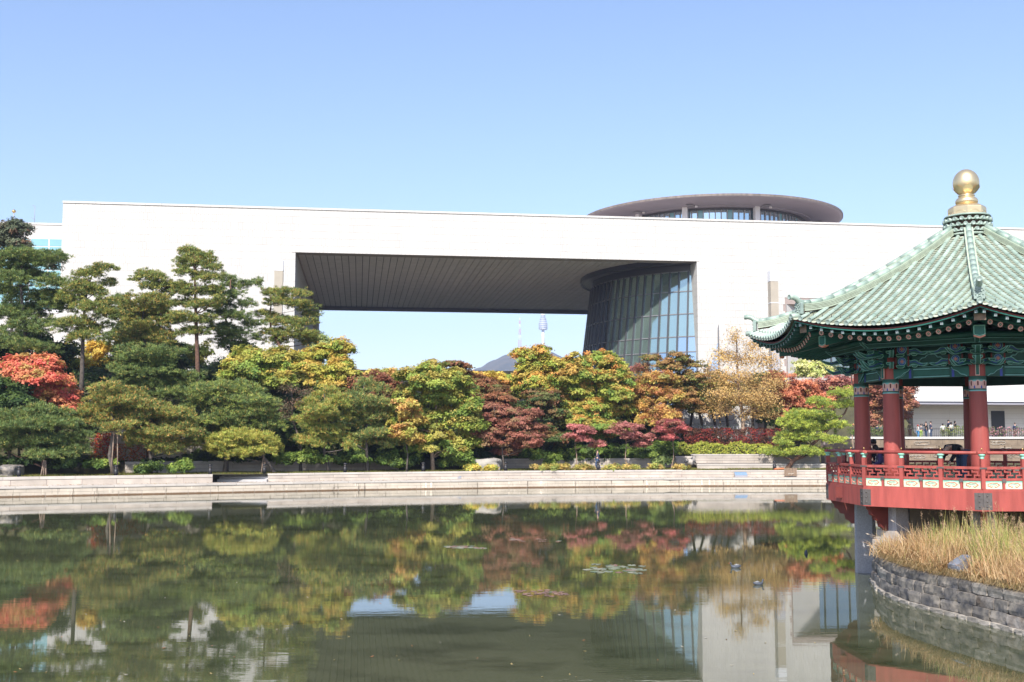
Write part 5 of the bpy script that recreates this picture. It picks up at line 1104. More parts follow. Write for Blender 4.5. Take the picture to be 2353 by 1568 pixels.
# columns with painted collars, piles
def cylpatch(mb, a0, a1, z0, z1, r, shape, n=10):
    """a fan shaped outline laid on the column surface; shape(t)->(u,v) in unit box"""
    vs = []
    for q in range(n):
        u, v = shape(q / n); a = a0 + (a1 - a0) * u; vs.append((r * math.cos(a), r * math.sin(a), z0 + (z1 - z0) * v))
    mb.add(vs, [tuple(range(n))])
def colr(z): return .262 - .038 * (z - 2.74) / 3.1
for k in range(8):
    C = CM(k) @ Matrix.Translation((0, -3.277, 0))
    cb = MB(); cb.lathe([(colr(2.74) * 1.0, 2.745), (colr(3.5), 3.5), (colr(4.5), 4.5), (colr(5.2), 5.2), (colr(6.05), 6.05), (colr(6.05), 6.5)], 28, C); cl = cb.build('column', M['red'], pav)
    for z0, z1, m_, e in ((5.45, 5.485, 'teal', .004), (5.485, 5.525, 'green', .0032), (5.525, 5.60, 'pink', .003), (5.60, 5.72, 'pink', .003), (5.72, 5.765, 'teal', .005), (5.765, 5.80, 'green_mid', .004), (5.80, 5.87, 'green', .005)):
        MB().lathe([(colr(z0) + e, z0), (colr(z1) + e, z1)], 28, C, caps=False).build('painted_band', M[m_], cl)
    pr = MB(); pw = MB(); pbl = MB()
    for q in range(8):
        a = q * D45
        cylpatch(pr, a - .16, a + .16, 5.60, 5.735, colr(5.65) + .011, lambda t: (.5 + .5 * math.sin(t * 2 * math.pi) * (.55 + .45 * math.cos(t * math.pi * 2) ** 2), .5 - .5 * math.cos(t * 2 * math.pi)))
        cylpatch(pw, a - .30, a + .30, 5.575, 5.76, colr(5.65) + .008, lambda t: (.5 + .5 * math.sin(t * 2 * math.pi), .5 - .5 * math.cos(t * 2 * math.pi)), 14)
        cylpatch(pbl, a + .30, a + .4854, 5.53, 5.63, colr(5.6) + .007, lambda t: [(0, 0), (.25, 0), (.5, 0), (.75, 0), (1, 0), (1, .3), (.75, .6), (.5, 1), (.25, .6), (0, .3)][int(t * 10 + .001)])
    o1 = MB(); o1.add([tuple(C @ Vector(v)) for v in pr.v], pr.f); o1.build('painted_drop', M['red_dark'], cl)
    o2 = MB(); o2.add([tuple(C @ Vector(v)) for v in pbl.v], pbl.f); o2.build('painted_point', M['blue'], cl)
    o3 = MB(); o3.add([tuple(C @ Vector(v)) for v in pw.v], pw.f); o3.build('painted_petal', M['pink'], cl)
    zb = -1.0 if k in (-2 % 8, -3 % 8) else .9
    pm = MB(); s = .31; ch = .07
    def oct_(s_, z): return [(-s_ + ch, -s_, z), (s_ - ch, -s_, z), (s_, -s_ + ch, z), (s_, s_ - ch, z), (s_ - ch, s_, z), (-s_ + ch, s_, z), (-s_, s_ - ch, z), (-s_, -s_ + ch, z)]
    vs = oct_(.34, zb) + oct_(.285, 2.30); pm.add(vs, [tuple(range(8, 16))] + [(q, (q + 1) % 8, (q + 1) % 8 + 8, q + 8) for q in range(8)], False, C); pm.build('granite_pile', M['pile'], pav)
    if zb > 0:
        MB().box(-.45, .45, -.45, .45, .80, 1.22, C).build('pile_base', M['pile_base'], pav); MB().box(-.37, .37, -.37, .37, 1.221, 1.50, C).build('pile_base', M['pile_base'], pav)
    # carved corbel under the deck, radial
    cbp = [(-.3, 2.21), (-1.02, 2.21), (-.98, 2.12), (-.92, 2.07), (-.90, 1.97), (-.80, 1.92), (-.74, 1.80), (-.62, 1.78), (-.58, 1.62), (-.45, 1.55), (-.42, 1.50), (-.3, 1.48)]
    Cr = C @ Matrix.Rotation(R(-90), 4, 'Z')
    MB().prism([(-p_[0], p_[1]) for p_ in cbp], -.07, .07, Cr @ Matrix.Rotation(R(0), 4, 'Z')).build('corbel', M['red_dark'], pav)
MB().box(-1.7, 1.7, -1.0, 1.6, .8, 2.34, FM(0)).build('under_pier', M['brown_stone'], pav)
# lintels and the painted walls above them
ros = MB(); ros.lathe([(.13, -.012), (.13, .0)], 20); rosb = ros.mesh('rosette', M['blue'])
def ringm(r, w, m_, n=20, z=.004, nm='rosette_ring'):
    b = MB(); b.lathe([(r - w, z - .006), (r, z - .006), (r, z), (r - w, z)], n, caps=False); return b.mesh(nm, m_)
rosr = ringm(.145, .018, M['teal']); rosi = ringm(.085, .012, M['mint'])
fl = MB()
for q in range(4):
    a = q * math.pi / 2; fl.lathe([(.026, 0), (.026, .008)], 8, Matrix.Translation((.034 * math.cos(a), .034 * math.sin(a), .0)))
rosf = fl.mesh('rosette_flower', M['salmon'])
def wavy(L, h, amp=.07, n=18, tip=.35, ph=0):
    """outline of a carved cloud-tongue arm, root at x=0"""
    up, lo = [], []
    for q in range(n + 1):
        s = q / n; zc = amp * math.sin(s * 2.1 * math.pi + ph) * min(1, s * 2.2) + tip * max(0, s - .72) ** 1.3 * L
        w = h * (1 - s) ** .55 * (1 + .18 * math.cos(s * 15)); up.append((s * L, zc + w * .5)); lo.append((s * L, zc - w * .5))
    return up, lo
def tongue(Mx, L, h, parent, name='tongue_arm', th=.045, amp=.07, tip=.35, ph=0):
    up, lo = wavy(L, h, amp, tip=tip, ph=ph); b = MB(); b.prism(up + lo[::-1], -th, th, Mx); o = b.build(name, M['green_mid'], parent)
    e = MB()
    for sd in (-th - .004, th + .004):
        e.tube([(p_[0], sd, p_[1]) for p_ in up], .013, 4, True, Mx).tube([(p_[0], sd, p_[1]) for p_ in lo], .013, 4, True, Mx)
    e.build('arm_outline', M['teal'], o if parent is pav else parent)
    c_ = MB(); k = len(up)
    for sd in (-th - .003, th + .003):
        c_.tube([((up[q][0]), sd, .62 * up[q][1] + .38 * lo[q][1]) for q in range(2, k - 5)], .014, 4, True, Mx)
    c_.build('arm_stripe', M['blue'], o if parent is pav else parent)
    return o
def block(Mx, w, h, d, parent):
    o = MB().prism([(-w * .3, 0), (w * .3, 0), (w * .5, h * .5), (w * .5, h), (-w * .5, h), (-w * .5, h * .5)], -d, d, Mx).build('bearing_block', M['green_mid'], parent)
    MB().tube([(-w * .5, -d - .005, h), (-w * .5, -d - .005, h * .5), (-w * .3, -d - .005, .0), (w * .3, -d - .005, .0), (w * .5, -d - .005, h * .5), (w * .5, -d - .005, h), (-w * .5, -d - .005, h)], .009, 4, False, Mx).build('block_outline', M['mint'], o if parent is pav else parent)
for i in FRONT:
    F = FM(i); hw = CAP * T
    ln = MB().box(-hw + .12, hw - .12, -CAP - .09, -CAP + .09, 5.87, 6.16, F).build('lintel', M['green'], pav)
    e = MB()
    for zz in (5.905, 6.125): e.box(-.52, .52, -CAP - .097, -CAP - .09, zz - .013, zz + .013, F)
    for s in (-1, 1): e.tube([(s * .86, -CAP - .095, 5.93), (s * .76, -CAP - .095, 6.02), (s * .86, -CAP - .095, 6.10), (s * .96, -CAP - .095, 6.02), (s * .86, -CAP - .095, 5.93), (s * 1.0, -CAP - .095, 5.90)], .010, 4, False, F)
    e.build('painted_line', M['teal'], ln)
    MB().box(-.50, .50, -CAP - .094, -CAP - .091, 5.95, 6.08, F).build('painted_field', M['green_mid'], ln)
    for s in (-1, 1):
        b = MB(); b.box(s * .62 - .035, s * .62 + .035, -CAP - .096, -CAP - .0905, 5.875, 6.155, F); b.build('painted_band', M['blue'], ln)
        b = MB(); b.lathe([(.035, 0), (.035, .006)], 8, F @ Matrix.Translation((s * .86, -CAP - .092, 6.015)) @ Matrix.Rotation(R(90), 4, 'X')); b.build('painted_flower', M['salmon'], ln)
    # wall above lintel
    wl_ = MB().box(-hw + .1, hw - .1, -CAP - .03, -CAP + .03, 6.16, 7.02, F).build('bracket_wall', M['green'], pav)
    # scalloped frame in the middle of each bay
    e = MB(); sc_ = []
    for q in range(33):
        s = q / 32 * 2 - 1; sc_.append((s * .48, -CAP - .045, 6.20 + .34 * (1 - abs(s)) ** .6 + .045 * abs(math.sin(s * 8))))
    e.tube(sc_, .016, 5, False, F); e.tube([(-.5, -CAP - .04, 6.19), (.5, -CAP - .04, 6.19)], .012, 4, False, F)
    e.tube([(-1.1, -CAP - .04, 6.60), (1.1, -CAP - .04, 6.60)], .012, 4, False, F).tube([(-1.1, -CAP - .04, 6.78), (1.1, -CAP - .04, 6.78)], .012, 4, False, F); e.build('painted_line', M['teal'], wl_)
    MB().box(-hw, hw, -CAP - .08, -CAP + .05, 6.57, 6.66, F).box(-hw, hw, -CAP - .10, -CAP + .05, 6.88, 7.04, F).build('tie_beam', M['green_mid'], pav)
    # outer purlin with small blocks under it
    rp = CAP + .78
    MB().tube([(-rp * T, -rp, 6.98), (rp * T, -rp, 6.98)], .085, 12, True, F).build('purlin', M['green_mid'], pav)
    MB().box(-rp * T, rp * T, -rp - .045, -rp + .045, 6.74, 6.89, F).build('purlin_board', M['green'], pav)
    e = MB(); e.tube([(-rp * T, -rp - .05, 6.755), (rp * T, -rp - .05, 6.755)], .009, 4, False, F).tube([(-rp * T, -rp - .05, 6.875), (rp * T, -rp - .05, 6.875)], .009, 4, False, F); e.build('painted_line', M['teal'], pav)
    for s in (-1, 1):
        for (xx, zz, sc__) in ((.83, 6.36, .85), (.83, 6.72, 1.0)):
            Mr_ = F @ Matrix.Translation((s * xx * .93, -CAP - .26, zz)) @ Matrix.Rotation(R(90), 4, 'X') @ Matrix.Scale(sc__, 4)
            pan = MB().box(s * xx * .93 - .19, s * xx * .93 + .19, -CAP - .25, -CAP - .05, zz - .165 * sc__, zz + .165 * sc__, F).build('rosette_panel', M['green'], pav)
            inst('rosette', rosb, pan, Mr_); inst('rosette_ring', rosr, pan, Mr_); inst('rosette_ring', rosi, pan, Mr_ @ Matrix.Translation((0, 0, .003))); inst('rosette_flower', rosf, pan, Mr_)
            for q in (-1, 1): MB().box(s * xx * .93 + q * .185 - .022, s * xx * .93 + q * .185 + .022, -CAP - .262, -CAP - .251, zz - .165 * sc__, zz + .165 * sc__, F).build('red_strip', M['red_dark'], pan)
        # lateral tongues towards the middle of the bay
        for zz, L in ((6.30, .60), (6.63, .62), (6.93, .45)):
            Mx = F @ Matrix.Translation((s * .62, -CAP - .20, zz)) @ (Matrix.Rotation(R(180), 4, 'Z') if s > 0 else Matrix.Identity(4))
            tongue(Mx, L, .15, pav, amp=.05, tip=-.25, th=.04)
        for zz in (6.17, 6.50, 6.83):
            block(F @ Matrix.Translation((s * .80, -CAP - .23, zz)), .24, .075, .08, pav)
            block(F @ Matrix.Translation((s * .42, -CAP - .16, zz + .02)), .16, .06, .06, pav)
            block(F @ Matrix.Translation((s * 1.05, -CAP - .42, zz + .10)), .18, .07, .07, pav)
for k in range(8):
    C = CM(k) @ Matrix.Translation((0, -3.277, 0)); Cr = C @ Matrix.Rotation(R(-90), 4, 'Z')
    # three protruding tiers straight out of the corner and pairs fanning either side
    for zz, L, h_ in ((6.27, .98, .19), (6.58, 1.12, .18), (6.86, .95, .17)): tongue(Cr @ Matrix.Translation((.12, 0, zz)), L, h_, pav, amp=.06, tip=.55 if zz < 6.5 else .2, th=.055)
    for s in (-1, 1):
        for zz, L in ((6.25, .78), (6.57, .92), (6.86, .75)): tongue(Cr @ Matrix.Rotation(R(50) * s, 4, 'Z') @ Matrix.Translation((.12, 0, zz)), L, .16, pav, amp=.06, tip=.4, th=.04)
        # wing brace beside the column head
        wgp = [(.16, 5.88), (.22, 5.88), (.30, 5.93), (.40, 5.95), (.48, 6.03), (.60, 6.08), (.66, 6.155), (.16, 6.155)]
        W = C @ Matrix.Rotation(s * R(22.5), 4, 'Z')
        MB().prism([(s * p_[0], p_[1]) for p_ in wgp], -.15, -.06, W).build('wing_brace', M['green_mid'], pav)
        MB().tube([(s * p_[0], -.155, p_[1]) for p_ in wgp[1:7]], .014, 4, False, W).build('arm_outline', M['teal'], pav)
    MB().box(-.10, .10, -.34, .10, 6.18, 6.98, C).build('bracket_core', M['green'], pav)
    for zz in (6.20, 6.48, 6.77): block(C @ Matrix.Translation((0, -.30, zz)), .34, .10, .10, pav); block(C @ Matrix.Translation((0, -.62, zz + .12)), .26, .09, .09, pav)
    # hanging painted strip on the face of the head
    MB().box(-.055, .055, -.30, -.27, 5.88, 6.2, C).build('painted_strip', M['pink'], pav)
    MB().box(-.04, .04, -.305, -.301, 5.90, 6.18, C).build('painted_strip', M['green_mid'], pav)
# ---- roof surface
RE = 6.309
def sfr(r): return (r - .7) / (RE - .7)
def roofz(r, x):
    s = sfr(r); z = 10.30 - 3.18 * (1.22 * s - .22 * s * s); return z + .43 * (abs(x) / 2.61) ** 2 * max(0, min(1, s)) ** 1.2
def reave(x): return 6.12 + .19 * (abs(x) / 2.61) ** 2
roofs = []
ND = 41
roof = MB()
for i in FRONT:
    nr = 22; nc = 20; F = FM(i); vs = []; fs = []
    for a in range(nr + 1):
        for b in range(nc + 1):
            xn = b / nc * 2 - 1; 
            x_e = xn * 2.60; r_ = .7 + (reave(x_e) - .04 - .7) * a / nr; x = xn * r_ * T
            vs.append((x, -r_, roofz(r_, x) - .03))
    for a in range(nr):
        for b in range(nc): q = a * (nc + 1) + b; fs.append((q, q + 1, q + nc + 2, q + nc + 1))
    roof.add(vs, [tuple(reversed(f)) for f in fs], True, F)
roof = roof.build('roof', M['pan'], pav)
# tiles
nseg = 8; ct = MB(); vs = []
for q in range(2):
    r_ = .058 if q == 0 else .064
    for k in range(nseg + 1):
        a = math.pi * k / nseg; vs.append((r_ * math.cos(a), -q * 1.0, r_ * math.sin(a) + .006 * q))
fs = [(k, k + 1, k + nseg + 2, k + nseg + 1) for k in range(nseg)]
b = len(vs); ct.add(vs, [tuple(reversed(f)) for f in fs], True)
ct.add([(0, -1, 0)] + [vs[nseg + 1 + k] for k in range(nseg + 1)], [tuple([0] + list(range(nseg + 1, 0, -1)))], False)
CT = 0.34
ctv, ctf, cts = ct.v, ct.f, ct.sm
ctm = ct.mesh('cover_tile', M['tile'])
pt = MB(); GAP = 2.61 * 2 / 20; pw_ = GAP * .5; vs = []
for q in range(2):
    for k in range(6):
        u_ = k / 5 * 2 - 1; vs.append((u_ * pw_, -q, .022 + .034 * u_ * u_ - .036 * (1 - q)))
for k in range(6): u_ = k / 5 * 2 - 1; vs.append((u_ * pw_, -1, .034 * u_ * u_ + .002))
pt.add(vs, [tuple(reversed((k, k + 1, k + 7, k + 6))) for k in range(5)] + [tuple(reversed((6 + k, 7 + k, 13 + k, 12 + k))) for k in range(5)], False)
ptv, ptf = pt.v, pt.f; ptm = pt.mesh('pan_tile', M['pan'])
capd = MB(); capd.lathe([(.070, -.012), (.072, .012), (.060, .018), (.054, .010), (.0, .010)], 16); capm2 = capd.mesh('end_disc', M['tile_cap'])
dri = MB(); pts = [(u_ / 5 * 2 - 1) * pw_ * .86 for u_ in range(6)]
dri.add([(x, 0, .03 * (x / pw_) ** 2) for x in pts] + [(x, -.015, -.045 + .055 * (x / pw_) ** 2) for x in pts] + [(x, .03, .03 * (x / pw_) ** 2) for x in pts], [(k + 6, k + 7, k + 1, k) for k in range(5)] + [(k, k + 1, k + 13, k + 12) for k in range(5)]); drm = dri.mesh('drip_tile', M['pan'])
nailm = MB(); nailm.tube([(0, 0, 0), (0, 0, .05), (0, -.01, .07)], .009, 5); nailm = nailm.mesh('tile_nail', M['iron'])
def seg_matrix(F, x, r0, r1, lift):
    z0, z1 = roofz(r0, x) + lift, roofz(r1, x) + lift
    p0 = Vector((x, -r0, z0)); p1 = Vector((x, -r1, z1)); d = p0 - p1; L = d.length; y = d / L; xx = Vector((1, 0, 0)); zz = xx.cross(y)
    Mx = Matrix(((xx.x, y.x, zz.x, p0.x), (xx.y, y.y, zz.y, p0.y), (xx.z, y.z, zz.z, p0.z), (0, 0, 0, 1)))
    return F @ Mx @ Matrix.Diagonal((1, L, 1, 1))
cov, panl = [], []
for i in FRONT:
    F = FM(i)
    for j in range(-9, 10):
        x = j * GAP; re_ = reave(x); r_ = re_; rs = max(.78, abs(x) / T + .16)
        while r_ - .06 > rs:
            r0 = max(rs, r_ - CT * .86); cov.append((i, r_, seg_matrix(F, x, r0, r_, .014))); r_ = r0
        Z = roofz(re_, x) + .02; slope = math.atan((roofz(re_ - .1, x) - roofz(re_, x)) / .1)
        Mc = F @ Matrix.Translation((x, -re_ - .005, Z + .005)) @ Matrix.Rotation(R(90) + slope * .5, 4, 'X')
        inst('end_disc', capm2, roof, Mc)
        if i in (-1, 0, 1): inst('tile_nail', nailm, roof, F @ Matrix.Translation((x, -re_ + .22, roofz(re_ - .22, x) + .085)))
    for j in range(-10, 10):
        x = (j + .5) * GAP; re_ = reave(x) - .02; rs = max(.78, (abs(x)) / T + .10); r_ = re_
        inst('drip_tile', drm, roof, F @ Matrix.Translation((x, -re_ - .01, roofz(re_, x) - .005)))
        while r_ - .05 > rs:
            r0 = max(rs, r_ - .105); panl.append((i, r_, seg_matrix(F, x, r0, r_, -.012))); r_ = r0
def split(lst, faces, n):
    a = sorted([q for q in lst if q[0] in faces], key=lambda q: (faces.index(q[0]), -q[1])); one = a[:n]; ids = set(map(id, one)); return one, [q for q in lst if id(q) not in ids]
one, rest = split(cov, [0, 1], 300)
for q in one: inst('cover_tile', ctm, roof, q[2])
def field(name, lst, v, f, m_, parent, smooth):
    vv = np.array([tuple(x) for x in v]); vh = np.concatenate([vv, np.ones((len(vv), 1))], 1); n_ = len(lst)
    Ms = np.array([np.array(q[2]) for q in lst]); V = np.einsum('nij,kj->nki', Ms[:, :3, :], vh).reshape(-1, 3)
    fs = []; 
    f4 = np.array([x for x in f if len(x) == 4]); Fc = (f4[None] + (np.arange(n_) * len(vv))[:, None, None]).reshape(-1, 4)
    o = npobj(name, V, Fc, m_, parent, None, smooth); tag(o, kind='stuff'); return o
field('cover_tile_field', rest, ctv, ctf, M['tile'], roof, True)
one, rest = split(panl, [0], 300)
for q in one: inst('pan_tile', ptm, roof, q[2])
field('pan_tile_field', rest, ptv, ptf, M['pan'], roof, False)
# hip ridges
for k in range(8):
    C = CM(k)
    def hz(Rr): r_ = Rr * math.cos(R(22.5)); return roofz(r_, r_ * T)
    Rs = [.72 + (6.45 - .72) * q / 22 for q in range(23)]
    hr = MB()
    def strip(b, hw_, z0, z1, tint=None, R1=6.45):
        vs = []
        rr = [q for q in Rs if q <= R1 + .001]
        for q in rr:
            up = .10 * max(0, (q - 5.2) / 1.25) ** 2
            for (xx, zz) in ((-hw_, z0), (hw_, z0), (hw_, z1), (-hw_, z1)): vs.append((xx, -q, hz(q) + zz + up))
        n_ = len(rr); fs = []
        for a in range(n_ - 1):
            for e in range(4): fs.append((a * 4 + e, a * 4 + (e + 1) % 4, a * 4 + 4 + (e + 1) % 4, a * 4 + 4 + e))
        fs += [(0, 3, 2, 1), tuple((n_ - 1) * 4 + e for e in range(4))]; b.add(vs, fs, False, C)
    strip(hr, .105, -.02, .19); hr = hr.build('hip_ridge', M['ridge_gap'], roof)
    for q, (hw_, z0, z1) in enumerate(((.125, .005, .045), (.118, .06, .085), (.118, .098, .122), (.122, .136, .165), (.128, .175, .21))):
        b = MB(); strip(b, hw_, z0, z1); b.build('ridge_layer', M['ridge'], roof)
    # cover tiles along the top
    q = .72
    while q < 6.35:
        q2 = min(q + .42, 6.42); u0 = .10 * max(0, (q - 5.2) / 1.25) ** 2; u1 = .10 * max(0, (q2 - 5.2) / 1.25) ** 2
        MB().tube([(0, -q, hz(q) + .235 + u0), (0, -q2, hz(q2) + .238 + u1)], [.084, .087], 10, True, C).build('ridge_tile', M['tile'], roof); q = q2
    e0 = hz(6.42) + .34
    MB().tube([(0, -6.36, e0 - .02), (0, -6.48, e0 + .0), (0, -6.58, e0 + .05), (0, -6.66, e0 + .12), (0, -6.78, e0 + .15), (0, -6.88, e0 + .14)], [.088, .088, .086, .08, .078, .078], 12, True, C).build('ridge_end_tube', M['tile'], roof)
    inst('end_disc', capm2, roof, C @ Matrix.Translation((0, -6.885, e0 + .14)) @ Matrix.Rotation(R(90), 4, 'X'))
    mk = MB(); mk.prism([(-.13, 0), (.13, 0), (.135, .30), (.07, .34), (-.07, .34), (-.135, .30)], -6.60, -6.50, C @ Matrix.Translation((0, 0, hz(6.5) + .03))); mk = mk.build('mask_plate', M['tile_cap'], roof)
    b = MB()
    for (xx, zz, r_) in ((0, .13, .035), (-.05, .19, .025), (.05, .19, .025), (0, .07, .03), (-.085, .11, .022), (.085, .11, .022), (-.07, .27, .022), (.07, .27, .022), (0, .25, .028), (-.04, .045, .018), (.04, .045, .018), (-.10, .22, .02), (.10, .22, .02)):
        b.lathe([(r_, 0), (r_ * .8, .018), (.003, .03)], 8, C @ Matrix.Translation((xx, -6.60, hz(6.5) + .03 + zz)) @ Matrix.Rotation(R(90), 4, 'X'))
    b.build('mask_relief', M['tile_cap'], roof)
    MB().tube([(0, -6.5, hz(6.5) + .0), (0, -6.84, hz(6.829) + .02)], .078, 10, True, C).build('corner_tile', M['tile'], roof)
    inst('end_disc', capm2, roof, C @ Matrix.Translation((0, -6.845, hz(6.829) + .02)) @ Matrix.Rotation(R(90), 4, 'X'))
    # hip beams under the corner
    for (r0, r1, w_, z0a, z0b, hgt, m_) in ((2.9, 6.42, .145, 7.85, hz(6.5) - .50, .30, 'green'), (2.9, 5.75, .15, 7.45, 6.78, .30, 'green_mid')):
        b = MB(); b.add([(-w_, -r0, z0a), (w_, -r0, z0a), (w_, -r1, z0b), (-w_, -r1, z0b), (-w_, -r0, z0a + hgt), (w_, -r0, z0a + hgt), (w_, -r1, z0b + hgt), (-w_, -r1, z0b + hgt)], [(0, 1, 2, 3), (4, 7, 6, 5), (0, 4, 5, 1), (1, 5, 6, 2), (2, 6, 7, 3), (3, 7, 4, 0)], False, C); hb_ = b.build('hip_beam', M[m_], pav)
        MB().box(-w_ + .005, w_ - .005, -r1 - .012, -r1 + .005, z0b + .005, z0b + hgt - .005, C).build('beam_end', M['wood'] if r1 > 6 else M['green_mid'], hb_)
        if r1 < 6:
            MB().tube([(-.13, -r1 - .015, z0b + .27), (.13, -r1 - .015, z0b + .27), (.13, -r1 - .015, z0b + .05), (0, -r1 - .015, z0b + .01), (-.13, -r1 - .015, z0b + .05), (-.13, -r1 - .015, z0b + .27)], .011, 4, False, C).build('arm_outline', M['mint'], hb_)
            MB().prism([(-.14, .0), (0, -.05), (.14, .0), (.14, .035), (0, -.01), (-.14, .035)], -r1 - .02, -r1 + .1, C @ Matrix.Translation((0, 0, z0b))).build('painted_strip', M['salmon'], hb_)
        else:
            for s in (-1, 1): MB().tube([(s * (w_ + .004), -3.5, z0a + .05), (s * (w_ + .004), -r1 + .05, z0b + .04)], .012, 4, False, C).build('arm_outline', M['teal'], hb_)
# rafters, boards
rfm = MB(); rfm.tube([(0, 0, 0), (0, -1, 0)], .072, 10, False); rfm = rfm.mesh('rafter', M['green_mid'])
ffm = MB(); ffm.box(-.045, .045, -1, 0, -.05, .05); ffm = ffm.mesh('flying_rafter', M['green'])
fc = MB(); fc.lathe([(.074, 0), (.074, .012)], 16); fcm = fc.mesh('flower_disc', M['red_dark'])
fp = MB()
for q in range(8): a = q * D45; fp.lathe([(.0215, 0), (.0215, .008)], 7, Matrix.Translation((.052 * math.cos(a), .052 * math.sin(a), .011)))
fpm = fp.mesh('flower_petals', M['pink']); fd_ = MB(); fd_.lathe([(.016, 0), (.016, .012)], 8, Matrix.Translation((0, 0, .011))); fdm = fd_.mesh('flower_centre', M['mint'])
sq = MB(); sq.box(-.034, .034, -.008, 0, -.034, .034); sqm = sq.mesh('rafter_end', M['grey_white']); sq2 = MB(); sq2.tube([(-.02, -.01, .0), (-.01, -.01, .02), (.015, -.01, .015), (.02, -.01, -.01), (0, -.01, -.02), (-.008, -.01, 0)], .005, 4); sq2m = sq2.mesh('rafter_end_mark', M['green'])
def zE(x): return 7.12 + .43 * (abs(x) / 2.61) ** 2
for i in FRONT:
    F = FM(i); seen = i in (-1, 0, 1, 2)
    for j in range(18):
        x = (j - 8.5) * .275; r1 = 5.50 + .15 * (abs(x) / 2.3) ** 2; z1 = zE(x) - .27; r0 = max(2.9, abs(x) / T + .12); z0 = 6.85 + (5.5 - r0) * .42 + (zE(x) - 7.12) * (r0 / 5.5) ** 3
        if r1 - r0 < .15: continue
        d = Vector((0, -(r1 - r0), z1 - z0)); L = d.length; y = -d / L; zz = Vector((1, 0, 0)).cross(y)
        Mx = F @ Matrix(((1, y.x, zz.x, x), (0, y.y, zz.y, -r0), (0, y.z, zz.z, z0), (0, 0, 0, 1)))
        rf = inst('rafter', rfm, pav, Mx @ Matrix.Diagonal((1, L, 1, 1)))
        Me = Mx @ Matrix.Translation((0, -L, 0)) @ Matrix.Rotation(R(90), 4, 'X')
        for nm, me in (('flower_disc', fcm), ('flower_petals', fpm), ('flower_centre', fdm)):
            o = inst(nm, me, rf, Me)
    for j in range(17):
        x = (j - 8) * .305; r1 = 5.98 + .18 * (abs(x) / 2.6) ** 2; z1 = zE(x) - .165; r0 = max(4.6, abs(x) / T + .10); z0 = z1 + (r1 - r0) * .16
        if r1 - r0 < .1: continue
        d = Vector((0, -(r1 - r0), z1 - z0)); L = d.length; y = -d / L; zz = Vector((1, 0, 0)).cross(y)
        Mx = F @ Matrix(((1, y.x, zz.x, x), (0, y.y, zz.y, -r0), (0, y.z, zz.z, z0), (0, 0, 0, 1)))
        rf = inst('flying_rafter', ffm, pav, Mx @ Matrix.Diagonal((1, L, 1, 1)))
        inst('rafter_end', sqm, rf, Mx @ Matrix.Translation((0, -L - .001, 0))); inst('rafter_end_mark', sq2m, rf, Mx @ Matrix.Translation((0, -L - .001, 0)))
    def sweep(name, m_, ra, rb, za, zb_, thick):
        n_ = 24; vs = []; fs = []
        for q in range(n_ + 1):
            x = (q / n_ * 2 - 1); 
            for (rr, zo, th_) in ((ra, za, 0), (rb, zb_, 0), (rb, zb_, thick), (ra, za, thick)):
                r_ = rr + .18 * x * x * (rr / 6); X = x * r_ * T; vs.append((X, -r_, zE(x * 2.6) * 1 + zo + th_ - .43 * x * x * (1 - (rr / 6.2) ** 2)))
        for q in range(n_):
            for e in range(4): fs.append((q * 4 + e, q * 4 + 4 + e, q * 4 + 4 + (e + 1) % 4, q * 4 + (e + 1) % 4))
        b = MB(); b.add(vs, fs, False, F); return b.build(name, m_, pav)
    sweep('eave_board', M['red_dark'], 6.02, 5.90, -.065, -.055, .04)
    sweep('eave_batten', M['green_mid'], 6.04, 5.98, -.105, -.105, .03)
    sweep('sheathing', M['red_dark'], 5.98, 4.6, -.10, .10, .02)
    sweep('inner_batten', M['green_mid'], 5.56, 5.48, -.20, -.20, .05)
    sweep('sheathing', M['green'], 5.50, 2.8, -.19, .95, .02)
ce = MB(); ce.lathe([(3.2, 7.10), (3.2, 7.2)], 8, Matrix.Translation((PC.x, PC.y, 0)) @ Matrix.Rotation(TH - math.pi / 2, 4, 'Z')); ce.build('ceiling', M['green'], pav)
# tile collar and gold finial
TP = Matrix.Translation((PC.x, PC.y, 0))
ft = MB(); ft.lathe([(.60, 10.20), (.60, 10.95)], 24, TP); ft = ft.build('tile_collar', M['ridge_gap'], pav)
MB().lathe([(.66, 10.33), (.70, 10.36), (.70, 10.40), (.62, 10.42)], 24, TP).build('collar_base', M['tile'], ft)
for tier in range(3):
    for q in range(20):
        a = 2 * math.pi * (q + (.5 if tier == 1 else 0)) / 20 * 1.0; Mq = TP @ Matrix.Rotation(a, 4, 'Z') @ Matrix.Translation((0, -.68, 10.50 + tier * .17))
        MB().tube([(0, .12, 0), (0, -.03, 0)], .062, 10, True, Mq).build('collar_tile', M['tile'], ft)
        inst('end_disc', capm2, ft, Mq @ Matrix.Translation((0, -.03, 0)) @ Matrix.Rotation(R(90), 4, 'X') @ Matrix.Scale(.82, 4))
        Mq2 = TP @ Matrix.Rotation(a + math.pi / 20, 4, 'Z') @ Matrix.Translation((0, -.66, 10.49 + tier * .17))
        b = MB(); b.prism([(-.10, .055), (-.05, .015), (0, .0), (.05, .015), (.10, .055), (.10, .02), (.05, -.025), (0, -.04), (-.05, -.025), (-.10, .02)], -.02, .12, Mq2); b.build('collar_dish', M['tile'], ft)
b = MB(); b.lathe([(.69, 10.95), (.66, 11.0), (.5, 11.02)], 40, TP); b.build('collar_rim', M['tile'], ft)
TG = TP @ Matrix.Rotation(TH - math.pi / 2 + 0, 4, 'Z')
gf = MB(); gf.lathe([(.56, 10.96), (.56, 11.22), (.545, 11.26), (.48, 11.31), (.36, 11.345), (.26, 11.35)], 8, TG, smooth=False); gf = gf.build('gold_finial', M['gold'], pav)
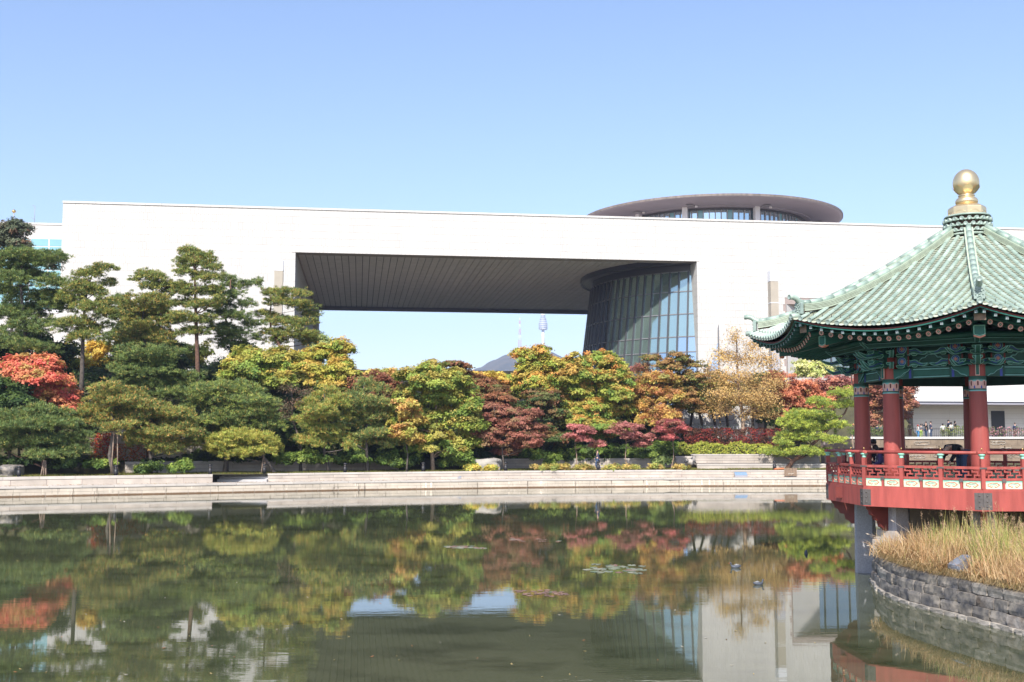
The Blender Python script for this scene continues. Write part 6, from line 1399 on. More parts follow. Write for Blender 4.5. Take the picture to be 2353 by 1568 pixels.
MB().lathe([(.24, 11.34), (.30, 11.37), (.33, 11.43), (.335, 11.48), (.30, 11.55), (.24, 11.59), (.21, 11.61), (.245, 11.63), (.245, 11.66), (.2, 11.68)], 40, TP).build('finial_torus', M['gold'], gf)
MB().lathe([(.20, 11.66)] + [(.39 * math.sin(t) ** .93, 12.05 - .41 * math.cos(t) + (.02 * max(0, -math.cos(t)) ** 6)) for t in [R(q) for q in range(30, 180, 6)]] + [(.002, 12.47)], 48, TP).build('finial_ball', M['gold'], gf)
for q in range(7):
    b = MB(); vs = []; a0 = q * 2 * math.pi / 7
    for r_ in range(7):
        z = 11.70 + .24 * r_ / 6; rr = .405 * math.sin(math.acos(max(-1, min(1, (12.05 - z) / .41)))) ** .93 + .012 + .02 * (r_ / 6) ** 3; w_ = .42 * math.sin(math.pi * (.22 + .76 * r_ / 6)) ** .8
        for c_ in range(5): a = a0 + w_ * (c_ / 4 * 2 - 1); vs.append((rr * math.cos(a), rr * math.sin(a), z + .02 * (1 - abs(c_ / 4 * 2 - 1))))
    b.add(vs, [(r_ * 5 + c_, r_ * 5 + c_ + 1, r_ * 5 + c_ + 6, r_ * 5 + c_ + 5) for r_ in range(6) for c_ in range(4)], True, TP); b.build('lotus_petal', M['gold'], gf)
for q in range(8):
    a = TH + (q + .5) * D45; Mq = TP @ Matrix.Rotation(a, 4, 'Z') @ Matrix.Translation((0, -.56 * math.cos(R(22.5)) - .002, 11.08)); b = MB()
    b.tube([(.13 * math.cos(t) * (1 + .15 * math.cos(5 * t)), 0, .07 * math.sin(t) - .02) for t in [k * .3 for k in range(-1, 12)]], .008, 4, True, Mq); b.build('finial_relief', M['gold'], gf)

# ------------------------------------------------------------------ island
ISL = [(16.5, 36.6), (14.4, 35.4), (12.6, 34.3), (11.2, 33.45), (10.5, 32.5), (10.28, 31.6), (9.98, 30.3), (9.88, 28.8), (10.05, 27.3), (10.37, 26.0), (10.62, 24.8), (10.87, 23.6), (11.3, 22.0), (12.1, 20.2), (13.6, 18.2), (16, 16.4), (20, 15), (30, 15), (30, 36.6)]
def catmull(P_, n=6, closed=True):
    out = []; N_ = len(P_)
    for i in range(N_ if closed else N_ - 1):
        p0, p1, p2, p3 = [Vector(P_[(i + k) % N_]) for k in (-1, 0, 1, 2)]
        for q in range(n): t = q / n; out.append(.5 * ((2 * p1) + (-p0 + p2) * t + (2 * p0 - 5 * p1 + 4 * p2 - p3) * t * t + (-p0 + 3 * p1 - 3 * p2 + p3) * t ** 3))
    return out
ring_ = ISL[:16]; path = catmull(ring_, 8, False)
path = path[8:]
cen = Vector((16, 27)); top = .86
b = MB(); full = [Vector(p_) for p_ in path] + [Vector((20, 15)), Vector((34, 15)), Vector((34, 37)), Vector((16.5, 37))]
vs = [(p_.x, p_.y, top - .05) for p_ in full]; inn = [(p_ + (cen - p_).normalized() * .22) for p_ in full]
b.add([(p_.x, p_.y, top - .04) for p_ in inn] + [(cen.x, cen.y, 1.05)], [(i, (i + 1) % len(inn), len(inn)) for i in range(len(inn))], True)
b.add([(p_.x, p_.y, -.5) for p_ in inn] + [(p_.x, p_.y, top - .04) for p_ in inn], [(i, (i + 1) % len(inn), (i + 1) % len(inn) + len(inn), i + len(inn)) for i in range(len(inn))])
tag(b.build('island_ground', M['soil']), kind='structure')
def rockmesh(name, m_, seed, nx_=4, ny_=3, nz_=3, amp=.10):
    vs = {}; lst = []; fs = []
    def vid(i, j, k):
        if (i, j, k) not in vs:
            p = Vector((i / nx_ - .5, j / ny_ - .5, k / nz_ - .5)); n_ = Vector((mnoise.noise(p * 2.3 + Vector((seed, 0, 0))), mnoise.noise(p * 2.3 + Vector((0, seed, 5))), mnoise.noise(p * 2.3 + Vector((7, 0, seed)))))
            q = p.copy(); m = sorted([abs(p.x), abs(p.y), abs(p.z)])
            if m[1] > .49: q *= .965
            if m[0] > .49: q *= .95
            vs[(i, j, k)] = len(lst); lst.append(q + n_ * amp)
        return vs[(i, j, k)]
    for i in range(nx_):
        for j in range(ny_): fs += [(vid(i, j, 0), vid(i, j + 1, 0), vid(i + 1, j + 1, 0), vid(i + 1, j, 0)), (vid(i, j, nz_), vid(i + 1, j, nz_), vid(i + 1, j + 1, nz_), vid(i, j + 1, nz_))]
    for i in range(nx_):
        for k in range(nz_): fs += [(vid(i, 0, k), vid(i + 1, 0, k), vid(i + 1, 0, k + 1), vid(i, 0, k + 1)), (vid(i, ny_, k), vid(i, ny_, k + 1), vid(i + 1, ny_, k + 1), vid(i + 1, ny_, k))]
    for j in range(ny_):
        for k in range(nz_): fs += [(vid(0, j, k), vid(0, j, k + 1), vid(0, j + 1, k + 1), vid(0, j + 1, k)), (vid(nx_, j, k), vid(nx_, j + 1, k), vid(nx_, j + 1, k + 1), vid(nx_, j, k + 1))]
    b = MB(); b.add(lst, fs, False); return b.mesh(name, m_)
rocks = [rockmesh('stone', M[m_], s_ * 3.7, amp=.06) for s_, m_ in enumerate(['stone_a', 'stone_a', 'stone_a', 'stone_b', 'stone_a', 'stone_c', 'stone_a'])]
pale = [rockmesh('footing_stone', M['stone_c'], s_ * 5.1 + 40, amp=.08) for s_ in range(3)]
iw = thing('island_wall', 'curved dry stone wall of dark rough blocks round the grassy island, at the lower right', 'wall', (10.4, 26, 0))
cum = [0]
for a_, b_ in zip(path[:-1], path[1:]): cum.append(cum[-1] + (b_ - a_).length)
def at_len(s):
    s = max(0, min(cum[-1] - 1e-4, s)); k = max(0, np.searchsorted(cum, s) - 1); t = (s - cum[k]) / (cum[k + 1] - cum[k]); return path[k].lerp(path[k + 1], t), (path[k + 1] - path[k]).normalized()
for r_, (z0, h_, setb, ms, wr) in enumerate(((-.07, .17, -.02, pale, (.32, .6)), (.09, .27, .06, rocks, (.42, .95)), (.35, .27, .10, rocks, (.42, .9)), (.61, .25, .15, rocks, (.45, 1.0)))):
    s = random.uniform(0, .3)
    while s < cum[-1] - .5:
        w_ = random.uniform(*wr); p_, d_ = at_len(s + w_ / 2); nrm_ = Vector((d_.y, -d_.x))   # outward
        if (p_ + nrm_ - cen).length < (p_ - cen).length: nrm_ = -nrm_
        o_ = p_ - nrm_ * (setb + .14 + random.uniform(-.02, .02)); hh_ = h_ * random.uniform(.93, 1.06)
        Mx = Matrix.Translation((o_.x, o_.y, z0 + hh_ / 2)) @ Matrix.Rotation(math.atan2(d_.y, d_.x) + random.uniform(-.05, .05), 4, 'Z') @ Matrix.Rotation(random.uniform(-.03, .03), 4, 'X') @ Matrix.Diagonal((w_ * .97, .36, hh_ * .97, 1))
        inst('stone' if ms is rocks else 'footing_stone', random.choice(ms), iw, Mx); s += w_ * .99
b = MB(); vs = []; fs = []
for q, p_ in enumerate(path):
    d_ = (path[min(q + 1, len(path) - 1)] - path[max(q - 1, 0)]).normalized(); nrm_ = Vector((d_.y, -d_.x))
    if (p_ + nrm_ - cen).length < (p_ - cen).length: nrm_ = -nrm_
    c0 = p_ - nrm_ * .12; vs += [(c0.x, c0.y, -.3), (c0.x - nrm_.x * .1, c0.y - nrm_.y * .1, .84)]
b.add(vs, [(2 * q, 2 * q + 2, 2 * q + 3, 2 * q + 1) for q in range(len(path) - 1)]); b.build('earth_core', M['soil'], iw)
p_ = PZ((2700 + 1955 / 1.6855) / 1.7408, (1900 + 660 / 1.6855) / 1.7408, .9); sl_ = inst('slate_slab', rockmesh('slate_slab', M['slate'], 77, 2, 2, 2, .03), None, Matrix.Translation((p_.x - .12, p_.y - .1, 1.04)) @ Matrix.Rotation(.5, 4, 'Z') @ Matrix.Rotation(-.35, 4, 'Y') @ Matrix.Diagonal((.62, .30, .42, 1)))
tag(sl_, 'tilted blue-grey slate slab lying in the dry grass on top of the island wall', 'stone')
# dry grass
def grass_field(name, n_, area, hmin, hmax, cols, wts, lean, label, wd=.011, seed=1, clumps=60, spread=1.0):
    pts = []
    while len(pts) < clumps:
        p_ = Vector((random.uniform(area[0], area[1]), random.uniform(area[2], area[3])))
        q = min(range(len(path)), key=lambda k: (path[k] - p_).length_squared)
        dd = (p_ - cen).length - (path[q] - cen).length
        if dd < -.35 and (p_ - Vector((11.12, 32.24))).length > .7: pts.append((p_.x, p_.y, random.uniform(.7, 1.25)))
    pts = np.array(pts); ci = rng.integers(0, clumps, n_); B = pts[ci][:, :2] + rng.normal(0, .16, (n_, 2)); L = rng.uniform(hmin, hmax, n_) * pts[ci][:, 2]
    a = rng.uniform(0, 2 * np.pi, n_); sp = rng.uniform(.1, 1.0, n_) ** 1.2 * spread; ca = rng.uniform(0, 6.28, clumps)[ci]; D = np.stack([np.cos(a) * sp + lean[0] + .35 * np.cos(ca) * spread, np.sin(a) * sp + lean[1] + .35 * np.sin(ca) * spread], 1)
    S = 4; V = np.empty((n_, (S + 1) * 2, 3)); side = np.stack([-np.sin(a), np.cos(a)], 1)
    fl_ = rng.uniform(0, 1, n_) < .5; side[fl_] = np.array([.9, -.4])
    for k in range(S + 1):
        t = k / S; w_ = wd * (1 - t * .9); h_ = L * (t - .62 * t * t * np.clip(np.hypot(D[:, 0], D[:, 1]) * 1.1, 0, 1.15)); o_ = (D * (t ** 1.6)[..., None] if False else D * (t ** 1.6)) * L[:, None] * .75
        c_ = np.concatenate([B + o_, (.88 + h_)[:, None]], 1)
        V[:, 2 * k] = c_; V[:, 2 * k + 1] = c_; V[:, 2 * k, :2] += side * w_; V[:, 2 * k + 1, :2] -= side * w_
    f = np.array([(2 * k, 2 * k + 1, 2 * k + 3, 2 * k + 2) for k in range(S)]); Fc = (f[None] + (np.arange(n_) * (S + 1) * 2)[:, None, None]).reshape(-1, 4)
    K = np.repeat(pick(cols, wts, n_) * rng.uniform(.7, 1.25, (n_, 1)), S, 0)
    o = npobj(name, V.reshape(-1, 3), Fc, M['grass'], None, np.clip(K, 0, 1)); tag(o, label, 'grass', kind='stuff'); return V[:, -1]
grass_field('dry_grass', 30000, (10.4, 15.5, 24.2, 31.6), .35, 1.05, [(.50, .32, .15), (.58, .42, .23), (.40, .23, .11), (.33, .29, .10)], [3, 3, 2, .7], (-.10, -.05), 'golden dry ornamental grass covering the island in front of the pavilion', clumps=170, spread=1.15)
tips = grass_field('tall_grass', 4600, (11.3, 15.5, 25.5, 31.0), .7, 1.45, [(.46, .42, .14), (.32, .36, .10), (.54, .40, .18), (.26, .32, .08)], [2, 2, 3, 1], (-.05, 0), 'taller green and straw-coloured grass rising in front of the red deck beam', .012, clumps=60, spread=.55)
# matted blades hanging over the wall
n_ = 9000; q_ = rng.uniform(0, cum[-1] - 3, n_); P0 = []; O0 = []
for x in q_:
    a_, d_ = at_len(x); o_ = Vector((d_.y, -d_.x)); o_ = o_ if (a_ + o_ - cen).length > (a_ - cen).length else -o_
    k_ = random.uniform(.22, .75); P0.append((a_.x - o_.x * k_, a_.y - o_.y * k_)); O0.append((o_.x, o_.y))
P0 = np.array(P0); O0 = np.array(O0); keep = np.hypot(P0[:, 0] - 11.12, P0[:, 1] - 32.24) > .6; P0 = P0[keep]; O0 = O0[keep]; n_ = len(P0)
Dm = O0 * rng.uniform(.0, 1.0, (n_, 1)) + rng.normal(0, .55, (n_, 2)); Lm = rng.uniform(.18, .62, n_); Vm = np.empty((n_, 8, 3)); sd_ = np.stack([-Dm[:, 1], Dm[:, 0]], 1); sd_ /= np.linalg.norm(sd_, axis=1)[:, None] + 1e-6
for k in range(4):
    t = k / 3; c_ = np.concatenate([P0 + Dm * Lm[:, None] * t * .8, (.86 + Lm * (1.15 * t - 1.05 * t * t))[:, None]], 1); Vm[:, 2 * k] = c_; Vm[:, 2 * k + 1] = c_
    Vm[:, 2 * k, :2] += sd_ * .010 * (1 - .85 * t); Vm[:, 2 * k + 1, :2] -= sd_ * .010 * (1 - .85 * t); Vm[:, 2 * k, 2] += .006 * (1 - t)
f_ = np.array([(2 * k, 2 * k + 1, 2 * k + 3, 2 * k + 2) for k in range(3)]); Fm = (f_[None] + (np.arange(n_) * 8)[:, None, None]).reshape(-1, 4)
tag(npobj('matted_grass', Vm.reshape(-1, 3), Fm, M['grass'], None, np.repeat(pick([(.52, .36, .17), (.60, .46, .26), (.36, .24, .11), (.20, .20, .07)], [3, 3, 2, 1], n_) * rng.uniform(.7, 1.2, (n_, 1)), 3, 0)), 'matted dead grass along the top of the island wall', 'grass', kind='stuff')
sel = tips[rng.choice(len(tips), 700)]
Cs = np.repeat(sel, 34, 0) + rng.normal(0, 1, (700 * 34, 3)) * np.array([.018, .018, .055]); D = unit(len(Cs)) * .8 + np.array([-.2, 0, .8]); D /= np.linalg.norm(D, axis=1)[:, None]
V, Fc = needle_tris(Cs, D, .04, .004); tag(npobj('seed_heads', V, Fc, M['grass'], None, pick([(.58, .38, .24), (.66, .48, .30)], [1, 1], len(Cs))), 'fluffy pale seed heads on the tall island grass', 'grass', kind='stuff')
# single arching stalks hanging out over the water at the left of the clump
for k, (u, v, du, dv) in enumerate([(3470, 2137, 50, 12), (3500, 2152, 45, 10), (3472, 2183, 40, 4), (3485, 2218, 35, -6), (3570, 2085, 60, 60)]):
    tipp = P(u / 1.7408, v / 1.7408, 31.2); root = P((u + du + 60) / 1.7408, (v + dv + 40) / 1.7408, 31.0)
    t = thing('grass_stalk', ['thin dry stalk with a seed head reaching over the dark gap, uppermost', 'thin dry stalk just under the uppermost one', 'thin dry stalk level with the pale base stone', 'lowest thin dry stalk at the wall corner', 'thin dry stalk rising in front of the second granite pile'][k], 'grass stalk', tuple(root), 'single dry stalks beside the granite piles')
    mid = (tipp + root) / 2 + Vector((0, 0, .08)); MB().tube([tuple(root), tuple(mid), tuple(tipp)], [.006, .005, .003], 5).build('stalk', M['relief'], t)
    MB().tube([tuple(tipp + (mid - tipp) * .12), tuple(tipp), tuple(tipp + (tipp - mid) * .12)], [.012, .02, .006], 6).build('seed_head', M['relief'], t)

# ------------------------------------------------------------------ people
JT = dict(pel=(0, 0, .93), sp=(0, 0, 1.13), ch=(0, .0, 1.34), nk=(0, .0, 1.475), hd=(0, -.01, 1.56), ht=(0, -.015, 1.66), Ls=(.17, 0, 1.40), Le=(.24, .02, 1.13), Lw=(.25, -.06, .90), Lh=(.25, -.09, .82),
          Rs=(-.17, 0, 1.40), Re=(-.24, .02, 1.13), Rw=(-.25, -.06, .90), Rh=(-.25, -.09, .82), Lp=(.09, 0, .88), Lk=(.10, -.02, .48), La=(.10, .02, .09), Lt=(.11, -.14, .04), Rp=(-.09, 0, .88), Rk=(-.10, -.02, .48), Ra=(-.10, .02, .09), Rt=(-.11, -.14, .04))
RAD = dict(pel=(.15, .11), sp=(.135, .10), ch=(.16, .11), nk=(.055, .055), hd=(.08, .09), ht=(.075, .085), Ls=.065, Le=.045, Lw=.032, Lh=.038, Rs=.065, Re=.045, Rw=.032, Rh=.038, Lp=.095, Lk=.06, La=.042, Lt=.038, Rp=.095, Rk=.06, Ra=.042, Rt=.038)
ED = [('pel', 'sp'), ('sp', 'ch'), ('ch', 'nk'), ('nk', 'hd'), ('hd', 'ht'), ('ch', 'Ls'), ('Ls', 'Le'), ('Le', 'Lw'), ('Lw', 'Lh'), ('ch', 'Rs'), ('Rs', 'Re'), ('Re', 'Rw'), ('Rw', 'Rh'), ('pel', 'Lp'), ('Lp', 'Lk'), ('Lk', 'La'), ('La', 'Lt'), ('pel', 'Rp'), ('Rp', 'Rk'), ('Rk', 'Ra'), ('Ra', 'Rt')]
def skin(name, J, names, edges, grow, m_, parent, root, Mx):
    ids = {n_: k for k, n_ in enumerate(names)}
    me = bpy.data.meshes.new(name); me.from_pydata([tuple(wm(parent).inverted() @ (Mx @ Vector(J[n_]))) for n_ in names], [(ids[a], ids[b]) for a, b in edges if a in ids and b in ids], [])
    o = bpy.data.objects.new(name, me); col.objects.link(o); o.parent = parent; me.materials.append(m_)
    mo = o.modifiers.new('skin', 'SKIN'); mo.use_smooth_shade = True; mo.branch_smoothing = .3
    sv = me.skin_vertices[0].data if me.skin_vertices else None
    s_ = Mx.to_scale().x
    for n_ in names:
        r_ = RAD[n_]; r_ = r_ if isinstance(r_, tuple) else (r_, r_); sv[ids[n_]].radius = ((r_[0] + grow) * s_, (r_[1] + grow) * s_); sv[ids[n_]].use_root = (n_ == root)
    o.modifiers.new('sub', 'SUBSURF').levels = 1; o.modifiers['sub'].render_levels = 2
    return o
POSE = dict(stand={}, walk=dict(Lk=(.10, -.18, .50), La=(.10, -.10, .12), Lt=(.11, -.26, .10), Rk=(-.10, .03, .48), Ra=(-.10, .28, .14), Rt=(-.11, .16, .05), Lw=(.24, .12, .92), Lh=(.24, .14, .84), Rw=(-.24, -.2, .95), Rh=(-.24, -.24, .88)),
            armup=dict(Re=(-.34, -.12, 1.3), Rw=(-.30, -.25, 1.50), Rh=(-.28, -.28, 1.58)), hands=dict(Le=(.24, -.05, 1.15), Lw=(.12, -.24, 1.2), Lh=(.06, -.27, 1.24), Re=(-.24, -.05, 1.15), Rw=(-.12, -.24, 1.2), Rh=(-.06, -.27, 1.24)),
            bend=dict(sp=(0, -.16, 1.06), ch=(0, -.38, 1.10), nk=(0, -.50, 1.04), hd=(0, -.57, .96), ht=(0, -.62, .87), Ls=(.17, -.40, 1.06), Le=(.22, -.46, .80), Lw=(.16, -.58, .60), Lh=(.14, -.62, .54), Rs=(-.17, -.40, 1.06), Re=(-.22, -.46, .80), Rw=(-.16, -.58, .60), Rh=(-.14, -.62, .54)),
            sit=dict(pel=(0, 0, .50), sp=(0, -.04, .70), ch=(0, -.10, .90), nk=(0, -.16, 1.02), hd=(0, -.21, 1.09), ht=(0, -.25, 1.18), Ls=(.17, -.10, .96), Le=(.24, -.12, .68), Lw=(.16, -.32, .60), Lh=(.12, -.38, .58), Rs=(-.17, -.10, .96), Re=(-.24, -.12, .68), Rw=(-.16, -.32, .60), Rh=(-.12, -.38, .58), Lp=(.1, -.02, .48), Lk=(.14, -.42, .48), La=(.14, -.40, .09), Lt=(.14, -.54, .05), Rp=(-.1, -.02, .48), Rk=(-.14, -.42, .48), Ra=(-.14, -.40, .09), Rt=(-.14, -.54, .05)))
TOPN = ['sp', 'pel', 'ch', 'Ls', 'Le', 'Lw', 'Rs', 'Re', 'Rw']; LEGN = ['pel', 'Lp', 'Lk', 'La', 'Rp', 'Rk', 'Ra']
def person(label, loc, h, rz, pose, topc, legc, group=None, hair='hair', bag=None, cap=None, shoes='black', hairlen=0):
    t = thing('person', label, 'person', loc, group); J = dict(JT); J.update(POSE[pose])
    Mx = Matrix.Translation(loc) @ Matrix.Rotation(rz, 4, 'Z') @ Matrix.Scale(h / 1.70, 4)
    skin('body', J, list(J), ED, 0, M['skin'], t, 'pel', Mx)
    skin('jacket', J, TOPN, ED, .022, M['c_' + topc], t, 'pel', Mx); skin('trousers', J, LEGN, ED, .018, M['c_' + legc], t, 'pel', Mx)
    hd, ht = Vector(J['hd']), Vector(J['ht']); ax = (ht - hd).normalized(); c_ = hd + ax * .075; b = MB()
    Q = ax.to_track_quat('Z', 'Y').to_matrix().to_4x4()
    back = Vector((0, .025, 0))
    b.lathe([(.075, -.035 - hairlen), (.090, -.0), (.094, .05), (.078, .09), (.04, .112), (.002, .118)], 12, Mx @ Matrix.Translation(c_ + back) @ Q); b.build('hair', M[hair], t)
    if cap: MB().lathe([(.11, .04), (.11, .08), (.08, .125), (.01, .145)], 12, Mx @ Matrix.Translation(c_ + back * .6) @ Q).box(-.08, .08, -.2, -.05, .045, .06, Mx @ Matrix.Translation(c_) @ Q).build('cap', M['c_' + cap], t)
    for s in 'LR':
        a, b_ = Vector(J[s + 'a']), Vector(J[s + 't']); MB().tube([tuple(a + Vector((0, .05, -.045))), tuple((a + b_) / 2 + Vector((0, 0, -.02))), tuple(b_ + Vector((0, -.03, -.005)))], [.045, .05, .032], 8, True, Mx).build('shoe', M['c_' + shoes], t)
    if bag:
        MB().prism([(-.18, -.15), (.18, -.15), (.15, .15), (-.15, .15)], -.05, .05, Mx @ Matrix.Translation(Vector(J['Lw']) + Vector((.08, 0, -.18)))).build('bag', M['c_' + bag], t)
    return t
# walking man on the far bank
p_ = place(1373, 4.4, 1070)
person('man in dark jacket and jeans walking left along the bank by the planter wall', (p_.x, p_.y, 1.31), 1.78, R(-80), 'walk', 'navy', 'jeans', shoes='grey')
# people in the pavilion
p_ = P((3700 + 600 / 4.356) / 1.7408, 1010, 34.6); person('person in a black sweater and blue jeans bending far forward behind the pavilion railing', (p_.x + .05, p_.y, 2.785), 1.78, R(-70), 'bend', 'black', 'jeans')
p_ = P(3508 / 1.7408, 1010, 35.6); pA = person('seated person in a black hooded jacket leaning forward between the first two pavilion columns', (p_.x + .05, p_.y, 2.785), 1.8, R(-60), 'sit', 'black', 'navy')
p_ = P(3532 / 1.7408, 1010, 34.6); pB = person('seated person in a dark striped shirt right of the person in the hooded jacket', (p_.x - .03, p_.y, 2.785), 1.55, R(-100), 'sit', 'purple', 'brown', hairlen=.05)
for k in range(7): MB().box(-.20 + k * .055, -.19 + k * .055 + .012, .095, .135, .52, .80, Matrix.Translation((p_.x - .03, p_.y, 2.785)) @ Matrix.Rotation(R(-10), 4, 'Z')).build('stripe', M['c_whitecloth'], pB)
p_ = P(3400 / 1.7408, 1010, 36.2); person('seated dark-haired person leaning at the railing left of the first column', (p_.x, p_.y, 2.785), 1.72, R(60), 'sit', 'grey', 'black')
bn = thing('bench', 'low wooden bench just inside the pavilion railing', 'bench', (11.7, 35.3, 2.785))
MB().box(10.9, 13.0, 35.55, 35.95, 3.20, 3.25).build('seat', M['wood'], bn)
for x in (11.0, 12.9): MB().box(x - .04, x + .04, 35.58, 35.92, 2.785, 3.20).build('leg', M['wood'], bn)
# visitors on the terrace
gp = 'visitors on the terrace behind the pavilion'
vis = [(1030, 315, 'stand', 'navy', 'black', 'person in a dark navy coat at the left of the terrace, beside the first column', {}), (1068, 310, 'stand', 'grey', 'black', 'person in a charcoal coat half hidden by the second pavilion column', {}),
       (1325, 295, 'hands', 'olive', 'brown', 'visitor in a patterned olive jacket, leftmost of the group right of the second column', {}), (1398, 320, 'stand', 'whitecloth', 'bluecloth', 'child with a red cap, white top and bright blue trousers', dict(cap='redcap')),
       (1425, 312, 'stand', 'grey', 'lime', 'child in a grey top right behind the child with the red cap', {}), (1470, 290, 'armup', 'black', 'jeans', 'adult in black with one arm raised beside the children', {}),
       (1513, 287, 'stand', 'navy', 'jeans', 'adult in a navy jacket with a pale shoulder bag', dict(bag='whitecloth')), (1622, 306, 'stand', 'whitecloth', 'black', 'short dark-haired visitor in a white jacket', dict(hairlen=.06)),
       (1673, 275, 'armup', 'navy', 'black', 'tall visitor in navy reaching an arm sideways', {}), (1696, 294, 'stand', 'whitecloth', 'navy', 'visitor in a white top and dark trousers with long hair', dict(hairlen=.12)),
       (1732, 283, 'hands', 'black', 'grey', 'visitor in black with long hair, rightmost of the group before the third column', dict(hairlen=.14)), (2272, 300, 'stand', 'navy', 'black', 'person in dark clothes behind the pink flowers in front of the dark doorway', {})]
for q, (cx_, cy_, pose, a_, b_, lab, kw) in enumerate(vis):
    Yv = 112.5 + (q % 3) * .8; hp_ = P(1752 + cx_ * .25536, 896 + cy_ * .25536, Yv); h_ = max(1.15, min(1.85, hp_.z - 4.12)) if q != 11 else 1.5
    person(lab, (hp_.x, Yv, 4.12 if q != 11 else hp_.z - 1.5), h_, R([160, 30, -60, 100, 150, -80, -120, 170, 60, -150, 80, 0][q]), pose, a_, b_, gp, **kw)

# ------------------------------------------------------------------ small things on the bank
bo = MB(); bo.lathe([(.15, 0), (.15, .52), (.12, .54), (.12, .68), (.16, .70), (.15, .78), (.08, .82), (.01, .83)], 14)
bob = MB(); bob.lathe([(.15, 0), (.15, .50), (.05, .52)], 14); bobm = bob.mesh('post', M['iron_black']); boh = MB(); boh.lathe([(.16, .68), (.16, .74), (.11, .80), (.01, .82)], 14); bohm = boh.mesh('hood', M['iron_black'])
bol = MB(); bol.lathe([(.10, .52), (.10, .68)], 12); bolm = bol.mesh('lens', M['iron'])
where = ['at the far left end of the bank, left of the tripod stakes', 'between the two tall poles of the propped pine', 'left of the steps opening', 'beside the leaning trunk of the low bright pine', 'right of the crooked pine, before the planter wall', 'just left of the round maple trunk', 'in front of the crimson maple stems', 'at the feet of the walking man', 'at the right end of the yellow grasses', 'on the stone terrace, left of the wooden sign']
for k, (u, s) in enumerate([(47, 2.9), (269, 2.9), (485, 2.9), (609, 3.0), (794, 3.0), (973, 3.0), (1162, 3.0), (1374, 3.0), (1575, 3.0), (1778, 3.2)]):
    p_ = place(u, s); t = thing('bollard_light', 'black bollard light ' + where[k], 'bollard light', (p_.x, p_.y, 1.30), 'black bollard lights along the kerb wall')
    for nm, me in (('post', bobm), ('lens', bolm), ('hood', bohm)): inst(nm, me, t, Matrix.Translation((p_.x, p_.y, 1.30)))
for (u, v, lab) in ((138, 1110, 'blue-grey sloped plaque at the left end of the walkway'), (1045, 1097, 'blue-grey sloped plaque on the walkway below the round maple'), (1703, 1093, 'blue-grey sloped plaque on the walkway below the golden tree')):
    p_ = PZ(u, v + 4, .70); t = thing('info_plaque', lab, 'sign', tuple(p_)); w_ = .55
    MB().add([(p_.x - w_, p_.y - .15, .70), (p_.x + w_, p_.y - .15, .70), (p_.x + w_, p_.y + .35, .70), (p_.x - w_, p_.y + .35, .70), (p_.x - w_, p_.y - .15, .86), (p_.x + w_, p_.y - .15, .86), (p_.x + w_, p_.y + .35, 1.14), (p_.x - w_, p_.y + .35, 1.14)], [(0, 3, 2, 1), (4, 5, 6, 7), (0, 1, 5, 4), (1, 2, 6, 5), (2, 3, 7, 6), (3, 0, 4, 7)]).build('stand', M['lamp_steel'], t)
    MB().add([(p_.x - w_ + .03, p_.y - .14, .872), (p_.x + w_ - .03, p_.y - .14, .872), (p_.x + w_ - .03, p_.y + .34, 1.14), (p_.x - w_ + .03, p_.y + .34, 1.14)], [(0, 1, 2, 3)]).build('plate', M['plaque'], t)
# wooden sign with slats
p_ = place(1817, 1.7, 1093); t = thing('wooden_sign', 'brown slatted wooden sign with pale lettering below the leaning pine', 'sign', (p_.x, p_.y, .70))
for k in range(11): MB().box(p_.x - .55 + k * .1, p_.x - .55 + k * .1 + .085, p_.y, p_.y + .04, .80 + .02 * math.cos(k), 1.5 + .02 * math.sin(k * 2)).build('slat', M['wood'], t)
MB().box(p_.x - .6, p_.x + .6, p_.y + .041, p_.y + .08, 1.38, 1.46).build('crossbar', M['wood'], t)
for s in (-.45, .45): MB().box(p_.x + s - .04, p_.x + s + .04, p_.y + .081, p_.y + .15, .69, 1.45).build('leg', M['wood'], t)
for k in range(6): MB().box(p_.x - .22 + k * .085, p_.x - .22 + k * .085 + (.05 if k % 2 else .06), p_.y - .006, p_.y - .001, .95 + .02 * (k % 3), 1.06).build('lettering', M['lamp_panel'], t)
p_ = place(1793, 3.0, 1073); lb_ = MB(); lb_.tube([(p_.x - .6, p_.y, 1.36), (p_.x - .3, p_.y, 1.39), (p_.x + .3, p_.y, 1.39), (p_.x + .5, p_.y, 1.42)], [.03, .09, .09, .03], 8); tag(lb_.build('life_buoy', M['orange']), 'small orange rescue float lying under the leaning pine', 'rescue float')
# boulders
def boulder(label, u, v, s, w_, d_, h_, m_='boulder', z=None, seed=3):
    p_ = place(u, s, v); zz = ground_z(p_.x, s) if z is None else z
    o = inst('boulder', rockmesh('boulder', M[m_], seed, 7, 5, 5, .16), None, Matrix.Translation((p_.x, p_.y, zz + h_ * .38)) @ Matrix.Rotation(seed, 4, 'Z') @ Matrix.Diagonal((w_, d_, h_, 1)))
    for f in o.data.polygons: f.use_smooth = True
    tag(o, label, 'boulder')
boulder('large rough boulder left of the crimson maple stems', 1118, 1068, 4.8, 2.3, 1.4, 1.15, seed=3)
boulder('smooth pale rounded boulder in front of the yellow-green bamboo strip', 1575, 1045, 7.7, 1.7, 1.0, .75, 'pile_base', 1.75, seed=12)
boulder('boulder darkened as if in shade, at the far left end of the bank', 22, 1075, 5.2, 2.9, 1.4, .9, 'stone_a', seed=8)  # darker stone colour stands in for the shade on this boulder
for q, (u, v) in enumerate([(1775, 880), (1800, 888), (1830, 884), (1858, 892), (1880, 884)]): boulder(['leftmost pale rock on the garden slope above the orange-red maple', 'second pale rock on the garden slope', 'middle pale rock on the garden slope under the bamboo', 'fourth pale rock on the garden slope', 'rightmost pale rock on the garden slope beside the pavilion eave'][q], u, v, 38, 3.4, 2, 1.6, 'boulder', P(u, v, 133).z - .6, seed=20 + q)
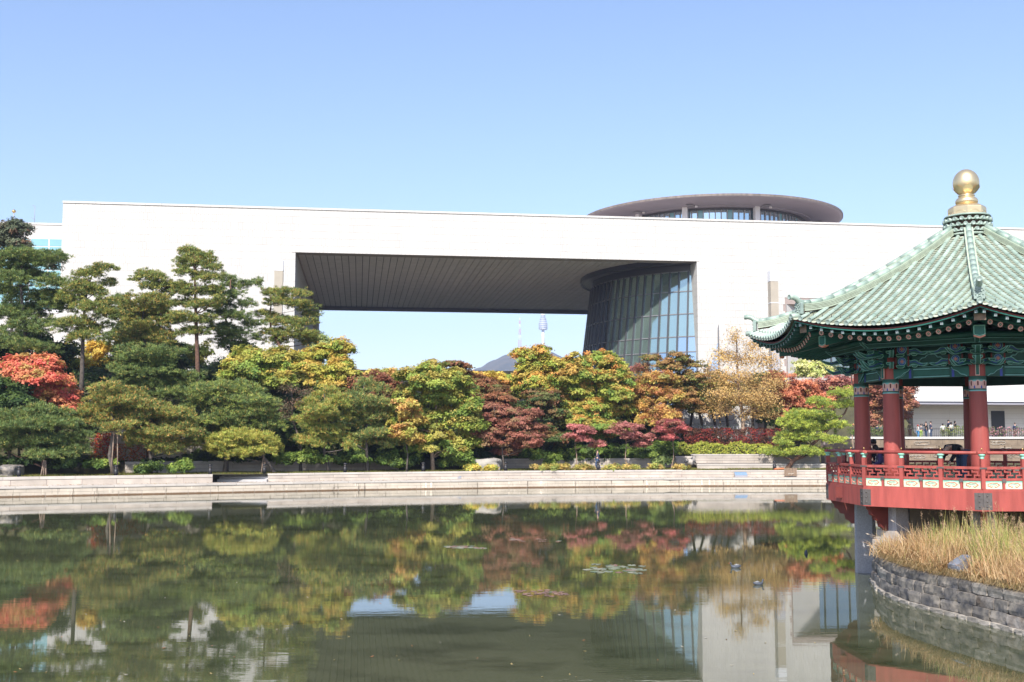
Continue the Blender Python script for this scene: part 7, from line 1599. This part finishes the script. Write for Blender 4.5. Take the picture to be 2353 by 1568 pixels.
# poles and stakes propping the pines
def stakes(label, us, s, vtop, cat='prop'):
    p0 = place(us[0], s); t = thing('tree_stake', label, cat, (p0.x, p0.y, 1.3))
    for (u, ut) in us[1]:
        a = place(u, s); b_ = P(ut, vtop, a.y + .5); MB().tube([(a.x, a.y, 1.28), tuple(b_)], .045, 6).build('pole', M['lamp_panel'], t)
p0 = place(265, 3.4)
def stake(label, pairs, s, vtop):
    a0 = place(pairs[0][0], s); t = thing('tree_prop', label, 'prop', (a0.x, a0.y, 1.3))
    for u, ut in pairs: a = place(u, s); b_ = P(ut, vtop, a.y + .4); MB().tube([(a.x, a.y, 1.28), tuple(b_)], .05, 6).build('pole', M['bark_pale'], t)
stake('pair of tall bare poles propping the orange-tipped pine', [(258, 263), (273, 270)], 3.3, 975)
stake('low tripod of bare stakes under the dark pine at the left', [(97, 101), (103, 103), (109, 105)], 3.6, 1058)
stake('two short thin stakes beside the leaning low pine', [(602, 606), (614, 606)], 3.4, 1045)
stake('single pale prop under the leaning pine beside the pavilion', [(1965 - 2, 1958)], 5.2, 1000)
p_ = place(1224, 8.4, 1042); t = thing('garden_lamp', 'tiny square garden lamp on the planter wall right of the crimson maple', 'lamp', (p_.x, p_.y, 2.25)); MB().tube([(p_.x, p_.y, 2.2), (p_.x, p_.y, 2.6)], .025, 6).build('post', M['iron'], t); MB().box(p_.x - .14, p_.x + .14, p_.y - .1, p_.y + .1, 2.6, 2.74).build('head', M['relief'], t)
p_ = place(284, 9.5, 991); t = thing('loudspeaker', 'small white box on the retaining wall behind the poled pine', 'loudspeaker', tuple(p_)); MB().box(p_.x - .16, p_.x + .16, p_.y, p_.y + .2, p_.z - .2, p_.z + .25).build('case', M['white_metal'], t); MB().box(p_.x - .1, p_.x + .1, p_.y - .012, p_.y - .001, p_.z - .12, p_.z + .15).build('grille', M['lamp_steel'], t)

# ------------------------------------------------------------------ ducks and lily pads
def duck(label, u, v, rz, s_=1.0, tail=False):
    p_ = PZ(u, v, 0); t = thing('duck', label, 'duck', (p_.x, p_.y, 0)); Mx = Matrix.Translation((p_.x, p_.y, 0)) @ Matrix.Rotation(rz, 4, 'Z') @ Matrix.Scale(s_, 4)
    if tail:
        MB().tube([(0, 0, -.1), (0, 0, .06), (.02, 0, .17), (.06, 0, .25)], [.10, .10, .06, .015], 10, True, Mx).build('body', M['duck'], t); MB().tube([(-.02, .03, .05), (-.03, .03, .12)], [.03, .02], 6, True, Mx).build('foot', M['orange'], t); return
    MB().tube([(-.30, 0, .12), (-.22, 0, .08), (-.08, 0, .05), (.08, 0, .04), (.18, 0, .07), (.22, 0, .14), (.22, 0, .20), (.25, 0, .245), (.31, 0, .235)], [.012, .06, .10, .105, .075, .04, .035, .048, .02], 12, True, Mx).build('body', M['duck'], t)
    MB().tube([(-.2, 0, .14), (-.05, 0, .15), (.08, 0, .12)], [.02, .055, .02], 8, True, Mx).build('wing', M['duck_pale'], t); MB().tube([(.31, 0, .235), (.36, 0, .225)], [.018, .008], 6, True, Mx).build('beak', M['orange'], t)
duck('dark duck swimming left in the middle distance of the pond', 1690, 1305, R(180), .62); duck('duck with a pale back nearer the bottom of the pond', 1743, 1344, R(10), .55); duck('upended duck near the granite pile, tail out of the water', 1852, 1273, 0, .62, True)
padm = []
for q in range(3):
    b = MB(); n_ = 14; pts = [(math.cos(a) * (.5 + .03 * math.sin(3 * a + q)), math.sin(a) * (.5 + .03 * math.cos(2 * a)), 0) for a in [R(12) + R(336) * k / (n_ - 1) for k in range(n_)]]
    b.add([(0, 0, .012)] + [(x, y, .02 + .012 * math.sin(k * 1.7)) for k, (x, y, z) in enumerate(pts)] + [(x, y, -.01) for (x, y, z) in pts], [(0, k + 1, k + 2) for k in range(n_ - 1)] + [(k + 1, k + n_ + 1, k + n_ + 2, k + 2) for k in range(n_ - 1)], False)
    padm.append(b.mesh('lily_pad', M['lily'] if q else M['lily_brown']))
for (u0, u1, v0, v1, n_, sz, lab, brown) in ((1028, 1112, 1254, 1263, 30, .28, 'brownish lily pad in the dense raft left of centre', .6), (1342, 1488, 1296, 1319, 34, .27, 'grey-green lily pad in the scattered raft at the centre-right of the pond', .1), (1182, 1306, 1355, 1372, 44, .14, 'small yellow-brown lily pad in the nearest loose patch', .9), (1175, 1295, 1237, 1247, 18, .2, 'small reddish lily pad in the thin far line', .9)):
    for k in range(n_):
        u = random.uniform(u0, u1); v = v0 + (v1 - v0) * random.triangular(0, 1, .5); p_ = PZ(u, v, 0)
        o = inst('lily_pad', padm[0] if random.random() < brown else random.choice(padm[1:]), None, Matrix.Translation((p_.x, p_.y, .004 + .002 * (k % 4))) @ Matrix.Rotation(random.uniform(0, 6), 4, 'Z') @ Matrix.Scale(sz * random.uniform(.7, 1.3), 4)); tag(o, lab, 'lily pad', lab.replace('lily pad', 'lily pads'))

# a few leaves and bits floating on the pond
n_ = 110; U = rng.uniform(20, 2000, n_); Vv = 1180 + rng.uniform(0, 1, n_) ** .8 * 380; pts = [PZ(u, v, 0) for u, v in zip(U, Vv)]
C = np.array([(p_.x, p_.y, .006) for p_ in pts if p_.x < 9.6 or p_.y > 36]); n_ = len(C); a = rng.uniform(0, 6.28, n_); L_ = rng.uniform(.02, .055, n_)
T_ = np.stack([np.cos(a), np.sin(a), np.zeros(n_)], 1) * L_[:, None]; B_ = np.stack([-np.sin(a), np.cos(a), np.zeros(n_)], 1) * L_[:, None] * .45
Vf = np.stack([C - T_, C + B_, C + T_ + np.array([0, 0, .012]), C - B_], 1).reshape(-1, 3)
tag(npobj('floating_leaves', Vf, np.arange(n_ * 4).reshape(-1, 4), M['leaf'], None, pick([(.45, .34, .14), (.38, .16, .07), (.5, .45, .35)], [2, 1, 1], n_)), 'scattered small fallen leaves floating on the pond', 'fallen leaves', kind='stuff')
n_ = 1500; X = rng.uniform(-45, 33, n_); S = np.where(rng.uniform(0, 1, n_) < .6, 2.28 - rng.exponential(.25, n_), rng.uniform(.6, 2.3, n_)); S = np.clip(S, .5, 2.28)
C = np.stack([X, np.array([bankY(x) for x in X]) + S, np.full(n_, .715)], 1); V, Fc = leaf_quads(C, .09, 1.5, .8)
tag(npobj('fallen_leaves', V, Fc, M['leaf'], None, pick([(.40, .26, .10), (.36, .14, .06), (.20, .13, .07), (.45, .36, .10)], [2, 1, 2, 1], n_)), 'fallen autumn leaves along the foot of the kerb wall', 'fallen leaves', kind='stuff')
# ------------------------------------------------------------------ haze
hz_ = bpy.data.materials.new('haze_air'); hz_.use_nodes = True; nt = hz_.node_tree; nt.nodes.clear()
out = nt.nodes.new('ShaderNodeOutputMaterial'); pv_ = nt.nodes.new('ShaderNodeVolumePrincipled'); pv_.inputs['Color'].default_value = (.60, .70, 1, 1); pv_.inputs['Density'].default_value = .00018; pv_.inputs['Anisotropy'].default_value = .0
nt.links.new(pv_.outputs[0], out.inputs['Volume'])
hb_ = MB(); hb_.box(-2200, 2200, -420, 4500, -3.0, 470); tag(hb_.build('haze', hz_), kind='stuff')
